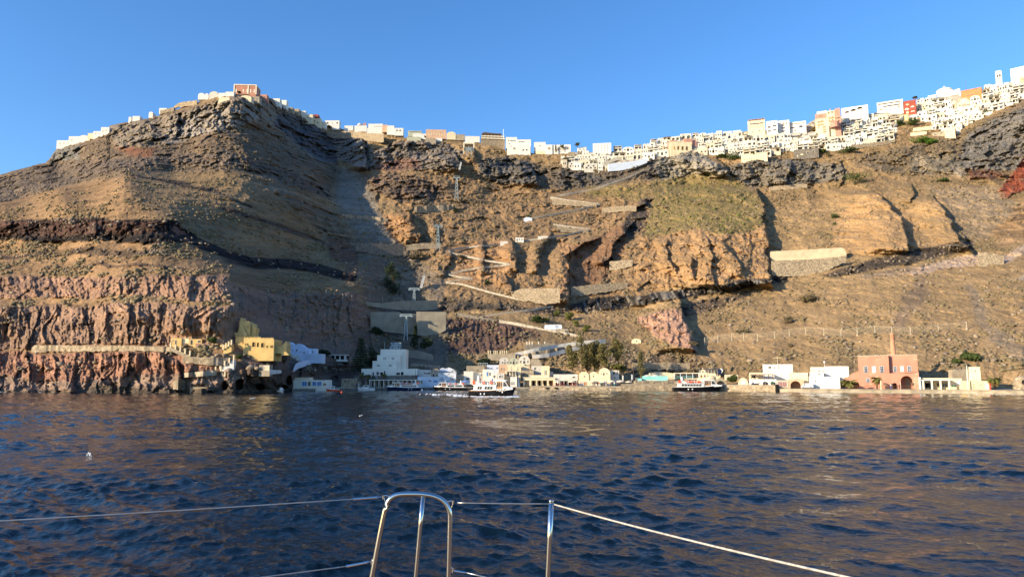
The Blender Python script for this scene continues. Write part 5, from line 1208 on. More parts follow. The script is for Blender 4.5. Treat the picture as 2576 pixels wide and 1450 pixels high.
boat_cave(1856, 1882, 949.5, 968, "cream vaulted boat store with a white shutter", M_cream, shoreY(1868) + 8, M_white, frac=.5)
slab("garden_wall", "peach coloured boundary wall behind the round tree", "wall", [(1825, 941), (1840, 941), (1856, 942)], [(1824, 950), (1857, 950)], M_cream, Y=shoreY(1840) + 16, thick=1.5)

# white restaurant with the heart sign
YR = shoreY(1920) + 8
def wr(mb, P, t): pass
bld("restaurant", "white restaurant terrace block with dark arches at pier level", 1884, 1952.5, 953, 968, Y=YR, z=2.2, D=9, mat=M_white, par=.7, wins=[(1899, 963.5, 22, 8, 'lunette', M_dark), (1925, 964, 14, 7, 'rect', M_dark), (1944, 964, 12, 7, 'rect', M_dark)], cat="restaurant")
bld("restaurant", "cream back wall of the upper restaurant terrace", 1884, 1920, 936.5, 953, Y=YR + 8, D=4, mat=M_cream, cat="restaurant", wins=[(1895, 946, 10, 8, 'rect', M_dark)])
pergola("pergola", "brown timber pergola over the upper restaurant terrace", 1888, 1945, 940, 953, YR + 1.5, M_brown, 6, 5)
P_h = Place(1919, 1994.5, 915.5, 937, Y=YR + 12)
bld("restaurant", "white upper restaurant storey carrying the red heart emblem", 1919, 1994.5, 915.5, 953, Y=YR + 12, D=7, mat=M_white, wins=[(1937, 923, 8, 6, 'rect'), (1949, 924, 3, 6, 'rect'), (1958, 923, 4, 9, 'rect', M_conc), (1932, 932, 14, 3, 'rect', M_cream)], cat="restaurant")
bld("restaurant", "white stucco block stepping forward under the heart emblem", 1948, 1986, 936, 970, Y=YR + 4, z=2, D=7, mat=M_white, roof='plain', cat="restaurant")
def heart():
    P = Place(1962, 1980, 918, 936, Y=YR + 11.8); t = thing("heart_sign", "white panel with a red and black heart emblem and dark lettering", "sign", P.p, P.rz)
    w, H = P.W / 2, P.H; b = MB(); b.box(-w, w, -.08, .1, 0, H); b.build("board", M_gel, t)
    def hp(s, cz): return [(s * .062 * 16 * math.sin(a) ** 3, cz + s * .062 * (13 * math.cos(a) - 5 * math.cos(2 * a) - 2 * math.cos(3 * a) - math.cos(4 * a))) for a in [i * 6.2832 / 28 for i in range(28)]]
    for s, m, yy in ((.98, M_brown, -.10), (.86, M_gel, -.12), (.68, M_redp, -.14)):
        e = MB(); pts = hp(s, H * .62); e.prism(pts, yy, yy + .02); e.build("emblem", m, t)
    n = MB(); n.prism([(-.25, H * .36), (.3, H * .36), (.3, H * .82), (.05, H * .82), (-.25, H * .72)], -.17, -.15); n.build("numeral", M_gel, t)
    n = MB()
    for i in range(9): n.box(-w * .8 + i * w * .178, -w * .8 + i * w * .178 + .14, -.11, -.08, H * .10, H * .19)
    for i in range(11): n.box(-w * .8 + i * w * .148, -w * .8 + i * w * .148 + .1, -.11, -.08, H * .02, H * .06)
    n.build("lettering", M_brown, t)
heart()
pole(1956, 896, 936, YR + 3, "tall cream cross shaped mast above the restaurant terrace", M_cream, .09, name="mast", arm=1.2)
bld("shop_house", "shop with burgundy goods under a pale awning at the pier end", 1953, 1985, 955, 976, Y=shoreY(1970) + 5, z=1.2, D=5, mat=M_beige, wins=[(1968, 965, 26, 14, 'rect', pmat("burgundy_goods", (.12, .02, .03), .9, .5, 5, var2=(.5, .4, .35)))], cat="shop")
bld("harbour_house", "pale orange flat building behind the arched shelter", 1985.5, 2033.5, 936.5, 976, Y=shoreY(2010) + 11, z=1.2, D=6, mat=M_cream, group=G1, wins=[(2005, 952, 12, 1.2, 'rect', M_beige)])
def arch_front(x0, x1, yt, ax, aw, label, mat, Y, D=5):
    P = Place(x0, x1, yt, 976, Y, 1.2); t = thing("arched_shelter", label, "shelter", P.p, P.rz); w = P.W / 2; mb = MB()
    mb.archwall(-w, w, 0, P.H, 0, .6, [(P.lx(ax), aw * P.k, P.H * .28, aw * P.k / 2)], n=12); mb.box(-w, w, .6, D, P.H - .3, P.H); mb.box(-w, w, D - .4, D, 0, P.H - .3); mb.box(-w, -w + .4, .6, D - .4, 0, P.H - .3); mb.box(w - .4, w, .6, D - .4, 0, P.H - .3)
    mb.build("wall", mat, t)
arch_front(1985, 2022, 953, 2001, 24, "orange cream arched shelter open towards the quay", M_peach, shoreY(2000) + 5)
bld("harbour_house", "long white flat house with a faint arch and pale blue door", 2035, 2113, 946.5, 976, Y=shoreY(2075) + 5, z=1.2, D=8, mat=M_white, group=G1, wins=[(2052, 958, 4, 4.5, 'rect', M_dark), (2051.5, 967, 12, 8, 'rect', M_lblue), (2085, 966, 23, 20, 'archdoor', M_white)])
bld("harbour_house", "white upper storey block with a small twin window", 2036, 2072, 935.8, 948, Y=shoreY(2055) + 8, D=6, mat=M_white, group=G1, wins=[(2060, 940.5, 5, 4, 'rect')])
bld("harbour_house", "white raised back storey, right part with a raking parapet", 2074.7, 2135, 920.5, 948, Y=shoreY(2100) + 12, D=6, mat=M_white, group=G1)
bld("harbour_house", "white raised back storey with two shadowed roof bays", 2038, 2074.3, 922.5, 937, Y=shoreY(2055) + 14, D=5, mat=M_white2, group=G1, wins=[(2060, 933, 5, 3, 'rect'), (2070, 933, 5, 3, 'rect')])
def bulb():
    p = at(2073.5, 920, shoreY(2073) + 15); t = thing("roof_lamp", "round white lamp on a short mast over the long white house", "lamp", p)
    m = MB(); m.tube([(0, 0, -.5), (0, 0, 1.0)], .06, 5); m.build("mast", M_white, t); g = MB(); g.lathe([(0, 1.0), (.3, 1.15), (.36, 1.35), (.28, 1.6), (0, 1.7)], n=10); g.build("globe", M_gel, t, smooth=True)
bulb()

# terracotta factory
def factory():
    Yf = shoreY(2235) + 9; P = Place(2161, 2310, 892, 976, Yf, 1.2); t = thing("factory", "terracotta red old factory with tall windows, arches and chimney", "factory", P.p, P.rz)
    L, Z = P.lx, P.lz; mb = MB()
    xm = L(2239)
    mb.box(L(2161), xm, 0, 11, -.6, Z(893.6)); 
    mb.box(xm, L(2310), 1.6, 11, Z(940), Z(892))
    mb.archwall(xm, L(2310.8), -.6, Z(938), 0, .7, [(L(2250.5), 9 * P.k, .6 + 9.5 * P.k, 5 * P.k), (L(2280), 26 * P.k, .6 + 18 * P.k, 14 * P.k)], n=12)
    mb.box(xm, L(2310.8), .7, 1.6, Z(943), Z(938)); mb.box(L(2310.8) - .5, L(2310.8), .7, 10, -.6, Z(943)); mb.box(xm, L(2310.8) - .5, 4.5, 10, -.6, Z(943)); mb.box(L(2259), L(2265), .7, 4.5, -.6, Z(943))
    # sweep of the balcony wall
    mb.prism([(L(2239), Z(951)), (L(2243), Z(947)), (L(2249), Z(942)), (L(2255), Z(936)), (L(2262), Z(934.2)), (L(2310.8), Z(934.2)), (L(2310.8), Z(938)), (L(2262), Z(938)), (L(2239), Z(938.2))], .02, .6)
    mb.build("wall", M_red, t)
    e = MB(); e.box(L(2161) - .1, xm, -.1, 11, Z(893.6), Z(892.8)); e.box(xm, L(2310) + .1, 1.5, 11, Z(892), Z(891.4)); e.build("coping", M_canvas, t)
    for x, y in ((2180, 928.5), (2200.5, 928.5), (2220.5, 928.5)): window(t, L(x), Z(y) - 8 * P.k, 8.5 * P.k, 16 * P.k, 'grid', -.02, M_lblue, M_dark if x != 2200.5 else M_canvas)
    for x, y in ((2253.5, 928), (2271, 927.5), (2289, 927)): window(t, L(x), Z(y) - 7 * P.k, 8 * P.k, 14 * P.k, 'grid', 1.58, M_lblue, M_glass if x != 2271 else M_canvas)
    window(t, L(2183.5), Z(956) - 5 * P.k, 8 * P.k, 10 * P.k, 'grid', -.02, M_lblue, M_dark); window(t, L(2226), Z(966) - 3 * P.k, 9 * P.k, 6 * P.k, 'grid', -.02, M_peach, M_dark)
    window(t, L(2295), Z(965) - 4 * P.k, 5 * P.k, 8 * P.k, 'rect', -.02, M_peach, M_dark)
    window(t, L(2284), 0, 11 * P.k, 26 * P.k, 'archdoor', 4.45, M_peach, M_conc); window(t, L(2250.5), 0, 6 * P.k, 12 * P.k, 'door', 4.45, M_redp, M_redp)
    c = MB(); b = 6.6 * P.k; c0 = (L(2241.5) + 1.2, 7, Z(894)); lean = 0
    c.lathe([(b, 0), (b * .98, .6), (b * .93, 2), (b * .76, Z(838) - Z(894)), (b * .86, Z(837.6) - Z(894)), (b * .86, Z(835.6) - Z(894)), (b * .72, Z(835) - Z(894)), (b * .6, Z(835) - Z(894))], c0, 18)
    c.build("chimney", M_peach if False else pmat("chimney_plaster", (.56, .27, .16), .9, .1, .5), t, smooth=True)
    a = MB(); a.archwall(L(2122), L(2161), -.6, Z(948), 2, 2.6, [(L(2153), 14 * P.k, .6 + 8 * P.k, 7 * P.k)], n=10)
    a.prism([(L(2130), Z(948)), (L(2145), Z(937)), (L(2161), Z(932)), (L(2161), Z(948))], 2.0, 2.6); a.box(L(2122), L(2123), 2.6, 7, -.6, Z(950)); a.box(L(2123), L(2161), 6, 7, -.6, Z(950))
    a.build("side_wing", M_red, t)
    rnd = random.Random(4); pt = MB()
    for _ in range(34):
        x = rnd.choice([rnd.uniform(2164, 2236), rnd.uniform(2296, 2307)]); y = rnd.uniform(936, 975) if rnd.random() < .7 else rnd.uniform(894, 905)
        yy = 1.58 if (x > 2239 and y < 934) else -.015
        n = 7; r = rnd.uniform(.1, .42)
        pt.prism([(L(x) + r * math.cos(i * 6.283 / n) * rnd.uniform(.6, 1.5), Z(y) + r * .6 * math.sin(i * 6.283 / n) * rnd.uniform(.6, 1.2)) for i in range(n)], yy - .01, yy + .02)
    pt.build("bare_plaster_patches", M_peach, t)
factory()
red_rail(2128, 2310, "long thin rust coloured railing in front of the terracotta factory", z=1.2, n=26)
pole(2206 + 59, 958, 977, shoreY(2265) + 1.5, "white lamp post in front of the factory arch", z=1.2, name="lamp_post", r=.06)
pole(2207 + 9, 956, 978, shoreY(2216) + 1.5, "stout cream gate pillar in front of the factory palm", M_cream, .25, z=1.2, name="pillar")
pergola("canopy_house", "low cream canopy building with dark openings right of the factory", 2320, 2390, 954, 978, shoreY(2355) + 4, M_canvas, 4, 5, z=1.2, cat="shelter", pt=.5)
bld("harbour_house", "cream flat house with dark shopfront under the canopy", 2317, 2390, 950, 978, Y=shoreY(2355) + 9.2, z=1.2, D=5, mat=M_cream, par=.9, group=G1, wins=[(2337, 968, 22, 13, 'rect', M_dark), (2362, 966, 12, 9, 'rect', M_brown), (2376, 967, 14, 11, 'rect', M_glass)])
bld("harbour_house", "narrow pale stair block with a ladder, tight against the factory", 2311.5, 2317, 948, 978, Y=shoreY(2315) + 5, z=1.2, D=5, mat=M_lblue, group=G1, wins=[(2317 - 3, 958, 3, 12, 'grid', M_dark)])
red_rail(2328, 2393, "cream terrace railing on top of the dry stone terraces", Y=264, y=912, mat=M_canvas, h=1.6, z=None, n=14, grp="terrace railings")
bld("harbour_house", "cream house with blue shutter and green bench right of the canopy", 2391, 2420, 951, 978, Y=shoreY(2405) + 7, z=1.2, D=5, mat=M_cream, group=G1, wins=[(2411, 963, 9, 9, 'rect', M_lblue), (2399, 970, 14, 5, 'rect', M_green)])
bld("harbour_house", "tall narrow cream house with one square window near the right end", 2437.6, 2470, 922, 978, Y=shoreY(2450) + 9, z=1.2, D=5, mat=M_cream, group=G1, batter=.2, wins=[(2455, 931.5, 4, 4, 'rect', M_dark)])
bld("harbour_house", "low yellow house with two pale doors, last before the palm", 2418, 2489, 957, 979, Y=shoreY(2450) + 4.5, z=1.2, D=5, mat=pmat("sun_yellow_plaster", (.72, .56, .30), .9, .06, .5), group=G1, wins=[(2450, 970, 11, 17, 'door', M_peach), (2467, 967, 4, 4, 'rect', M_dark), (2482, 970, 9, 17, 'door', M_canvas)])
slab("garden_wall", "cream stepped garden wall above the canopy house", "wall", [(2394, 929), (2436, 927)], [(2394, 952), (2436, 952)], M_beige, Y=shoreY(2415) + 16, thick=2)
pole(2435, 919, 978, shoreY(2435) + 3.5, "cream drainpipe like chimney stack beside the tall narrow house", M_canvas, .22, z=1.2, name="chimney_stack")
pole(2490.5, 963, 979, shoreY(2490) + 3, "short rust red post at the corner of the last yellow house", M_redp, .3, z=1.2, name="post")
def kiln():
    P = Place(2546, 2596, 945, 980, shoreY(2570) + 8, 1.2); t = thing("lime_kiln", "round rubble lime kiln with a dark hole at the right edge", "kiln", P.p, P.rz); w = P.W / 2
    m = MB(); m.lathe([(w, 0), (w * .95, P.H * .5), (w * .75, P.H * .85), (w * .3, P.H), (0, P.H)], (0, w, 0), 20); m.build("dome", M_pstone, t, smooth=True)
    h = MB(); h.lathe([(0, -.02), (.7, 0), (.75, .2)], (0, 0, 0), 10); o = h.build("opening", M_dark, t, (w * .28, w * .02, P.H * .55)); o.rotation_euler = (R(90), 0, 0)
kiln()
def van():
    Yv = shoreY(2030) + 2.2; P = Place(2014, 2045.5, 963, 976, Yv, 1.2); t = thing("parked_van", "white panel van parked facing left by the long white house", "van", P.p, P.rz)
    W, H = P.W, P.H; b = MB()
    prof = [(-.5, .16), (-.5, .34), (-.44, .44), (-.36, .52), (-.26, .90), (-.16, .98), (.44, 1.0), (.49, .92), (.5, .45), (.5, .16)]
    b.prism([(x * W, z * H) for x, z in prof], 0, 1.75); body = b.build("body", M_gel, t)
    md = body.modifiers.new("bevel", 'BEVEL'); md.width = .08; md.segments = 2
    for x in (-.32, .30):
        w = MB(); w.prism([(x * W + .34 * math.cos(a), .34 + .34 * math.sin(a)) for a in [i * .3927 for i in range(16)]], -.04, .22); wo_ = w.build("wheel", M_tyre, t)
        q = MB(); q.prism([(x * W + .19 * math.cos(a), .34 + .19 * math.sin(a)) for a in [i * .3927 for i in range(16)]], -.06, -.04); q.build("rim", M_galv, wo_)
    g = MB(); g.prism([(-.30 * W, .58 * H), (-.235 * W, .86 * H), (-.13 * W, .88 * H), (-.13 * W, .58 * H)], -.015, .02); g.build("side_window", M_glass, t)
    g = MB(); g.prism([(-.365 * W, .535 * H), (-.268 * W, .88 * H), (-.262 * W, .875 * H), (-.355 * W, .53 * H)], .12, 1.63); g.build("windscreen", M_glass, t)
    l = MB(); l.box(-.5 * W - .02, -.46 * W, .1, .4, .36 * H, .44 * H); l.build("headlight", M_gel, t)
    l = MB(); l.box(-.5 * W - .04, .5 * W + .03, -.02, 1.77, .13 * H, .2 * H); l.build("bumper", M_brown, t)
van()
# white ramp houses higher up
bld("cave_house", "white limewashed cave house beside the ramp, above the eucalyptus", 1367, 1415, 816, 828, D=3, mat=M_lblue, roof='plain', wins=[(1398, 820, 3, 3, 'rect', M_dark)], batter=.6)
bld("chapel_cave", "small rock chapel with a dark arched door by the path", 1394, 1432, 826, 838, D=3, mat=M_beige, roof='plain', wins=[(1423, 833, 4, 6, 'arch', M_dark)], cat="chapel", batter=.8)
bld("cave_house", "cream vaulted shelter right of the eucalyptus trees", 1588, 1612, 851, 862, D=3, mat=M_cream, roof='vault', wins=[(1601, 857, 3, 4, 'arch', M_dark)])
bld("path_hut", "small white hut with three dark openings on the zigzag path", 1296, 1317, 597, 608, D=3, mat=M_white, wins=[(1300, 603, 3, 6, 'door', M_dark), (1306, 602, 2.5, 4, 'rect', M_dark), (1312, 602, 2.5, 4, 'rect', M_dark)], cat="hut")
bld("path_hut", "blue roofed white shelter at a bend of the path", 1317, 1338, 546, 554, D=3, mat=M_lblue, roof='vault', cat="hut")
bld("path_hut", "low rounded white platform on the path, right of the small hut", 1352, 1378, 593, 600, D=3, mat=M_white2, cat="platform", roof='plain', batter=.4)
bld("path_hut", "low white platform left of the small hut", 1257, 1279, 606, 613, D=3, mat=M_white2, cat="platform", roof='plain', batter=.4)
for i, x in enumerate([1228, 1233, 1242, 1246, 1250, 1258, 1263, 1268, 1274]):
    P = Place(x - 1, x + 1, 881.5, 891, depth_at(1250, 892) - 4.3); m = MB(); m.box(-.22, .22, 0, .4, 0, P.H); m.box(-.28, .28, -.05, .45, P.H, P.H + .12)
    tag(m.build("pillar", M_cream, None, P.p), "short ivory pillar on the terrace wall left of the ramp", "pillar", "ivory pillars on the terrace wall")
for i, x in enumerate([1325, 1331, 1338, 1354, 1370]):
    P = Place(x - 1, x + 1, 859, 868, depth_at(1345, 868) - 3); m = MB(); m.box(-.25, .25, 0, .4, 0, P.H); m.box(-.3, .3, -.05, .45, P.H, P.H + .12)
    tag(m.build("pillar", M_canvas, None, P.p), "tall white pillar above the white ramp", "pillar", "white pillars above the ramp")

# ================================================================ cable car pylons, cabins and the slope fence
def pylon(x, yt, yb, label, wtop, Y=None):
    Y = Y or depth_at(x, yb) - 3; P = Place(x - 5, x + 5, yt, yb, Y); t = thing("cable_pylon", label, "pylon", P.p, P.rz, "cable car pylons"); H = P.H; k = P.k
    m = MB(); a, b = 5 * k * .9, 1.6 * k; n = 6
    for sx in (-1, 1):
        for sy in (-1, 1): m.tube([(sx * a, sy * a, -2), (sx * b, sy * b, H * .93)], .17, 5)
    for i in range(n):
        z0, z1 = H * .93 * i / n, H * .93 * (i + 1) / n; w0 = a + (b - a) * i / n; w1 = a + (b - a) * (i + 1) / n
        for s in (-1, 1):
            m.tube([(-w0, s * w0, z0), (w1, s * w1, z1)], .08, 4); m.tube([(w0, s * w0, z0), (-w1, s * w1, z1)], .08, 4); m.tube([(s * w0, -w0, z0), (s * w1, w1, z1)], .08, 4)
    m.build("lattice", M_galv, t)
    h = MB(); w = wtop * k / 2; h.box(-w, w, -.35, .35, H * .93, H * .93 + .45); h.box(-w * .9, w * .9, -.2, .2, H + .1, H + .4)
    for s in (-1, 1): h.tube([(s * w * .5, 0, H * .93), (s * w * .8, 0, H + .2)], .12, 5)
    h.build("crosshead", M_galv, t)
    for s in (-1, 1):
        q = MB(); q.box(s * w * .8 - .25, s * w * .8 + .25, -1.6, 1.6, H * .93 - .5, H * .93); q.build("roller_bank", M_galv, t)
pylon(1148, 444, 500, "pale lattice pylon highest on the slope", 20); pylon(1101, 566, 624, "pale lattice pylon halfway up, above the gully wall", 22)
pylon(1041, 725, 776, "lattice pylon standing by the low concrete wall in shade", 30, Y=depth_at(1041, 776) - 6); pylon(1020.5, 791, 846, "lattice pylon in front of the tall concrete wall", 34, Y=depth_at(1020, 846) - 9)
def cabins(pts, w, label):
    for i, (x, y, Y) in enumerate(pts):
        p = at(x, y, Y); t = thing("cable_cabin", "%s, %s from the top" % (label, ["first", "second", "third", "fourth", "fifth", "sixth"][i]), "gondola", p, 0, "cable car cabins"); s = w
        b = MB(); b.prism([(-.5 * s, 0), (-.62 * s, .5 * s), (-.5 * s, 1.05 * s), (.5 * s, 1.05 * s), (.62 * s, .5 * s), (.5 * s, 0)], 0, 1.1 * s); b.build("body", M_gel, t)
        g = MB(); g.prism([(-.52 * s, .5 * s), (-.44 * s, .95 * s), (.44 * s, .95 * s), (.52 * s, .5 * s)], -.03, 0); g.build("window", M_glass, t)
        h = MB(); h.tube([(0, .5 * s, 1.05 * s), (0, .5 * s, 2.1 * s)], .06, 5); h.box(-.25, .25, .2 * s, .8 * s, 2.05 * s, 2.2 * s); h.build("hanger", M_galv, t)
cabins([(1066 - i * 1.4, 697 + i * 5.2, 425 - i * 3) for i in range(6)], 1.15, "white cabin of the lower train")
cabins([(1159 - i * .9, 411 + i * 3.8, 632 - i * 3) for i in range(5)], 1.25, "white cabin of the upper train")
def top_station():
    P = Place(1165, 1193, 357, 372, 655); t = thing("top_station", "open concrete top station with dark machinery on the cliff edge", "station", P.p, P.rz); w = P.W / 2; m = MB()
    m.archwall(-w, w, 0, P.H, 0, .6, [(0, 2 * w * .8, P.H * .7, 0)]); m.box(-w, w, .6, 12, P.H - .4, P.H); m.box(-w, w, 9, 10, 0, P.H - .4); m.box(-w, -w + .5, .6, 9, -6, P.H - .4); m.build("hall", M_canvas, t)
    g = MB()
    for a, b, c, d in [(-7, -6, 7, -1), (-6, -1, 6, -6), (-8, -1, 8, -1), (0, -9, 0, 2), (-4, -14, -2, -2), (5, -14, 3, -2)]: g.tube([(a * P.k * 1.6, -2, b * P.k * 1.6), (c * P.k * 1.6, -2, d * P.k * 1.6)], .35, 5)
    g.build("machinery", M_galv, t)
top_station()
def fence():
    top = [(1772, 848), (1805, 842), (1840, 838), (1870, 836), (1905, 838), (1948, 832), (1985, 827), (2026, 822), (2072, 824), (2115, 829), (2156, 824), (2200, 818), (2243, 821), (2290, 822), (2360, 815), (2431, 808)]
    t = None; pts = []
    for x, y in top:
        Y = depth_at(x, y + 16) - 1.5; b = at(x, y + 18, Y); a = at(x, y, Y); pts.append((a, b))
    base = pts[0][1].copy(); t = thing("slope_fence", "long rockfall fence of pale posts and mesh across the right slope", "fence", base)
    for a, b in pts:
        m = MB(); a_, b_ = a - base, b - base; m.box(b_.x - .12, b_.x + .12, b_.y - .1, b_.y + .1, b_.z - .5, a_.z); m.box(b_.x - .3, b_.x + .3, b_.y - .3, b_.y + .3, b_.z - .5, b_.z + .1); m.build("post", M_fence, t)
    w = MB()
    for (a, b), (c, d) in zip(pts[:-1], pts[1:]):
        a_, b_, c_, d_ = a - base, b - base, c - base, d - base; mid = (a_ + c_) / 2 - Vector((0, 0, .25))
        w.tube([a_ - Vector((0, 0, .1)), mid, c_ - Vector((0, 0, .1))], .045, 4)
        for j in range(1, 7): u = j / 7; w.tube([a_.lerp(b_, u), mid.lerp((b_ + d_) / 2, u), c_.lerp(d_, u)], .013, 3)
        n = 26
        for j in range(n):
            u = (j + .5) / n; w.tube([a_.lerp(c_, u) - Vector((0, 0, .2)), b_.lerp(d_, u)], .012, 3)
    w.build("mesh_netting", M_fence, t)
fence()
def small_fence(pts, lab):
    P = [at(x, y, depth_at(x, y + 8) - 2) for x, y in pts]; base = P[0]; t = thing("safety_fence", lab, "fence", base, 0, "safety fences")
    for p in P:
        q = p - base; m = MB(); m.tube([(q.x, q.y, q.z - 2.8), (q.x, q.y, q.z)], .09, 5); m.build("post", M_fence, t)
    w = MB()
    for a, b in zip(P[:-1], P[1:]):
        for d in (.1, .9, 1.7): w.tube([a - base - Vector((0, 0, d)), b - base - Vector((0, 0, d))], .02, 3)
    w.build("wires", M_fence, t)
small_fence([(900, 741), (930, 738), (962, 742), (1000, 741), (1062, 740), (1078, 744)], "thin wire fence above the low concrete wall in the gully")
small_fence([(820, 1028 - 300), (840, 735), (862, 738), (885, 742)], "short wire fence at the lip of the shaded cliff")

# ================================================================ trees and big shrubs
tree("norfolk_pine", "tall dark Norfolk pine with tiered branches left of the station", "tree", 906, 952, 106, 42, L_pine, 'norfolk', Y=YS + 14, seed=3)
tree("pine_tree", "dark pine clump behind the Norfolk pine, shorter", "tree", 935, 938, 70, 40, L_pine, 'round', Y=YS + 22, seed=4, trunkfrac=.15)
tree("pine_tree", "dark pine against the left half of the concrete wall", "tree", 945, 868, 46, 38, L_pine, 'round', seed=5, Y=366)
tree("pine_tree", "spiky topped pine in front of the tall concrete wall", "tree", 1044, 888, 68, 34, L_pine, 'pine', seed=6, Y=352, dens=1.3)
tree("pine_tree", "broad pine right of the spiky topped one", "tree", 1070, 892, 48, 40, L_pine, 'round', seed=7, Y=350, dens=1.2)
tree("fir_tree", "large dark tree growing in the shaded scree of the gully", "tree", 986, 738, 72, 56, L_pine, 'tall', seed=8, trunkfrac=.02, dens=1.3)
tree("round_bush", "dark leafy bush above the left village houses", "bush", 1212, 919, 24, 44, L_pine, 'bush', seed=9, dens=1.3)
for i, (x, yb, h, w, lab) in enumerate([(1463, 925, 84, 34, "tallest slender eucalyptus of the harbour clump"), (1440, 928, 54, 42, "eucalyptus on the left flank of the clump"), (1494, 932, 70, 50, "fullest eucalyptus in the middle of the clump"), (1520, 926, 58, 42, "eucalyptus right of the fullest one"), (1548, 905, 50, 42, "eucalyptus at the right end of the clump"), (1478, 930, 60, 46, "low eucalyptus filling the foot of the clump"), (1614, 948, 62, 26, "thin wispy eucalyptus behind the turquoise kiosk")]):
    tree("eucalyptus", lab, "tree", x, yb, h, w, L_euc, 'tall', seed=20 + i, group="eucalyptus trees behind the quay", trunkfrac=.12, dens=1.25, Y=YM + 12 + (i % 3) * 3 if i != 6 else YT + 6)
tree("palm_tree", "shaggy date palm left of the terracotta factory", "palm", 2135, 977, 34, 46, L_palm, 'palm', Y=shoreY(2135) + 3, z=1.2, trunkfrac=.45, seed=31, group="palms on the quay")
t_ = tree("palm_tree", "fan palm standing against the terracotta factory wall", "palm", 2205, 977, 40, 30, L_palm, 'palm', Y=shoreY(2205) + 4, z=1.2, trunkfrac=.62, seed=32, group="palms on the quay")
def skirt(t, w, z0, z1, seed):
    rnd = random.Random(seed); m = MB(); leaves(m, (0, 0, (z0 + z1) / 2), (w, w, (z1 - z0) / 2), 420, .28, rnd); m.build("dead_fronds", L_dry, t)
skirt(t_, 1.1, 1.2, 3.2, 1)
t_ = tree("palm_tree", "full fan palm with a dry skirt near the right edge", "palm", 2502, 980, 40, 38, L_palm, 'palm', Y=shoreY(2502) + 5, z=1.2, trunkfrac=.62, seed=33, group="palms on the quay"); skirt(t_, 1.3, .8, 3.0, 2)
for i, (x, yb, lab) in enumerate([(905, 949, "small palm in front of the station, first from the left"), (921, 950, "small palm in front of the station, second from the left"), (960, 948, "small palm left of the station pergola, third from the left"), (935, 948, "tiny palm behind the blue sign")]):
    tree("palm_tree", lab, "palm", x + 4, yb + 8, 24 if i < 3 else 14, 17 if i < 3 else 11, L_palm if i != 3 else L_green, 'palm', Y=YS - 1, trunkfrac=.6, seed=40 + i, group="small palms before the station")
tree("round_tree", "dense round tamarisk between the chapel and the cream boat store", "tree", 1843, 968, 24, 32, L_green, 'round', Y=shoreY(1843) + 10, z=2.2, seed=45, trunkfrac=.1, dens=1.4)
for i, (x, yb, h, w, mt, lab) in enumerate([
    (538, 866, 22, 40, L_green, "leafy bush growing over the low yellow huts"), (598, 902, 18, 24, L_green, "bush at the corner of the castle house"), (815, 894, 18, 34, L_pine, "dark bushes right of the blue terrace"),
    (2035, 760, 30, 62, L_scrub, "wide dry acacia lying on the right slope"), (1980, 812, 20, 30, L_scrub, "dry shrub below the wide acacia"), (1868, 838, 14, 44, L_scrub, "dry shrub beside the fence start"), (2440, 905, 24, 60, L_green, "big green shrub on the slope above the last houses"), (2405, 915, 16, 34, L_green, "smaller green shrub left of the big one"),
    (1400, 796, 26, 20, L_cact, "tall prickly pear left of the white ramp house"), (1432, 806, 34, 30, L_cact, "prickly pear cluster above the white ramp house"), (1446, 822, 26, 22, L_cact, "prickly pear on the slope right of the ramp house"), (1475, 835, 22, 26, L_cact, "prickly pear right of the cave chapel"), (1350, 812, 22, 36, L_green, "green bushes above the rubble parapet"), (1372, 810, 18, 22, L_cact, "prickly pear beside the rubble parapet"),
    (1225, 715, 14, 20, L_green, "fresh green bush on the hairpin slope"), (1160, 650, 12, 26, L_scrub, "round shrub under the big hairpin"), (1046, 650, 22, 40, L_scrub, "brown shrub right of the dark block wall"), (1145, 535, 16, 16, L_pine, "dark bush at the end of the long pale wall"), (1330, 548, 10, 16, L_green, "bush beside the blue roofed shelter"),
    (1740, 868, 12, 26, L_scrub, "dry bush at the foot of the pink crag"), (1990, 962 - 90, 10, 20, L_scrub, "lone dry bush under the fence"), (1800, 950, 26, 44, L_scrub, "big grey bush above the boat cave"), (1740, 944, 20, 50, L_scrub, "grey bushes behind the wide canopy"),
    (1555, 930, 16, 46, L_cact, "prickly pears right of the eucalyptus clump"), (2150, 440 + 26, 44, 74, L_green, "long dark green bush on the diagonal ledge"), (2100, 548, 14, 22, L_green, "dark bush left of the big ochre block"), (2097, 560 + 6, 8, 12, L_green, "tiny dark bush under the ochre block edge"), (2370, 458, 14, 34, L_green, "dark bush beneath the big grey rock face"), (1780, 444, 14, 24, L_green, "dark bush at the right of the pale crag"),
    (1842, 402, 24, 44, L_green, "large green bush below the middle of the town"), (1815, 398, 14, 30, L_green, "smaller bush left of the large green one"), (2262, 318, 18, 28, L_green, "dark bush in the garden gap, left"), (2298, 316, 22, 36, L_green, "dark bush in the garden gap, right"), (2318, 360, 18, 50, L_bright, "vivid green creeper mound under the garden gap"), (2345, 362, 20, 34, L_bright, "yellow green reeds beside the vivid creeper"), (2480, 288, 14, 26, L_green, "bush on the cliff edge under the right town"), (2065, 384, 12, 30, L_green, "bushes on the brown wall in town"), (2130, 386, 14, 60, L_green, "row of bushes and palms by the grey stone house"),
    (2050, 330, 14, 26, L_scrub, "shrubs beside the orange and yellow hotel"), (1425, 410, 20, 22, L_scrub, "feathery tree at the left end of the town"), (828, 322, 8, 18, L_pine, "dark tree crown on the skyline right of the peak"), (601, 236, 9, 12, L_pine, "tree in front of the salmon mansion"), (1070, 336 + 12, 9, 10, L_green, "small tree on the ridge terrace")]):
    tree("shrub", lab, "bush", x, yb, h, w, mt, 'bush', seed=60 + i, dens=1.2, group=None)

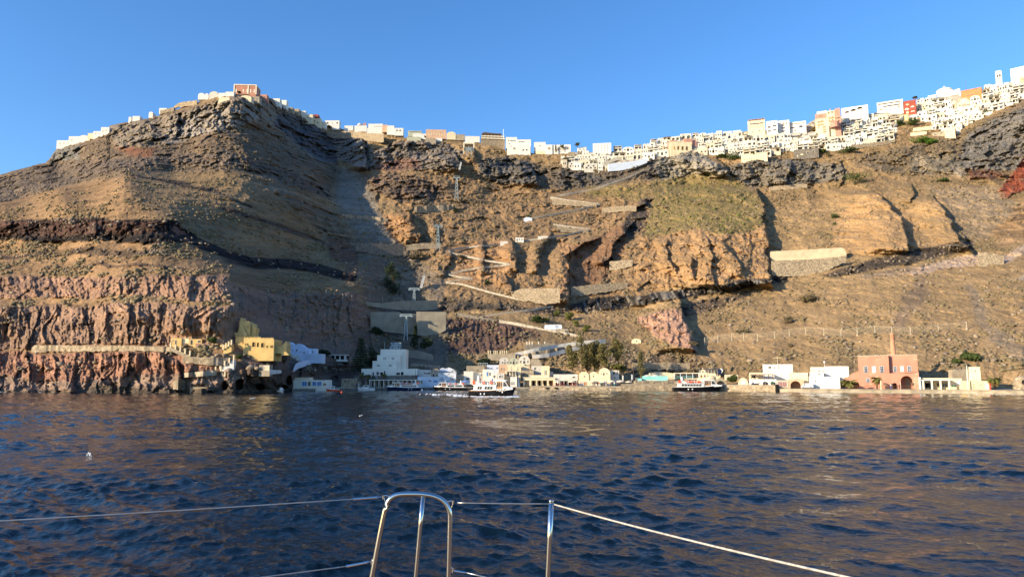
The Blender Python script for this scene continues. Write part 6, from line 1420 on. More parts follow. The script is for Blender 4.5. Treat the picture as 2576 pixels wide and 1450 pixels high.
# ================================================================ the town on the cliff: landmarks
def lm(*a, **k):
    k.setdefault('sink', 2.5); return bld(*a, **k)
G2 = "white houses along the left skyline"
def mansion():
    P = Place(589, 643, 215, 237, 642); t = thing("mansion", "salmon mansion with white cornice and pilasters on the highest peak", "mansion", P.p, R(4)); w = P.W / 2; m = MB()
    m.box(-w, w, 0, 14, -6, P.H); m.build("wall", M_red, t)
    c = MB(); c.box(-w - .4, w + .4, -.4, 14.4, P.H, P.H + .9)
    for u in (-1, .28, 1): c.box(u * w - .5, u * w + .5, -.3, .05, 0, P.H)
    c.build("cornice", M_canvas, t)
    for i in range(6):
        if i != 1: window(t, -w * .82 + i * w * .33, 1.5, 1.3, 3.4, 'arch', -.03, M_canvas, M_canvas)
mansion()
lm("terracotta_house", "small terracotta house with white trim right of the salmon mansion", 652, 671, 238, 249, D=6, mat=M_red, wins=[(657, 243, 3, 5), (664, 244, 3, 5)])
for x0, x1, yt, yb, lab, kw in [
    (142, 182, 353, 368, "long white terrace house, leftmost on the left skyline", dict(wins=[(150, 361, 2, 3), (160, 360, 2, 3), (171, 359, 2, 3)])), (172, 200, 343, 358, "white house second from the left skyline end", dict(wins=[(180, 352, 2, 3)])),
    (198, 222, 340, 352, "low white house third from the left skyline end", dict(roof='vault')), (220, 236, 335, 348, "tiny cream house fourth from the left skyline end", dict(mat=M_cream)), (234, 254, 330, 345, "white house with two windows, fifth from the left skyline end", dict(wins=[(240, 337, 2, 3), (248, 336, 2, 3)])), (253, 274, 320, 339, "tallest white house of the left skyline, against the rock", dict(wins=[(258, 330, 2, 3), (266, 328, 2, 3)])),
    (323, 329, 294, 304, "slim white bell turret on the left skyline", dict()), (333, 351, 292, 301, "low white house right of the slim turret", dict()), (374, 384, 281, 290, "tiny domed white house midway up the left skyline", dict(roof='vault')), (400, 419, 272, 280, "small white house left of the cream skyline wall", dict()),
    (498, 514, 234, 244, "white vaulted house on the skyline, first right of the cream wall", dict(roof='vault')), (515, 524, 235, 244, "tiny white vaulted house, second right of the cream wall", dict(roof='vault')), (526, 548, 230, 243, "white gabled house, third right of the cream wall", dict(roof='vault', mat=M_white2)), (549, 566, 234, 243, "flat white house, fourth right of the cream wall", dict()), (567, 588, 231, 241, "white house touching the salmon mansion on its left", dict()),
    (548, 578, 244, 254, "cream cave house with a wide roof below the skyline houses", dict(mat=M_cream, batter=.8)), (603, 632, 240, 251, "cream lumpy cave house under the salmon mansion", dict(mat=M_cream, roof='vault')), (632, 652, 243, 254, "dark windowed cave house below the mansion", dict(mat=M_beige, wins=[(638, 248, 4, 3), (646, 249, 4, 3)]))]:
    kw.setdefault('mat', M_white); lm("skyline_house", lab, x0, x1, yt, yb, D=6, group=G2, **kw)
G3 = "houses along the middle ridge"
for x0, x1, yt, yb, lab, kw in [
    (686, 703, 248, 262, "grey cream house with three windows, first right of the peak", dict(mat=M_cool, wins=[(690, 254, 2, 3), (695, 255, 2, 3), (700, 257, 2, 3)])), (703, 720, 252, 268, "lower grey cream house, second right of the peak", dict(mat=M_cool)),
    (722, 736, 270, 279, "shaded small house, third right of the peak", dict(mat=M_beige)), (738, 752, 274, 285, "shaded small house with a pergola, fourth right of the peak", dict(mat=M_beige)), (752, 768, 279, 292, "shaded small house, fifth right of the peak", dict(mat=M_cool)),
    (767, 786, 288, 306, "beige terrace house above the dark cliff", dict(mat=M_cream, wins=[(773, 296, 3, 3), (780, 299, 3, 3)])), (785, 800, 288, 300, "small dark red house on the ridge", dict(mat=M_dred)), (786, 806, 298, 316, "beige house with arches beneath the small dark red one", dict(mat=M_cream, wins=[(791, 305, 3, 4, 'arch', M_dark), (798, 308, 3, 4, 'arch', M_dark)])),
    (800, 818, 306, 318, "small whitish house left of the big arched white one", dict(mat=M_cool)), (817, 853, 303, 321, "white house with two arched windows left of the saddle", dict(wins=[(823, 309, 5, 5, 'arch', M_dark), (836, 310, 2, 3), (848, 309, 5, 4, 'arch', M_dark)])), (866, 888, 316, 326, "distant low white house in the saddle", dict()),
    (891, 922, 316, 331, "white base of the domed chapel on the ridge", dict()), (923, 971, 322, 332, "long white terrace in front of the ridge houses", dict()), (926, 962, 311.5, 325, "long white house with a dark window strip", dict(wins=[(950, 318, 22, 1.2)])), (961, 974, 314, 326, "rosy plastered house between two white ones", dict(mat=M_peach)), (973, 991, 316, 333, "tall plain white house on the ridge", dict()), (991, 1014, 322, 335, "white house with two dark arches, right end of the chapel row", dict(wins=[(998, 328, 4, 4, 'arch', M_dark), (1006, 328, 4, 4, 'arch', M_dark)])),
    (1026, 1060, 329, 337, "olive grey flat house with a dark roof terrace", dict(mat=M_grn, wins=[(1043, 331.5, 30, 1.5)])), (1038, 1072, 336, 346, "white stepped house below the olive grey one", dict()), (1071, 1122, 326, 343, "pink arcaded hall with a white cornice on the ridge", dict(mat=M_peach, wins=[(1077 + 7 * i, 337, 2.5, 6, 'arch', M_cream) for i in range(7)])), (1023, 1058, 344, 355, "cream terrace block, front row of the ridge", dict(mat=M_grn)), (1071, 1096, 347, 358, "cream block right of the small tree", dict(mat=M_beige)), (1096, 1112, 347, 354, "low white pavilion beside the cream block", dict()),
    (1123, 1146, 331, 345, "white gabled church front left of the top station", dict(mat=M_cream, roof='vault')), (1140, 1169, 338, 347, "low tan church nave left of the top station", dict(mat=M_beige)), (1170, 1206, 342.5, 352, "flat white slab roofed building above the top station", dict()),
    (1272, 1300, 345, 366, "white three storey house right of the terrace restaurant", dict(wins=[(1279, 353, 3, 3), (1290, 354, 14, 2), (1280, 362, 3, 3)])), (1300, 1335, 351, 376, "white hotel with dark terraces at the end of the ridge", dict(wins=[(1311, 357, 16, 2), (1318, 366, 20, 3), (1328, 371, 5, 4, 'arch', M_dark)])), (1275, 1334, 364, 388, "broad white building with arched door under the two hotels", dict(wins=[(1293, 373, 7, 6, 'arch', M_conc), (1284, 368, 2, 3), (1316, 377, 5, 4, 'arch', M_dark), (1325, 377, 5, 4, 'arch', M_dark)])),
    (1343, 1372, 357.5, 374, "stepped white house in the low saddle", dict(wins=[(1358, 366, 5, 3, 'lunette', M_dark)])), (1372, 1389, 364, 382, "white house with a big arched window in the saddle", dict(wins=[(1381, 373, 8, 7, 'arch', M_conc)])), (1345, 1387, 374, 385, "long stone footed white terrace in the saddle", dict(mat=M_cream)),
    (1389, 1435, 364, 383, "white house with three big blind arches behind the palm", dict(wins=[(1404, 374, 7, 9, 'arch', M_beige), (1419, 374, 7, 9, 'arch', M_beige), (1429, 373, 6, 8, 'arch', M_beige)])), (1429, 1447, 382, 394, "square stone house with one dark arch", dict(mat=M_stone, wins=[(1438, 391, 6, 5, 'lunette', M_dark)]))]:
    kw.setdefault('mat', M_white); kw.setdefault('D', 7); lm("ridge_house", lab, x0, x1, yt, yb, group=G3, **kw)
def dome_chapel():
    P = Place(897, 910, 308, 319, depth_at(903, 331) + 1); t = thing("chapel_dome", "white dome with lantern windows on the ridge chapel", "dome", P.p, P.rz); r = P.W / 2; m = MB()
    m.lathe([(r * .9, -4), (r * .9, P.H * .45), (r, P.H * .46), (r * .95, P.H * .65), (r * .7, P.H * .88), (r * .3, P.H), (0, P.H * 1.03)], (0, r, 0), 12); m.build("dome", M_white, t, smooth=True)
    for i in (-1, 0, 1): window(t, i * r * .5, P.H * .08, .8, 1.5, 'arch', .15 + .3 * abs(i), M_white, M_dark)
    b = MB(); b.archwall(r * 1.4, r * 2.6, -3, P.H * .9, .5, 1.3, [(r * 2, r * .6, 3 + P.H * .4, r * .3)]); b.build("bell_gable", M_pinkw, t)
dome_chapel()
def terrace_rest():
    P = Place(1210, 1270, 333, 358, depth_at(1240, 358) - 2); t = thing("terrace_restaurant", "terrace restaurant with dark timber decks stepping over a stone base", "restaurant", P.p, R(6)); w, H = P.W / 2, P.H
    m = MB(); m.box(-w, w, .6, 9, -8, H * .30); m.build("stone_base", M_stone, t)
    m = MB(); m.box(-w, w, 3, 9, H * .3, H * .62); m.build("wall", M_dark, t)
    for z, s in ((.34, 0), (.56, .06), (.8, .16)):
        d = MB(); d.box(-w + s * w, w - s * w * 2, -.2, 7, H * z, H * z + .25); d.box(-w + s * w, w - s * w * 2, -.25, -.15, H * z + .25, H * z + 1.1); d.build("deck", M_canvas if z < .7 else M_brown, t)
    p = MB()
    for i in range(8): x = -w + .3 + i * (2 * w - .6) / 7; p.box(x - .12, x + .12, 0, .24, H * .3, H * .8)
    p.build("posts", M_white2, t)
    r = MB(); r.prism([(-w * .95, H * .86), (-w * .75, H * 1.0), (w * .2, H * .9), (w * .8, H * .78), (w * .8, H * .74), (-w * .95, H * .82)], 0, 7); r.build("roof", M_brown, t)
terrace_rest()
pole(1266, 325, 350, 700, "telecom mast with a small head at the terrace restaurant", M_galv, .3, name="mast", arm=1)
pole(2430, 190 + 12, 232, 690, "thin red mast above the orange flat building", M_rust, .18, name="mast")
def tpalm(x, yt, yb, w, lab): tree("palm_tree", lab, "palm", x, yb, (yb - yt), w, L_palm, 'palm', Y=depth_at(x, yb) - 3, trunkfrac=.62, seed=int(x), group="palms in the town")
tpalm(1413, 358, 378, 13, "palm in front of the three blind arches"); tpalm(1452, 356, 370, 16, "palm rising behind the saddle houses"); tpalm(2302, 231, 262, 14, "tall lone palm standing above the dark red house"); tpalm(1893, 375, 400, 15, "palm before the yellow arcade house"); tpalm(1931, 378, 396, 15, "palm right of the yellow arcade house"); tpalm(2082, 380, 394, 14, "palm by the grey stone house")
tree("cypress", "dark cypress beside the three blind arches", "tree", 1398, 382, 17, 7, L_pine, 'tall', seed=80, trunkfrac=.02, Y=depth_at(1398, 382) - 3)

# main town landmarks
lm("hotel", "white hotel with rows of many small windows, left part of the town", 1491, 1537, 360, 388, D=8, mat=M_white, wins=[(1496 + 8 * i, y, 2, 2.6) for i in range(5) for y in (366, 372, 378)] + [(1500 + 9 * i, 384, 4, 4, 'arch', M_cream) for i in range(4)])
def awn():
    pts = [(1530, 412), (1560, 409), (1595, 405), (1627, 397)]; b = [(1530, 429), (1560, 427), (1595, 420), (1627, 407)]
    o = slab("pergola_terrace", "long pale blue canopied terrace slanting along the town's lower edge", "terrace", pts, b, M_lblue, thick=6, pull=2)
    for i in range(9):
        x = 1534 + i * 11; y0 = np.interp(x, *zip(*pts)) + 7; y1 = np.interp(x, *zip(*b)); Y = depth_at(1580, 420) - 3.5 + (x - 1580) * .02; P = Place(x - 4, x + 4, y0, y1, Y)
        m = MB(); m.box(-P.W / 2, P.W / 2, 0, .3, .5, P.H); ob = m.build("opening", M_conc, o); ob.location = P.p - o.location
awn()
def salmon():
    P = Place(1682, 1758, 347, 375, depth_at(1720, 381) + 2); t = thing("arcade_villa", "salmon villa over a cream arcade of four arches in mid town", "villa", P.p, R(4)); L, Z = P.lx, P.lz
    m = MB(); m.box(L(1683), L(1700), 1, 9, -9, Z(353)); m.box(L(1700), L(1722), 3, 9, -9, Z(357)); m.box(L(1722), L(1744), .5, 9, -9, Z(348)); m.box(L(1744), L(1757), 2, 12, -9, Z(350)); m.build("wall", M_pinkw, t)
    a = MB(); a.archwall(L(1680), L(1738), Z(381), Z(360), -3.5, -2.8, [(L(1690), 9 * P.k, (381 - 372) * P.k * .7, 4 * P.k)] + [(L(x), 6.5 * P.k, (381 - 370) * P.k * .7, 3.2 * P.k) for x in (1702, 1713.5, 1725)]); a.box(L(1680), L(1738), -2.8, .5, Z(361.5), Z(361)); a.box(L(1680), L(1738), -.6, .4, Z(382) - 4, Z(362)); a.box(L(1680), L(1738), -3.5, .4, Z(381) - 6, Z(381)); a.build("arcade", M_cream, t)
    window(t, L(1692), Z(361), 9 * P.k, 5 * P.k, 'rect', .97, M_canvas, M_glass); window(t, L(1740), Z(358) - 2, 5 * P.k, 4.5 * P.k, 'rect', .47, M_canvas, M_glass)
    for x in (1727, 1739): window(t, L(x), Z(353), 2.5 * P.k, 2.5 * P.k, 'rect', .47, M_canvas, M_pinkw)
salmon()
lm("hotel", "tall white hotel with a brown pergola roof and striped awnings", 1881, 1925, 303, 339, D=9, mat=M_cream, roof='plain', wins=[(1903, 311, 36, 3, 'rect', M_dark), (1903, 319, 36, 2, 'rect', M_peach), (1893, 330, 3, 4), (1910, 330, 3, 4)])
pergola("roof_pergola", "brown pergola roof on top of the tall white hotel", 1882, 1923, 299.5, 304, depth_at(1903, 339) + 1, M_white2, 6, 6, roofmat=M_pinkw)
lm("hotel", "white hotel with glazed balconies right of the brown roofed one", 1928, 1956, 304, 339, D=8, mat=M_white, wins=[(1935, 319, 8, 5, 'rect', M_glass), (1949, 317, 9, 4, 'rect', M_glass), (1935, 329, 9, 4, 'rect', M_glass), (1949, 327, 9, 3, 'rect', M_glass), (1949, 309, 3, 3)])
lm("hotel", "white arched house third right of the brown roofed hotel", 1957, 1986, 303, 335, D=8, mat=M_white, wins=[(1971, 311, 5, 6, 'arch', M_conc), (1979, 311, 5, 6, 'arch', M_conc), (1968, 316, 14, 1.5, 'rect', M_brown), (1970, 322, 12, 3, 'rect', M_glass), (1970, 330, 10, 3, 'rect', M_dark)])
lm("hotel", "white house with a sloping dark pergola, left of the shrubs", 1986, 2028, 306, 336, D=8, mat=M_white, wins=[(2006, 311, 36, 2, 'rect', M_brown), (1993, 320, 12, 3, 'rect', M_dark), (2000, 327, 8, 5, 'arch', M_conc), (2015, 319, 10, 6, 'rect', M_glass)])
lm("arcade_house", "yellow house with rows of small square windows at the town's foot", 1864, 1930, 385, 402, D=6, mat=M_cream, wins=[(1872 + 6 * i, 399, 2.6, 3, 'rect', M_brown) for i in range(9)] + [(1903 + 7 * i, 388, 2.6, 2.6, 'rect', M_brown) for i in range(4)])
lm("stone_house", "long grey stone house with two blue grey windows below the town", 1996, 2059, 374, 393, D=6, mat=M_dstone, wins=[(2032, 384, 7, 6, 'rect', M_glass), (2046, 382, 6, 6, 'rect', M_glass), (2016, 386, 8, 6, 'lunette', M_cream), (2005, 390, 3, 3, 'rect', M_cream)], fr=M_cream)
def yhotel():
    P = Place(2050, 2104, 279, 340, depth_at(2080, 340)); t = thing("hotel", "tall yellow hotel with salmon corner tower and small balconies", "hotel", P.p, P.rz); L, Z = P.lx, P.lz
    m = MB(); m.box(L(2051), L(2082), .5, 10, -8, Z(297)); m.box(L(2082), L(2102), -.5, 10, -8, Z(281)); m.box(L(2062), L(2086), -2.5, .4, -8, Z(318)); m.build("wall", M_cream, t)
    m = MB(); m.box(L(2051), L(2082), .9, 10, Z(297), Z(284)); m.box(L(2102), L(2117), -.2, 10, -8, Z(278.5)); m.lathe([(4, 0), (4, 5)], (L(2101), -2, Z(326)), 12); m.build("salmon_wall", M_peach if False else M_pinkw, t)
    r = MB(); r.box(L(2056), L(2082), 2, 9, Z(284), Z(277)); r.build("roof_room", M_white, t)
    for x, y, w, h in [(2059, 303, 4, 4), (2068, 302, 4, 4), (2059, 311, 4, 4), (2068, 310, 4, 4), (2087, 286, 5, 5), (2096, 285, 5, 5), (2088, 297, 4, 4), (2096, 296, 4, 4), (2088, 305, 4, 4), (2096, 304, 4, 4), (2059, 319, 3, 3), (2066, 290, 9, 3), (2108, 298, 4, 4), (2108, 306, 4, 4), (2109, 286, 2, 4)]:
        yy = .48 if x < 2082 else (-.52 if x < 2102 else -.22)
        if y < 297 and x < 2082: yy = .88
        window(t, L(x), Z(y) - h * P.k / 2, w * P.k, h * P.k, 'rect', yy, M_cream, M_brown)
    for x, y in [(2059, 305.5), (2068, 304.5), (2059, 313.5), (2068, 312.5), (2092, 300), (2092, 308), (2108, 301), (2108, 309), (2073, 322), (2073, 328), (2073, 334)]:
        b = MB(); w = (4.5 if x != 2092 else 8) * P.k / 1.4; yy = .5 if x < 2062 or x == 2068 else (-2.5 if x == 2073 else -.5); b.box(L(x) - w, L(x) + w, yy - 1.0, yy, Z(y), Z(y) + .9); b.build("balcony", M_peach, t)
    for x in (2091, 2106, 2111, 2115): c = MB(); c.box(L(x) - .5, L(x) + .5, 3, 4, Z(281), Z(273.5)); c.build("chimney", M_pinkw, t)
yhotel()
lm("hotel", "white hotel with three wide roof arches right of the yellow hotel", 2117, 2184, 268, 300, D=8, mat=M_white, wins=[(2130, 279, 14, 5, 'lunette', M_dark), (2147, 276, 16, 6, 'lunette', M_dark), (2164, 273, 16, 6, 'lunette', M_dark), (2124, 296, 3, 3), (2135, 295, 3, 3), (2150, 293, 3, 3), (2165, 292, 3, 3)])
lm("hotel", "white hotel with a dark loggia strip under its roof, left of the dark red house", 2206, 2272, 254, 284, D=8, mat=M_white, wins=[(2238, 259, 60, 2.6, 'rect', M_dark), (2244, 266, 46, 3, 'rect', M_dark), (2216, 272, 12, 4, 'rect', M_conc), (2262, 272, 6, 6, 'arch', M_conc), (2240, 276, 3, 3), (2250, 276, 3, 3)])
lm("red_house", "dark red house with white scalloped balconies", 2272, 2305, 253, 289, D=8, mat=M_dred, wins=[(2283, 262, 8, 4, 'arch', M_cream), (2281, 273, 12, 5, 'lunette', M_white), (2296, 269, 10, 4, 'lunette', M_white), (2282, 282, 6, 7, 'arch', M_cream), (2296, 281, 10, 2.5, 'rect', M_white)], fr=M_cream)
lm("yellow_house", "small plain yellow house under the dark red one", 2264, 2285, 289, 302, D=5, mat=pmat("lemon_plaster", (.74, .60, .28), .9, .05, .5))
lm("orange_house", "orange flat building with a dark pergola roof right of the cathedral", 2416, 2471, 224, 248, D=9, mat=M_orange, rz=R(-4), wins=[(2440, 238, 22, 2.5, 'rect', M_brown), (2462, 231, 3, 3, 'rect', M_brown), (2445, 226, 40, 1.5, 'rect', M_brown)])
def cathedral():
    P = Place(2354, 2417, 222, 250, depth_at(2385, 250) + 2); t = thing("cathedral", "big white domed cathedral with a cross above the town", "cathedral", P.p, P.rz); L, Z = P.lx, P.lz; m = MB()
    m.box(L(2355), L(2417), 2, 16, -12, Z(236)); m.prism([(L(2355), Z(238)), (L(2355), Z(224)), (L(2360), Z(220)), (L(2366), Z(224)), (L(2395), Z(224)), (L(2400), Z(228)), (L(2410), Z(226)), (L(2417), Z(226)), (L(2417), Z(238))], 2.3, 10)
    m.build("wall", M_white, t)
    d = MB(); r = 19.5 * P.k; cz = Z(226); H = Z(212.5) - cz
    d.lathe([(r, 0), (r, H * .45), (r * 1.03, H * .46), (r * .93, H * .68), (r * .7, H * .87), (r * .36, H * .98), (0, H * 1.01)], (L(2376), r + 3, cz), 24); dm = d.build("dome", M_white, t, smooth=False)
    c = MB(); c.box(L(2376) - .2, L(2376) + .2, r + 2.8, r + 3.2, cz + H, cz + H + 2.6); c.box(L(2376) - .9, L(2376) + .9, r + 2.8, r + 3.2, cz + H + 1.4, cz + H + 1.9); c.build("cross", M_white, dm)
    for i in range(-3, 4):
        a = i * .42; window(t, L(2376) + r * math.sin(a), cz + H * .08, .9, H * .3, 'arch', r + 3 - r * math.cos(a) - .05, M_white, M_conc, rz=a)
    for x in (2374, 2379, 2384): window(t, L(x), Z(235), .9, 3 * P.k + 1, 'arch', 2.27, M_white, M_beige)
    window(t, L(2402), Z(244), 22 * P.k, 4.5 * P.k, 'rect', 1.97, M_white, M_conc)
cathedral()
def belltower():
    P = Place(2505, 2521, 178, 214, depth_at(2513, 216) + 1); t = thing("bell_tower", "slender white bell tower rising above the right town", "bell tower", P.p, P.rz); w = P.W / 2; m = MB(); H = P.H
    m.box(-w, w, 0, 2 * w, -8, H * .55); m.archwall(-w, w, H * .55, H * .82, 0, .6, [(-w * .42, w * .55, H * .14, w * .27), (w * .42, w * .55, H * .14, w * .27)]); m.archwall(-w, w, H * .55, H * .82, 2 * w - .6, 2 * w, [(-w * .42, w * .55, H * .14, w * .27), (w * .42, w * .55, H * .14, w * .27)])
    m.archwall(-w, w, H * .82, H * .95, 0, .6, [(0, w * .5, H * .05, w * .25)]); m.box(-w, w, .6, 2 * w, H * .82, H * .95); m.prism([(-w * 1.08, H * .95), (-w * .6, H), (w * .6, H), (w * 1.08, H * .95)], -.2, 2 * w + .2); m.box(-w - .15, w + .15, -.15, .0, H * .53, H * .56)
    m.build("wall", M_white, t)
    for s in (-1, 1): b = MB(); b.lathe([(.7, 0), (.5, .6), (.3, 1.2), (0, 1.3)], (s * w * .42, w, H * .62), 8); b.build("bell", M_brown, t)
    for z in (.4, .22): window(t, 0, H * z, w * .7, .9, 'rect', -.02, M_peach, M_peach)
belltower()
lm("hotel", "large white building with arched upper windows at the right edge", 2540, 2600, 168, 206, D=12, mat=M_white, rz=R(-6), wins=[(2550, 178, 5, 6, 'arch', M_cream), (2562, 174, 5, 6, 'arch', M_cream), (2552, 193, 3, 5, 'rect', M_conc), (2562, 189, 3, 5, 'rect', M_conc)])
lm("hotel", "pale orange house cut by the right edge of the town", 2566, 2610, 190, 214, D=8, mat=M_peach, wins=[(2572, 197, 3, 4)])
def church2():
    P = Place(2398, 2440, 252, 272, depth_at(2420, 272)); t = thing("church", "cream church with a low dome and arched belfry in the right town", "church", P.p, P.rz); L, Z = P.lx, P.lz; m = MB()
    m.box(L(2400), L(2440), 1, 9, -8, Z(256)); m.archwall(L(2393), L(2404), Z(264), Z(251), 0, .8, [(L(2396), 3 * P.k, 5 * P.k, 1.5 * P.k), (L(2401), 3 * P.k, 5 * P.k, 1.5 * P.k)]); m.build("wall", M_cream, t)
    d = MB(); r = 11.5 * P.k; d.lathe([(r, -1), (r, 1.2), (r * .9, 2.4), (r * .6, 3.7), (0, 4.4)], (L(2428), r + 1.5, Z(255)), 16); d.build("dome", M_cream, t, smooth=True)
    window(t, L(2414), Z(266), 3 * P.k, 5 * P.k, 'arch', .97, M_cream, M_dark)
church2()
lm("cliff_house", "lone white square house hanging on the cliff below the right town", 2376, 2403, 322, 346, D=7, mat=M_cream, wins=[(2383, 331, 3, 3), (2391, 331, 3, 3), (2394, 342, 3, 4)])
lm("cliff_house", "low pale pavilion left of the lone square house", 2343, 2375, 332, 342, D=6, mat=M_beige, wins=[(2352, 337, 6, 3, 'rect', M_dark), (2368, 336, 6, 3, 'rect', M_dark)])
slab("garden_wall", "cream panelled garden wall in the gap of the town", "wall", [(2298, 322), (2350, 316)], [(2298, 329), (2350, 323)], M_cream, pull=1); slab("garden_wall", "lower cream panelled garden wall in the gap of the town", "wall", [(2291, 334), (2330, 330)], [(2291, 341), (2330, 336)], M_cream, pull=1)
slab("retaining_wall", "brown stone wall on top of the garden gap", "wall", [(2305, 296), (2360, 288)], [(2305, 303), (2360, 298)], M_stone, pull=1)

# ---------------------------------------------------------------- the many small white houses, tier over tier
def t_house(i, mat, mat2=None):
    rnd = random.Random(i * 7 + 3); t = bpy.data.objects.new("white_house", None); COL.objects.link(t); m = MB(); W, H, D = 8.0, 5.6, 6.0; w = W / 2; wins = []
    if i == 0: m.box(-w, w, 0, D, -3.5, H - .4); parapet(m, -w, w, 0, D, H - .4, .4); wins = [(-2.4, 1.6, 1.1, 1.4, 'rect'), (0, 0, 1.1, 2.3, 'door'), (2.5, 1.6, 1.1, 1.4, 'rect')]
    if i == 1: m.box(-w, w, 0, D, -3.5, H - .4); parapet(m, -w, w, 0, D, H - .4, .4); m.box(-w * .4, w, 2, D, H - .4, H + 1.8); wins = [(-2.6, .9, 1, 1.3, 'rect'), (0, .9, 1, 1.3, 'rect'), (2.6, .9, 1, 1.3, 'rect'), (-1.5, 3.2, 1, 1.2, 'rect'), (1.8, 3.2, 1, 1.2, 'rect')]
    if i == 2: m.box(-w, w, 0, D, -3.5, H * .55); vault(m, -w, w, 0, D, H * .55, H * .45); wins = [(0, 0, 1.6, 2.6, 'archdoor'), (-2.3, .8, 1, 1.4, 'rect'), (2.3, .8, 1, 1.4, 'rect'), (0, 3.5, .8, 1, 'rect')]
    if i == 3: m.box(-w, w, 2.2, D, -3.5, H - .3); m.box(-w, w, 0, 2.2, -3.5, .9); m.box(-w, w, -.1, 2.2, H - 1.1, H - .7); [m.box(x - .18, x + .18, 0, .36, .9, H - 1.1) for x in (-3.7, 0, 3.7)]; wins = [(-2, .9, 2.2, 2.5, 'rect'), (2, .9, 2.4, 2.5, 'rect')]
    if i == 4: m.box(-w, w, 2.5, D, -3.5, H - .4); m.box(-w, w, 0, 2.5, -3.5, 1.6); parapet(m, -w, w, 0, 2.5, 1.6, .7, .2); parapet(m, -w, w, 2.5, D, H - .4, .4); m.lathe([(1.7, 3.9), (1.5, 4.1), (0, 4.7)], (1.5, 1.2, 0), 8); m.tube([(1.5, 1.2, 1.6), (1.5, 1.2, 4.6)], .08, 5); wins = [(-2, 1.7, 1.2, 2.2, 'door'), (.4, 2.3, 1.2, 1.3, 'rect')]
    if i == 5: m.box(-w, w, 0, D, -3.5, H); m.box(-w + .4, w - .4, -1.2, 0, H * .5, H * .5 + .2); m.box(-w + .4, w - .4, -1.2, -1.1, H * .5 + .2, H * .5 + 1.0); m.box(-w, w, -1.0, 0, H - .1, H + .2); wins = [(-1.8, .5, 2.6, 1.9, 'rect'), (2, .5, 1.8, 1.9, 'rect'), (-1.8, 3.1, 2.6, 2.0, 'rect'), (2, 3.1, 2.2, 2.0, 'rect')]
    if i == 6: m.box(-w, w, 2, D, -3.5, H); m.archwall(-w, w, -1, H * .72, 0, .5, [(-2, 2.7, 2.6, 1.3), (2, 2.7, 2.6, 1.3)]); m.box(-w, w, .5, 2, H * .66, H * .72); m.box(-w, w, 0, 2, -3.5, -1); wins = [(-2, -1, 1.6, 2.4, 'door'), (2, 0, 1.4, 1.4, 'rect'), (-2, 4.3, .9, .8, 'rect')]
    if i == 7: m.box(-w, w * .5, 0, D, -3.5, H - .4); parapet(m, -w, w * .5, 0, D, H - .4, .4); [m.box(w * .5 + k * .35, w * .5 + (k + 1) * .35, .5, 2, -3.5, H * .7 - k * .55) for k in range(6)]; m.box(w * .5, w, 3, D, -3.5, 3); wins = [(-2.4, 1.2, 1.1, 1.4, 'rect'), (-.2, 1.2, 1.1, 1.4, 'rect'), (3, .4, .9, 1.8, 'rect')]
    if i == 8: m.box(-w, w, 0, D, -3.5, 3.4); m.box(-w * .5, w, 1.4, D, 3.4, H + .6); parapet(m, -w * .5, w, 1.4, D, H + .6, .3); parapet(m, -w, w, 0, 1.4, 3.4, .5, .15); wins = [(-2.2, .6, 1, 1.5, 'arch'), (.6, .6, 1, 1.5, 'arch'), (2.8, .6, 1, 1.5, 'arch')]
    if i == 9: m.box(-w, w, 0, D, -3.5, H * .6); parapet(m, -w, w, 0, D, H * .6, .6, .2); wins = [(-3 + 2 * k, 1.0, .8, 1.1, 'rect') for k in range(4)]
    if i == 10: m.box(-w, 0, 0, D, -3.5, H); m.box(0, w, 1.2, D, -3.5, H - 1.6); m.box(-w * .9, -w * .7, 2, 2.8, H, H + 1.2); m.box(-.2, w, -.2, 1.2, 2.4, 2.6); wins = [(-2.2, 3.0, 1.6, 1.1, 'rect'), (-2.2, .8, 1.1, 1.2, 'rect')]
    if i == 11: m.box(-w, w, 0, D, -3.5, H - .8); m.prism([(-w, H - .8), (-w * .5, H + .3), (0, H - .8), (w * .5, H + .3), (w, H - .8)], 0, D); wins = [(-2, .4, 1.5, 2.2, 'archdoor'), (2, 1.0, 1.2, 1.3, 'arch'), (-2, 3.4, .6, .7, 'rect')]
    m.build("wall", mat, t)
    for x, z, ww, h, kd in wins:
        y = {3: 2.2, 4: 2.5, 6: 2.0}.get(i, 0)
        if i == 6 and z < 0: z = .1 - 1
        if i == 10 and False: pass
        window(t, x, z, ww * 1.3, h * 1.25, kd, y, mat, M_glass if rnd.random() < .5 else M_dark, flat=True)
    if i in (3, 5):
        a = MB(); 
        if i == 3: a.box(-w - .2, w + .2, -.6, 2.3, H - .68, H - .5)
        else: a.box(-w + .4, 0, -1.6, -.02, H * .5 + 2.0, H * .5 + 2.1)
        a.build("awning", M_brown if i == 3 else M_canvas, t)
    return t
DESC = ["cube house with centre door", "two storey set back house", "vaulted house", "house with dark verandah", "terraced house with parasol", "two storey balcony house", "house with two arches", "house with outside stair", "stepped house with arched windows", "long low house", "two block house with chimney", "twin peaked house"]
mats_t = [pmat('town_limewash', (.58, .55, .47), .9, .06, .4), pmat("bright_limewash", (.64, .61, .54), .9, .04, .3), pmat("ivory_limewash", (.56, .49, .37), .9, .06, .4)]
MN = ["white", "bright white", "ivory"]
TPL = [[t_house(i, m) for m in mats_t] for i in range(12)]
TOWN_B = [(1410, 414), (1440, 420), (1490, 425), (1530, 428), (1531, 404), (1627, 396), (1650, 391), (1679, 386), (1680, 345), (1758, 348), (1760, 382), (1800, 384), (1860, 386), (1930, 386), (1990, 376), (2060, 374), (2100, 374), (2130, 372), (2200, 362), (2250, 349), (2256, 300), (2350, 300), (2351, 322), (2372, 326), (2410, 326), (2440, 308), (2480, 289), (2520, 271), (2575, 246), (2660, 210)]
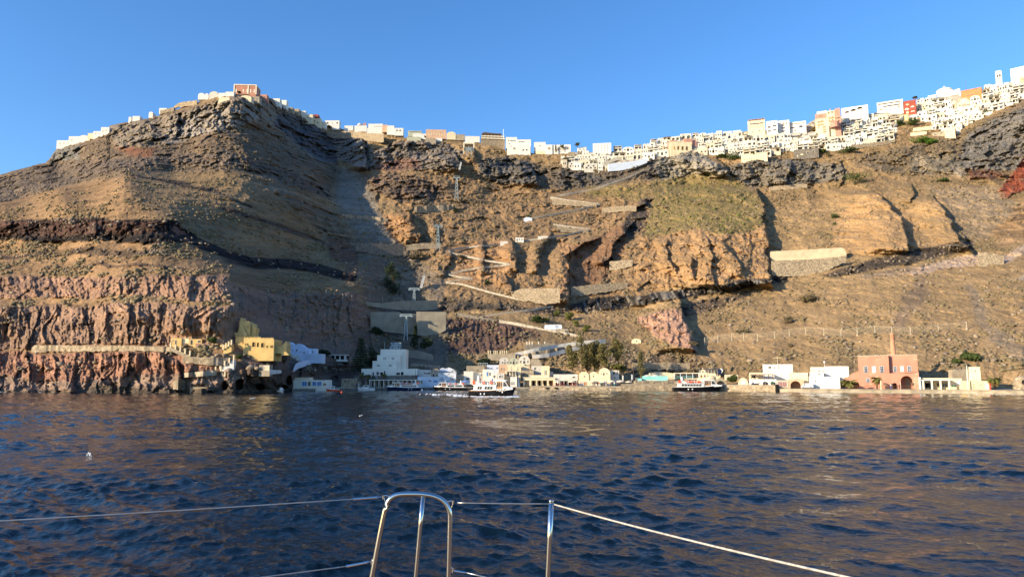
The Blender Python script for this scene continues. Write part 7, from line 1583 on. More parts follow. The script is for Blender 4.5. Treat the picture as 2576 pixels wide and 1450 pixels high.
GAPS = [(1486, 1540, 352, 390), (1878, 2030, 296, 341), (2046, 2120, 270, 345), (2117, 2186, 262, 302), (2204, 2308, 248, 291), (2352, 2419, 205, 252), (2412, 2474, 215, 250), (2396, 2442, 250, 274), (2500, 2525, 176, 216), (2536, 2600, 160, 216), (1425, 1450, 378, 396), (2262, 2288, 288, 304), (2030, 2050, 300, 345)]
LMK = [(1400, "town's left end"), (1537, "windowed hotel"), (1758, "salmon villa"), (1925, "brown roofed hotel"), (2117, "yellow hotel"), (2305, "dark red house"), (2417, "cathedral"), (2521, "bell tower")]
ORD = "first second third fourth fifth sixth seventh eighth ninth tenth eleventh twelfth thirteenth fourteenth fifteenth sixteenth seventeenth eighteenth nineteenth twentieth".split()
ROWN = ["top row", "second row", "third row", "fourth row", "fifth row", "sixth row", "seventh row", "eighth row", "ninth row", "tenth row", "eleventh row"]
used = set(); n_h = 0; rr_ = random.Random(21); PITCHPX = 10.5
bx, by = zip(*TOWN_B)
for k in range(11):
    x = 1408 + rr_.uniform(0, 8); cnt = {}
    while x < 2640:
        wpx = rr_.choice([14, 17, 20, 22, 26, 30]) * rr_.uniform(.9, 1.15); xc = x + wpx / 2
        top = float(np.interp(xc, SKX, SKYY)) + 1; bot = float(np.interp(xc, bx, by)); n = int(round((bot - top) / PITCHPX)) + 1
        if k >= n: x += 8; continue
        yb = top + (bot - top) * k / max(1, n - 1) + rr_.uniform(-1.5, 1.5)
        if any(a - wpx * .35 < xc < b_ + wpx * .35 and c < yb < d + 3 for a, b_, c, d in GAPS): x += 6; continue
        Y = depth_at(xc, yb) - 1.5 - rr_.uniform(0, 1.5); hpx = rr_.uniform(11.5, 17) if k else rr_.uniform(10, 15)
        ti = rr_.choice([0, 1, 2, 3, 3, 4, 5, 5, 6, 6, 7, 8, 9, 10, 11]); mi = rr_.choices([0, 1, 2], [5, 4, 2])[0]; src = TPL[ti][mi]; kk = 1 / ppm(Y)
        p = at(xc, yb, Y); p.z -= .4; q = [l for l in LMK if l[0] <= xc][-1]; cnt[q] = cnt.get(q, 0) + 1
        where = ("%s from %s" if q[1].startswith("town") else "%s right of %s") % (ORD[min(19, cnt[q] - 1)], q[1])
        lab = "%s %s, %s, %s" % (MN[mi], DESC[ti], where, ROWN[k])
        sc = (wpx * kk / 8, rr_.uniform(.8, 1.1), hpx * kk / 5.6)
        if src.name in used: o = dup(src, p, R(rr_.uniform(-9, 9)) - math.atan2(p.x, p.y), lab, sc)
        else: o = src; used.add(src.name); o.location = p; o.scale = sc; o.rotation_euler.z = R(rr_.uniform(-6, 6)) - math.atan2(p.x, p.y)
        tag(o, lab, "house", "white houses stacked on the cliff top"); n_h += 1
        x += wpx + rr_.uniform(-1, 3)
for row in TPL:
    for t in row:
        if t.name not in used:
            for ch in list(t.children): bpy.data.objects.remove(ch)
            bpy.data.objects.remove(t)
for i in range(26):
    x = 1425 + i * 44; k = i % 4 + 1; top = float(np.interp(x, SKX, SKYY)) + 1; bot = float(np.interp(x, bx, by)); w_ = rr_.uniform(40, 80)
    if bot - top < 30 or 2235 < x < 2345: continue
    f_ = k / 5; pts = [(xx, np.interp(xx, SKX, SKYY) * (1 - f_) + np.interp(xx, bx, by) * f_ + 2) for xx in (x, x + w_ / 2, x + w_)]; q = [l for l in LMK if l[0] <= x][-1]
    slab("terrace", "long terrace wall %s of %s, %s from the top" % ("right" if x - q[0] < 60 else "further right", q[1], ["first step", "second step", "third step", "fourth step"][k - 1]), "terrace", pts, [(a, b_ + 6) for a, b_ in pts], mats_t[i % 3], pull=1.6, thick=3)
print("town houses", n_h)

# ================================================================ boats
def loft_hull(L, B, fb_s, fb_b, n=18, draft=.6, rake=.09, full=.55, flare=.82):
    """bow towards +x; returns MB and the sheer function"""
    m = MB(); secs = []
    for i in range(n + 1):
        u = i / n; hw = B / 2 * (.9 + .1 * min(1, u * 4)) * (1 - max(0, (u - full) / (1 - full)) ** 2.1)
        hw = max(hw, .03); sh = fb_s + (fb_b - fb_s) * max(0, (u - .35) / .65) ** 1.8; s = []
        for f_, z in ((.0, -draft), (.62, -draft * .5), (flare, .15), (.93, sh * .6), (1.0, sh)):
            fl = f_ if u < .5 else f_ * (1 - (u - .5) * (1 - f_) * 1.2)
            x = -L / 2 + u * L * (1 - rake) + rake * L * u * (z + draft) / (sh + draft)
            s.append((x, hw * fl, z))
        secs.append([(x, -y, z) for x, y, z in s[::-1]] + s[1:])
    v = [p for s in secs for p in s]; c = 9
    f = [(i * c + j, (i + 1) * c + j, (i + 1) * c + j + 1, i * c + j + 1) for i in range(n) for j in range(c - 1)]
    f += [tuple(range(c))]; m.add(v, f)
    dk = MB(); dv = []
    for i in range(n + 1): a, b = secs[i][0], secs[i][-1]; dv += [(a[0], a[1] * .97, a[2] - .12), (b[0], b[1] * .97, b[2] - .12)]
    dk.add(dv, [(2 * i, 2 * i + 2, 2 * i + 3, 2 * i + 1) for i in range(n)])
    rail = MB()
    for side in (0, -1): rail.tube([Vector(s[side]) + Vector((0, 0, .02)) for s in secs], .07, 5)
    return m, dk, rail
def ring(mb, c, r, t, axis='y', n=12, m=0):
    pts = [Vector((c[0] + r * math.cos(a), c[1], c[2] + r * math.sin(a))) for a in [i * 6.2832 / n for i in range(n + 1)]]
    mb.tube(pts, t, 5, m)
def launch(name, label, x0, x1, ywl, Y, rz, hullm, text=None, style=0, z=0, bowleft=False, group=None):
    a, b = at(x0, ywl, Y), at(x1, ywl, Y); L = (b.x - a.x) / abs(math.cos(rz)); t = thing(name, label, "boat", ((a.x + b.x) / 2, Y, z), rz + (math.pi if bowleft else 0), group)
    s = L / 12.0; m, dk, rail = loft_hull(L, 3.6 * s, 1.5 * s, 2.45 * s); h = m.build("hull", hullm, t, smooth=False); dk.build("deck", M_gel, t); rail.build("rubbing_strake", M_wood if style == 0 else M_gel, t)
    S = -1 if not bowleft else 1       # the side of the boat that faces the camera
    def X(u): return (-.5 + u) * L
    hw = 1.45 * s
    cab = MB(); cab.prism([(X(.09), 1.0 * s), (X(.115), 2.55 * s), (X(.105), 3.0 * s), (X(.60), 3.0 * s), (X(.60), 1.2 * s)], -hw, hw); c = cab.build("cabin", M_gel, t)
    f = MB(); f.box(X(.08), X(.62), -hw - .25 * s, hw + .25 * s, 2.95 * s, 3.07 * s); f.build("upper_deck", M_gel, t)
    bn = MB(); bn.box(X(.06), X(.62), S * (hw + .2 * s) - .05 * s, S * (hw + .2 * s) + .05 * s, 1.5 * s, 1.72 * s); bn.build("side_band", M_gel, t)
    wn_ = [(.19, .295), (.345, .53)] if style == 0 else ([(.15, .55)] if style == 1 else [(.14, .34), (.37, .56)])
    for u0, u1 in wn_:
        n = max(2, int((u1 - u0) / .055)) if style != 2 else 1
        for i in range(n):
            a0 = u0 + (u1 - u0) * i / n; a1 = a0 + (u1 - u0) / n * (.84 if n > 1 else 1); g = MB()
            yy = (S * (hw + .02), S * (hw - .05)); g.prism([(X(a0), 1.86 * s), (X(a0) + .12 * s, 2.6 * s), (X(a1) + .12 * s, 2.6 * s), (X(a1), 1.86 * s)], min(yy), max(yy)); g.build("window", M_glass, c)
    # wheelhouse
    w = MB(); ww = 1.25 * s
    w.prism([(X(.60), 1.3 * s), (X(.60), 4.0 * s), (X(.79), 4.0 * s), (X(.87), 2.45 * s), (X(.95), 2.3 * s), (X(.955), 1.9 * s), (X(.6), 1.3 * s)][:6], -ww, ww); wh = w.build("wheelhouse", M_gel, t)
    r_ = MB(); r_.prism([(X(.575), 4.0 * s), (X(.59), 4.32 * s), (X(.76), 4.3 * s), (X(.825), 4.12 * s), (X(.825), 4.0 * s)], -ww - .2 * s, ww + .2 * s); r_.build("roof", M_gel, wh)
    for u0, u1, mt in ((.615, .645, M_wood), (.66, .685, M_glass), (.705, .725, M_dark)):
        d = MB(); yy = sorted((S * (ww + .03), S * (ww - .02))); d.box(X(u0) - .04 * s, X(u1) + .1 * s, yy[0], yy[1], 2.05 * s, 3.85 * s); dd = d.build("door", M_wood, wh)
        g = MB(); yy = sorted((S * (ww + .05), S * (ww + .02))); g.box(X(u0) + .05 * s, X(u1) + .02 * s, yy[0], yy[1], 2.6 * s, 3.6 * s); g.build("pane", M_glass if mt is not M_dark else M_dark, dd)
    g = MB(); yy = sorted((S * (ww + .03), S * (ww - .02))); g.prism([(X(.75), 2.6 * s), (X(.75), 3.75 * s), (X(.79), 3.75 * s), (X(.845), 2.65 * s)], *yy); g.build("window", M_glass, wh)
    g = MB(); g.add([(X(.796), -ww * .9, 3.9 * s), (X(.796), ww * .9, 3.9 * s), (X(.866), ww * .9, 2.6 * s), (X(.866), -ww * .9, 2.6 * s)], [(0, 1, 2, 3)]); g.build("windscreen", M_glass, wh)
    rl = MB()
    for yy in (-hw, hw):
        for zz in (3.5, 3.9): rl.tube([(X(.12), yy, zz * s), (X(.58), yy, zz * s)], .035 * s, 4)
        for i in range(12): u = .12 + .46 * i / 11; rl.tube([(X(u), yy, 3.0 * s), (X(u), yy, 3.9 * s)], .03 * s, 4)
    rl.build("railing", M_gel, t)
    st = MB(); 
    for i in range(6): st.box(X(.2 + .065 * i), X(.2 + .065 * i) + .35 * s, -hw * .8, hw * .8, 3.07 * s, 3.5 * s); st.box(X(.2 + .065 * i), X(.2 + .065 * i) + .08 * s, -hw * .8, hw * .8, 3.5 * s, 3.9 * s)
    st.build("benches", M_gel if style != 1 else M_orng, t)
    fu = MB(); fu.prism([(X(.13), 3.05 * s), (X(.17), 4.0 * s), (X(.20), 4.0 * s), (X(.27), 3.05 * s)], -hw * .9, -hw * .6 if S < 0 else hw); fu.build("funnel_fairing", M_gel, t)
    ob = MB(); ob.box(X(.095), X(.135), S * hw - .1 * s, S * hw + .25 * s, 3.1 * s, 4.15 * s); ob.build("life_raft_box", M_orng, t)
    for u in (.335, .50):
        q = MB(); ring(q, (X(u), S * (hw + .08 * s), 3.52 * s), .3 * s, .12 * s); q.build("lifebuoy", M_orng, t)
    mst = MB(); mst.lathe([(.25 * s, 0), (.32 * s, .5 * s), (.1 * s, 1.4 * s), (0, 1.5 * s)], (X(.185), 0, 4.0 * s), 8); mst.build("radar_cone", M_gel, t)
    an = MB(); an.tube([(X(.63), 0, 4.3 * s), (X(.63), 0, 5.5 * s)], .04 * s, 5); an.tube([(X(.63), 0, 5.3 * s), (X(.67), 0, 5.5 * s)], .05 * s, 5); an.build("light_mast", M_gel, t)
    for i in range(7 if style == 0 else 4):
        q = MB(); u = .01 + .025 * i; ring(q, (X(u), S * (1.78 * s), .62 * s), .33 * s, .11 * s); q.build("tyre_fender", M_tyre, t)
    for u in (.28, .36) if style != 2 else (.5, .62): q = MB(); q.lathe([(0, -.25 * s), (.15 * s, -.17 * s), (.19 * s, 0), (.14 * s, .2 * s), (0, .26 * s)], (X(u), S * 1.98 * s, .75 * s), 8); q.build("fender", M_gel, t, smooth=True)
    if style == 0:
        q = MB(); q.prism([(X(.74) + .17 * s * math.cos(a_), 1.2 * s + .17 * s * math.sin(a_)) for a_ in [i * .5236 for i in range(12)]], S * 1.66 * s - .01, S * 1.66 * s + .01); q.build("hull_roundel", M_gel, t)
        k = MB(); k.box(X(.05), X(.90), S * 1.62 * s - .05 * s, S * 1.62 * s + .02, .04 * s, .16 * s); k.build("boot_stripe", M_orng, t)
    if style: t.scale.z = .63
    if text:
        text_part(text, .75 * s, M_gel, t, (X(.615), S * 1.86 * s, 1.5 * s), .02)
    return t, s
AQ, sA = launch("passenger_launch", "black hulled passenger launch under way with a white wake", 1181, 1297, 996, 187, R(-12), M_black, "AQUA", 0)
launch("passenger_launch", "black hulled passenger launch moored at the raised pier", 1693, 1818, 982, shoreY(1755) - 4, R(-3), M_black, None, 1)
launch("passenger_launch", "navy hulled passenger launch with orange seats moored before the white shelter", 970, 1061, 980.5, shoreY(1015) - 5, R(4), M_navy, None, 1, bowleft=True)
launch("passenger_launch", "black and white passenger launch moored right of the navy one", 1088, 1175, 980, shoreY(1130) - 5, R(3), M_black, None, 2, bowleft=True)
def small_boat(label, x0, x1, ywl, Y, rz, hm, cab=True, bowleft=True, hw=.36, canopy=None, name="motor_boat"):
    a, b = at(x0, ywl, Y), at(x1, ywl, Y); L = (b.x - a.x) / abs(math.cos(rz)); t = thing(name, label, "boat", ((a.x + b.x) / 2, Y, 0), rz + (math.pi if bowleft else 0))
    m, dk, rl = loft_hull(L, L * hw, L * .12, L * .19, 12, .3); m.build("hull", hm, t); dk.build("deck", M_gel, t); rl.build("rubbing_strake", M_gel, t)
    if cab:
        c = MB(); c.prism([(-L * .12, L * .1), (-L * .12, L * .32), (L * .1, L * .32), (L * .2, L * .2), (L * .3, L * .16)], -L * .12, L * .12); cc = c.build("cabin", M_gel, t)
        g = MB(); g.prism([(-L * .09, L * .2), (-L * .09, L * .295), (L * .09, L * .295), (L * .15, L * .2)], -L * .125, L * .125); g.build("window", M_glass, cc)
        r_ = MB(); r_.box(-L * .16, L * .14, -L * .14, L * .14, L * .32, L * .345); r_.build("canopy", canopy or M_gel, t)
    p = MB(); p.tube([(L * .02, 0, L * .33), (L * .02, 0, L * .52)], .03, 5); p.build("antenna", M_gel, t); e = MB(); e.box(-L * .54, -L * .49, -L * .05, L * .05, 0, L * .2); e.build("outboard_motor", M_black, t)
    return t
small_boat("small white motor boat below the sea caves", 696, 716, 983.5, 245, R(-50), M_gel, bowleft=False)
small_boat("small boat with orange red hull and white cabin by the boat house", 820, 854, 983, shoreY(840) - 6, R(12), M_orng, name="fishing_boat")
small_boat("low white open motor boat with a blue canopy by the stone hut", 899, 943, 982, shoreY(920) - 4, R(5), M_gel, canopy=M_navy)
def buoy(x, y, m, lab, r=.3):
    Y = CAM_H * F / (y - 947); p = at(x, y, Y); b = MB(); b.lathe([(0, -r), (r * .8, -r * .6), (r, 0), (r * .8, r * .6), (r * .25, r), (r * .2, r * 1.4), (0, r * 1.45)], n=12)
    tag(b.build("mooring_buoy", m, None, (p.x, p.y, .1), smooth=True), lab, "buoy")
buoy(859, 986, M_orng, "orange mooring buoy right of the orange red boat"); buoy(890, 979.5, M_gel, "white mooring buoy before the stone hut", .4); buoy(1061, 981.5, M_gel, "white buoy off the navy launch's stern", .45)
def gull(x, y, lab, s=1.0, flying=False):
    Y = CAM_H * F / (y - 947); p = at(x, y, Y); t = thing("seagull", lab, "bird", (p.x, p.y, .12 if not flying else 1.0)); b = MB()
    b.lathe([(0, 0), (.08 * s, .05 * s), (.13 * s, .2 * s), (.10 * s, .38 * s), (.05 * s, .5 * s), (.07 * s, .56 * s), (.05 * s, .63 * s), (0, .68 * s)], n=8); o = b.build("body", M_gel, t, smooth=True); o.rotation_euler = (0, R(75), .4)
    w = MB()
    for sg in (-1, 1): w.add([(.1 * s, 0, .08 * s), (.35 * s, 0, .08 * s), (.30 * s, sg * .5 * s, .28 * s), (.1 * s, sg * .85 * s, .15 * s), (.15 * s, sg * .4 * s, .22 * s)], [(0, 1, 2, 3, 4)])
    w.build("wings", M_conc, t)
gull(627, 1003, "white gull on the water left of centre, left one", 1.3); gull(633, 1002, "white gull on the water left of centre, right one", 1.3); gull(903, 1046, "small bird low over the dark water", .7)

# foam: wake and two whitecaps
def foam(name, patches, lab, seed=1):
    rnd = random.Random(seed); m = MB()
    for x0, x1, y0, y1, n, sz in patches:
        for _ in range(n):
            x = rnd.uniform(x0, x1); y = rnd.uniform(y0, y1); Y = CAM_H * F / (y - 947); p = at(x, y, Y); s = sz * rnd.uniform(.4, 1.3); k = 6; h = rnd.uniform(.12, .3)
            m.add([(p.x, p.y, h + s * .12)] + [(p.x + s * rnd.uniform(.7, 1.6) * math.cos(i * 6.283 / k), p.y + s * .7 * math.sin(i * 6.283 / k), h - .12) for i in range(k)], [(0, i + 1, (i + 1) % k + 1) for i in range(k)])
    o = m.build(name, M_foam, None, smooth=True); o["kind"] = "stuff"; o["label"] = lab
foam("wake_foam", [(1140, 1195, 992, 996.5, 60, .5), (1085, 1150, 990, 994, 26, .35), (1185, 1240, 995.5, 998, 60, .42), (1235, 1285, 996, 998.5, 50, .42), (1275, 1302, 994, 998, 34, .45), (1055, 1100, 989.5, 992, 14, .28)], "white foam of the launch's wake")
foam("whitecap_foam", [(219, 230, 1141, 1143, 7, .045)], "small whitecaps breaking on the near left water", 2)
foam("shore_foam", [(0, 560, 983.5, 986, 70, .35), (2450, 2560, 990, 993, 22, .2)], "thin foam along the rocks", 3)

# ================================================================ people (small in the picture)
def person_mesh(pose, seed):
    me = bpy.data.meshes.new("person"); 
    if pose == 'stand': J = [(0, 0, .92), (0, 0, 1.15), (0, 0, 1.38), (0, 0, 1.50), (0, -.02, 1.66), (.20, 0, 1.40), (.27, .02, 1.12), (.25, -.1, .88), (-.20, 0, 1.40), (-.27, .02, 1.12), (-.25, -.1, .88), (.10, 0, .88), (.12, -.02, .48), (.13, .02, .08), (.13, -.14, .04), (-.10, 0, .88), (-.12, .03, .48), (-.13, .06, .08), (-.13, -.1, .04)]
    else: J = [(0, 0, .50), (0, .02, .72), (0, 0, .95), (0, 0, 1.07), (0, -.02, 1.22), (.20, 0, .97), (.26, -.06, .72), (.18, -.28, .66), (-.20, 0, .97), (-.26, -.06, .72), (-.18, -.28, .66), (.10, 0, .48), (.12, -.42, .48), (.12, -.44, .08), (.12, -.58, .04), (-.10, 0, .48), (-.12, -.42, .48), (-.12, -.44, .08), (-.12, -.58, .04)]
    E = [(0, 1), (1, 2), (2, 3), (3, 4), (2, 5), (5, 6), (6, 7), (2, 8), (8, 9), (9, 10), (0, 11), (11, 12), (12, 13), (13, 14), (0, 15), (15, 16), (16, 17), (17, 18)]
    RD = [.15, .14, .16, .06, .105, .07, .05, .04, .07, .05, .04, .10, .07, .05, .04, .10, .07, .05, .04]
    me.from_pydata(J, E, []); o = bpy.data.objects.new("person", me); COL.objects.link(o)
    o.modifiers.new("skin", 'SKIN')
    for i, r in enumerate(RD): me.skin_vertices[0].data[i].radius = (r, r * .85)
    me.skin_vertices[0].data[0].use_root = True
    s = o.modifiers.new("sub", 'SUBSURF'); s.levels = 1; s.render_levels = 1
    dg = bpy.context.evaluated_depsgraph_get(); res = bpy.data.meshes.new_from_object(o.evaluated_get(dg)); bpy.data.objects.remove(o); return res
_pm = {p: person_mesh(p, 0) for p in ('stand', 'sit')}
cloth = [pmat("cloth_" + n, c, .9, .1, 3) for n, c in (("red", (.5, .05, .04)), ("white", (.7, .68, .64)), ("blue", (.05, .15, .45)), ("black", (.02, .02, .02)), ("orange", (.7, .2, .05)), ("teal", (.05, .35, .33)))]
cnames = ["red", "white", "blue", "black", "orange", "teal"]
M_hair = pmat("dark_hair", (.03, .02, .015), .8, .1, 5)
def person(x, y, Y, z, top, leg, where, pose='stand', rz=0, pos=None):
    me = _pm[pose].copy(); me.materials.clear()
    for m in (M_skin, cloth[top], cloth[leg], M_hair): me.materials.append(m)
    hz, tz_, lz = (.95, 1.47, .12) if pose == 'stand' else (.5, 1.03, .1)
    mi = []
    for f in me.polygons:
        c = f.center; 
        if c.z > tz_ + .16 and (c.y > -.02 or c.z > tz_ + .27): mi.append(3)
        elif c.z > tz_ or abs(c.x) > .235: mi.append(0)
        elif c.z > hz: mi.append(1)
        elif c.z > lz: mi.append(2)
        else: mi.append(3)
    me.polygons.foreach_set("material_index", mi); me.polygons.foreach_set("use_smooth", [True] * len(mi))
    o = bpy.data.objects.new("person", me); COL.objects.link(o); p = pos or at(x, y, Y); o.location = (p.x, p.y, z); o.rotation_euler.z = rz
    tag(o, "person in a %s top and %s legwear %s" % (cnames[top], cnames[leg], where), "person")
for i, (x, tp, lg, wh) in enumerate([(897, 2, 3, "standing by the stone hut"), (902, 1, 1, "standing near the white open boat"), (1403, 1, 3, "beside the arcade's last column"), (1398, 0, 3, "at the red railing, left of the café"), (1513, 5, 3, "under the second cream umbrella"), (1524, 2, 1, "between the second and third umbrellas"), (1531, 0, 2, "just left of the third umbrella"), (1545, 1, 5, "right of the third umbrella's pole"), (1552, 4, 3, "left of the fourth umbrella"), (1506, 0, 1, "by the shop under the vaulted pair"), (1465, 1, 2, "before the timber shop bay"), (2262, 3, 3, "standing before the factory arch"), (2240, 1, 2, "walking in front of the factory"), (1893, 4, 2, "on the raised pier near the restaurant")]):
    z = 1.0 if x < 1000 else (1.5 if x < 1562 else (2.25 if x < 1955 else 1.15)); person(x, 965, shoreY(x) + (2.2 if i % 2 else 1.4), z, tp, lg, wh, rz=i * 1.3)
AQM = Matrix.LocRotScale(AQ.location, AQ.rotation_euler, None)
for i, (u, v, tp, lg, wh) in enumerate([(.24, -.6, 0, 3, "at the launch's stern end"), (.31, .3, 3, 2, "on the launch's second bench from the stern"), (.37, -.5, 1, 3, "in the middle of the launch's top deck"), (.44, .4, 4, 1, "on the launch's fourth top bench"), (.50, -.6, 2, 3, "on the launch bench nearest the wheelhouse")]):
    q = AQM @ Vector(((-.5 + u) * 12 * sA, v * sA, 3.05 * sA)); person(0, 0, 0, q.z, tp, lg, wh, 'sit' if i % 2 else 'stand', rz=R(70 + i * 20), pos=q)

# ================================================================ the yacht we stand on: deck edge, steel gate hoop, stanchion, lifelines
def yacht():
    t = thing("sailing_yacht", "white yacht deck edge with steel gate hoop, stanchion and lifelines in front", "yacht", (0, 0, 0))
    M_ss = pmat("polished_stainless_steel", (.60, .60, .58), .10, .03, 8, metal=1.0, spec=.5)
    M_wire = pmat("stainless_wire", (.45, .45, .44), .35, .08, 40, metal=.8)
    M_rope = pmat("white_braided_rope", (.44, .41, .37), .8, .2, 60)
    DZ = 3.78; Yr = 4.0
    h = MB(); ex, ey = [], []
    n = 26
    for i in range(n + 1):
        u = -1 + 2 * i / n; ex.append(u * 6.2)
    dk = MB(); dk.box(-7, 7, -3.2, Yr + .10, DZ - .12, DZ); dk.build("deck", pmat("unseen_teak_deck", (.22, .13, .07), .7, .2, 6), t)  # deck below the view, coloured brown to darken reflections in the steel
    h.prism([(-7, 0)] * 0 + [(-7, DZ - .12), (7, DZ - .12), (7, DZ - .7), (-7, DZ - .7)], Yr + .02, Yr + .08)
    h.add([(-7, Yr + .08, DZ - .7), (7, Yr + .08, DZ - .7), (7, Yr - .6, -1), (-7, Yr - .6, -1), (-7, -3.2, -1), (7, -3.2, -1), (7, -3.2, DZ - .12), (-7, -3.2, DZ - .12)], [(0, 1, 2, 3), (3, 2, 5, 4), (4, 5, 6, 7), (0, 3, 4, 7), (1, 6, 5, 2)]); h.build("hull", M_gel, t)
    tr = MB(); tr.box(-7, 7, Yr + .03, Yr + .09, DZ, DZ + .04); tr.build("toe_rail", M_wood, t)
    def P(x, y, Y=Yr): return at(x, y, Y)
    def smooth_path(pts, k=4):
        pts = [Vector(p) for p in pts]; out = []
        for i in range(len(pts) - 1):
            p0, p1, p2, p3 = pts[max(i - 1, 0)], pts[i], pts[i + 1], pts[min(i + 2, len(pts) - 1)]
            for j in range(k):
                s = j / k; out.append(.5 * ((2 * p1) + (p2 - p0) * s + (2 * p0 - 5 * p1 + 4 * p2 - p3) * s * s + (3 * p1 - p0 - 3 * p2 + p3) * s ** 3))
        return out + [pts[-1]]
    rr = .0137
    hp = [P(922, 1522), P(929, 1482), P(937, 1440), P(953, 1356), P(965, 1297), P(972, 1270), P(980, 1255), P(992, 1246), P(1008, 1242), P(1035, 1241), P(1062, 1242), P(1088, 1246), P(1108, 1254), P(1121, 1266), P(1129, 1282), P(1131.5, 1302), P(1130.5, 1350), P(1129, 1420), P(1127, 1480), P(1126, 1522)]
    hp[0].z = DZ; hp[-1].z = DZ
    m = MB(); m.tube(smooth_path(hp), rr, 20); hoop = m.build("gate_hoop", M_ss, t, smooth=True)
    m = MB(); m.tube([P(1064, 1245), P(1057, 1320), P(1045, 1455), Vector((P(1038, 1522).x, Yr, DZ))], rr * .85, 18); m.build("middle_post", M_ss, t, smooth=True)
    m = MB(); a = P(1386.5, 1258.5); b = P(1377, 1455); m.tube([a, a.lerp(b, .5), b, Vector((P(1373, 1520).x, Yr, DZ))], rr * 1.02, 20); sp = m.build("stanchion", M_ss, t, smooth=True)
    c = MB(); d = (a - b).normalized(); c.tube([a - d * .006, a + d * .002, a + d * .006], rr * 1.12, 18, r1=rr * .9); c.build("cap", M_ss, sp, smooth=True)
    for x in (922, 1038, 1126, 1373):
        f = MB(); p = P(x, 1522); f.lathe([(.04, 0), (.04, .008), (.022, .02), (.016, .05)], (p.x, Yr, DZ), 16); f.build("base_flange", M_ss, t, smooth=True)
    # lifelines
    def wire(pts, r, mat, name="lifeline", n=8):
        m = MB(); m.tube(pts, r, n); return m.build(name, mat, t, smooth=True)
    def sag(a, b, s, n=10): return [a.lerp(b, i / n) - Vector((0, 0, s * 4 * (i / n) * (1 - i / n))) for i in range(n + 1)]
    pl = P(968, 1247); far = at(-260, 1323, 3.35)
    wire(sag(far, P(886, 1254, 3.98), .004), .0032, M_wire)
    pr = P(1140, 1263); wire(sag(P(1150, 1263), P(1380, 1265.5), .002), .0028, M_wire)
    wire(sag(P(1393, 1267), at(2330, 1494, 2.15), .012, 24), .0042, M_rope)
    pll = P(940, 1410); wire(sag(at(330, 1490, 3.6), P(868, 1423, 3.98), .002), .003, M_wire)
    prl = P(1136, 1432); wire(sag(P(1170, 1438), P(1560, 1527, 3.9), .002), .003, M_wire)
    # turnbuckles: body, rods and rings
    def turnbuckle(a, b, r=.0065):
        m = MB(); d = (b - a); L = d.length; d.normalize()
        m.tube([a, a + d * L * .06, a + d * L * .061, a + d * L * .86, a + d * L * .861, b], .0036, 10)
        m.tube([a + d * L * .08, a + d * L * .84], r, 12); m.tube([a + d * L * .05, a + d * L * .085], r * 1.35, 8); m.tube([a + d * L * .83, a + d * L * .865], r * 1.35, 8)
        m.build("turnbuckle", M_ss, t, smooth=False)
    turnbuckle(P(884, 1254.2, 3.98), P(960, 1248.5)); turnbuckle(P(868, 1423, 3.98), P(934, 1410.5)); turnbuckle(P(1138, 1433), P(1176, 1439.5), .005)
    def bail(p, q, out, r=.0038):
        """bent rod welded to the tube"""
        m = MB(); m.tube(smooth_path([p, p.lerp(out, .7) + Vector((0, 0, .006)), out, q.lerp(out, .6), q], 4), r, 8); m.build("bail", M_ss, t, smooth=True)
        k = MB(); k.lathe([(0, -.006), (.0075, -.006), (.0075, .006), (0, .006)], (0, 0, 0), 10); o = k.build("shackle_pin", M_ss, t, loc=out); o.rotation_euler = (R(90), 0, 0)
        s = MB(); s.tube([out + Vector((.0, -.004, .006)), out + Vector((0, -.004, -.014))], .003, 6); s.build("split_ring", M_ss, t)
    bail(P(986, 1249), P(973, 1272), P(964, 1247)); bail(P(1121, 1262), P(1133, 1284), P(1139, 1261)); bail(P(945, 1404), P(942, 1416), P(935, 1411)); bail(P(1130, 1422), P(1130, 1442), P(1138, 1432))
yacht()

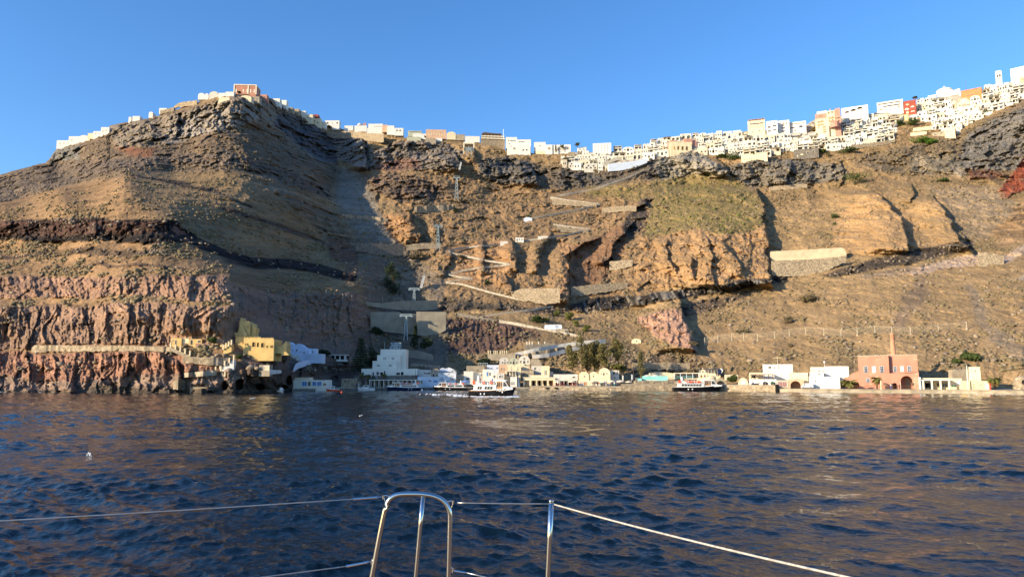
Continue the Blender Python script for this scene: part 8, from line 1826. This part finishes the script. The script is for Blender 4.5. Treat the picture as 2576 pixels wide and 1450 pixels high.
# ================================================================ scrub, stones and prickly pears strewn over the slopes
def scatter(name, count, wfun, size, mat, label, seed, squash=.65, jit=.25, sub=False, lift=.15):
    rs = np.random.RandomState(seed); bm = bmesh.new(); bmesh.ops.create_icosphere(bm, subdivisions=2 if sub else 1, radius=1); tv = np.array([v.co[:] for v in bm.verts]); tf = np.array([[v.index for v in f.verts] for f in bm.faces]); bm.free()
    i = rs.randint(34, 34 + NX, count * 6); j = rs.randint(2, NT - 6, count * 6); w = wfun(i, j); keep = rs.rand(len(i)) < w; i = i[keep][:count]; j = j[keep][:count]; n = len(i)
    P = np.stack([Xt[i, j], Yt[i, j], Zt[i, j]], 1); P[:, :2] += rs.randn(n, 2) * .3
    s = size[0] + (size[1] - size[0]) * rs.rand(n) ** 2.2; sc = np.stack([s * rs.uniform(.8, 1.5, n), s * rs.uniform(.7, 1.1, n), s * squash * rs.uniform(.7, 1.2, n)], 1)
    a = rs.rand(n) * 6.28; V = tv[None] * (1 + jit * rs.randn(n, len(tv), 1)); V = V * sc[:, None]; c, s_ = np.cos(a)[:, None], np.sin(a)[:, None]
    V = np.stack([V[..., 0] * c - V[..., 1] * s_, V[..., 0] * s_ + V[..., 1] * c, V[..., 2]], -1) + P[:, None] + np.array([0, 0, lift])
    Fc = (tf[None] + (np.arange(n) * len(tv))[:, None, None]).reshape(-1, 3); me = bpy.data.meshes.new(name); me.vertices.add(n * len(tv)); me.vertices.foreach_set("co", V.reshape(-1).astype(np.float32))
    me.loops.add(Fc.size); me.loops.foreach_set("vertex_index", Fc.reshape(-1).astype(np.int32)); me.polygons.add(len(Fc)); me.polygons.foreach_set("loop_start", np.arange(0, Fc.size, 3, dtype=np.int32)); me.polygons.foreach_set("loop_total", np.full(len(Fc), 3, np.int32)); me.update(calc_edges=True)
    me.materials.append(mat); o = bpy.data.objects.new(name, me); COL.objects.link(o); o["kind"] = "stuff"; o["label"] = label; return o
clump = sm(-.1, .5, fbm(Xw / 9, Zw / 6, 3, 2)); above = (PY < 935)
scatter("scrub", 27000, lambda i, j: veg[i, j] * (1 - green[i, j]) * clump[i, j] * above[i, j], (.3, 1.15), L_scrub, "dry grey brown scrub dotted over the slopes", 1, sub=False)
M_rubble = pmat("rubble_stone", (.27, .21, .15), .95, .3, .2, var2=(.11, .09, .07))
scatter("rubble", 10000, lambda i, j: (.25 + .75 * rock[i, j]) * (1 - .7 * flute[i, j]) * (.2 + clump[i, j]) * above[i, j], (.22, 1.0), M_rubble, "broken stones lying on the slopes and ledges", 2, squash=.8, jit=.35)
scatter("prickly_pear", 5200, lambda i, j: green[i, j] * (gm[i, j] > .3), (.5, 1.3), L_cact, "yellow green prickly pear thickets on the ochre spur", 3, squash=.9, jit=.4)
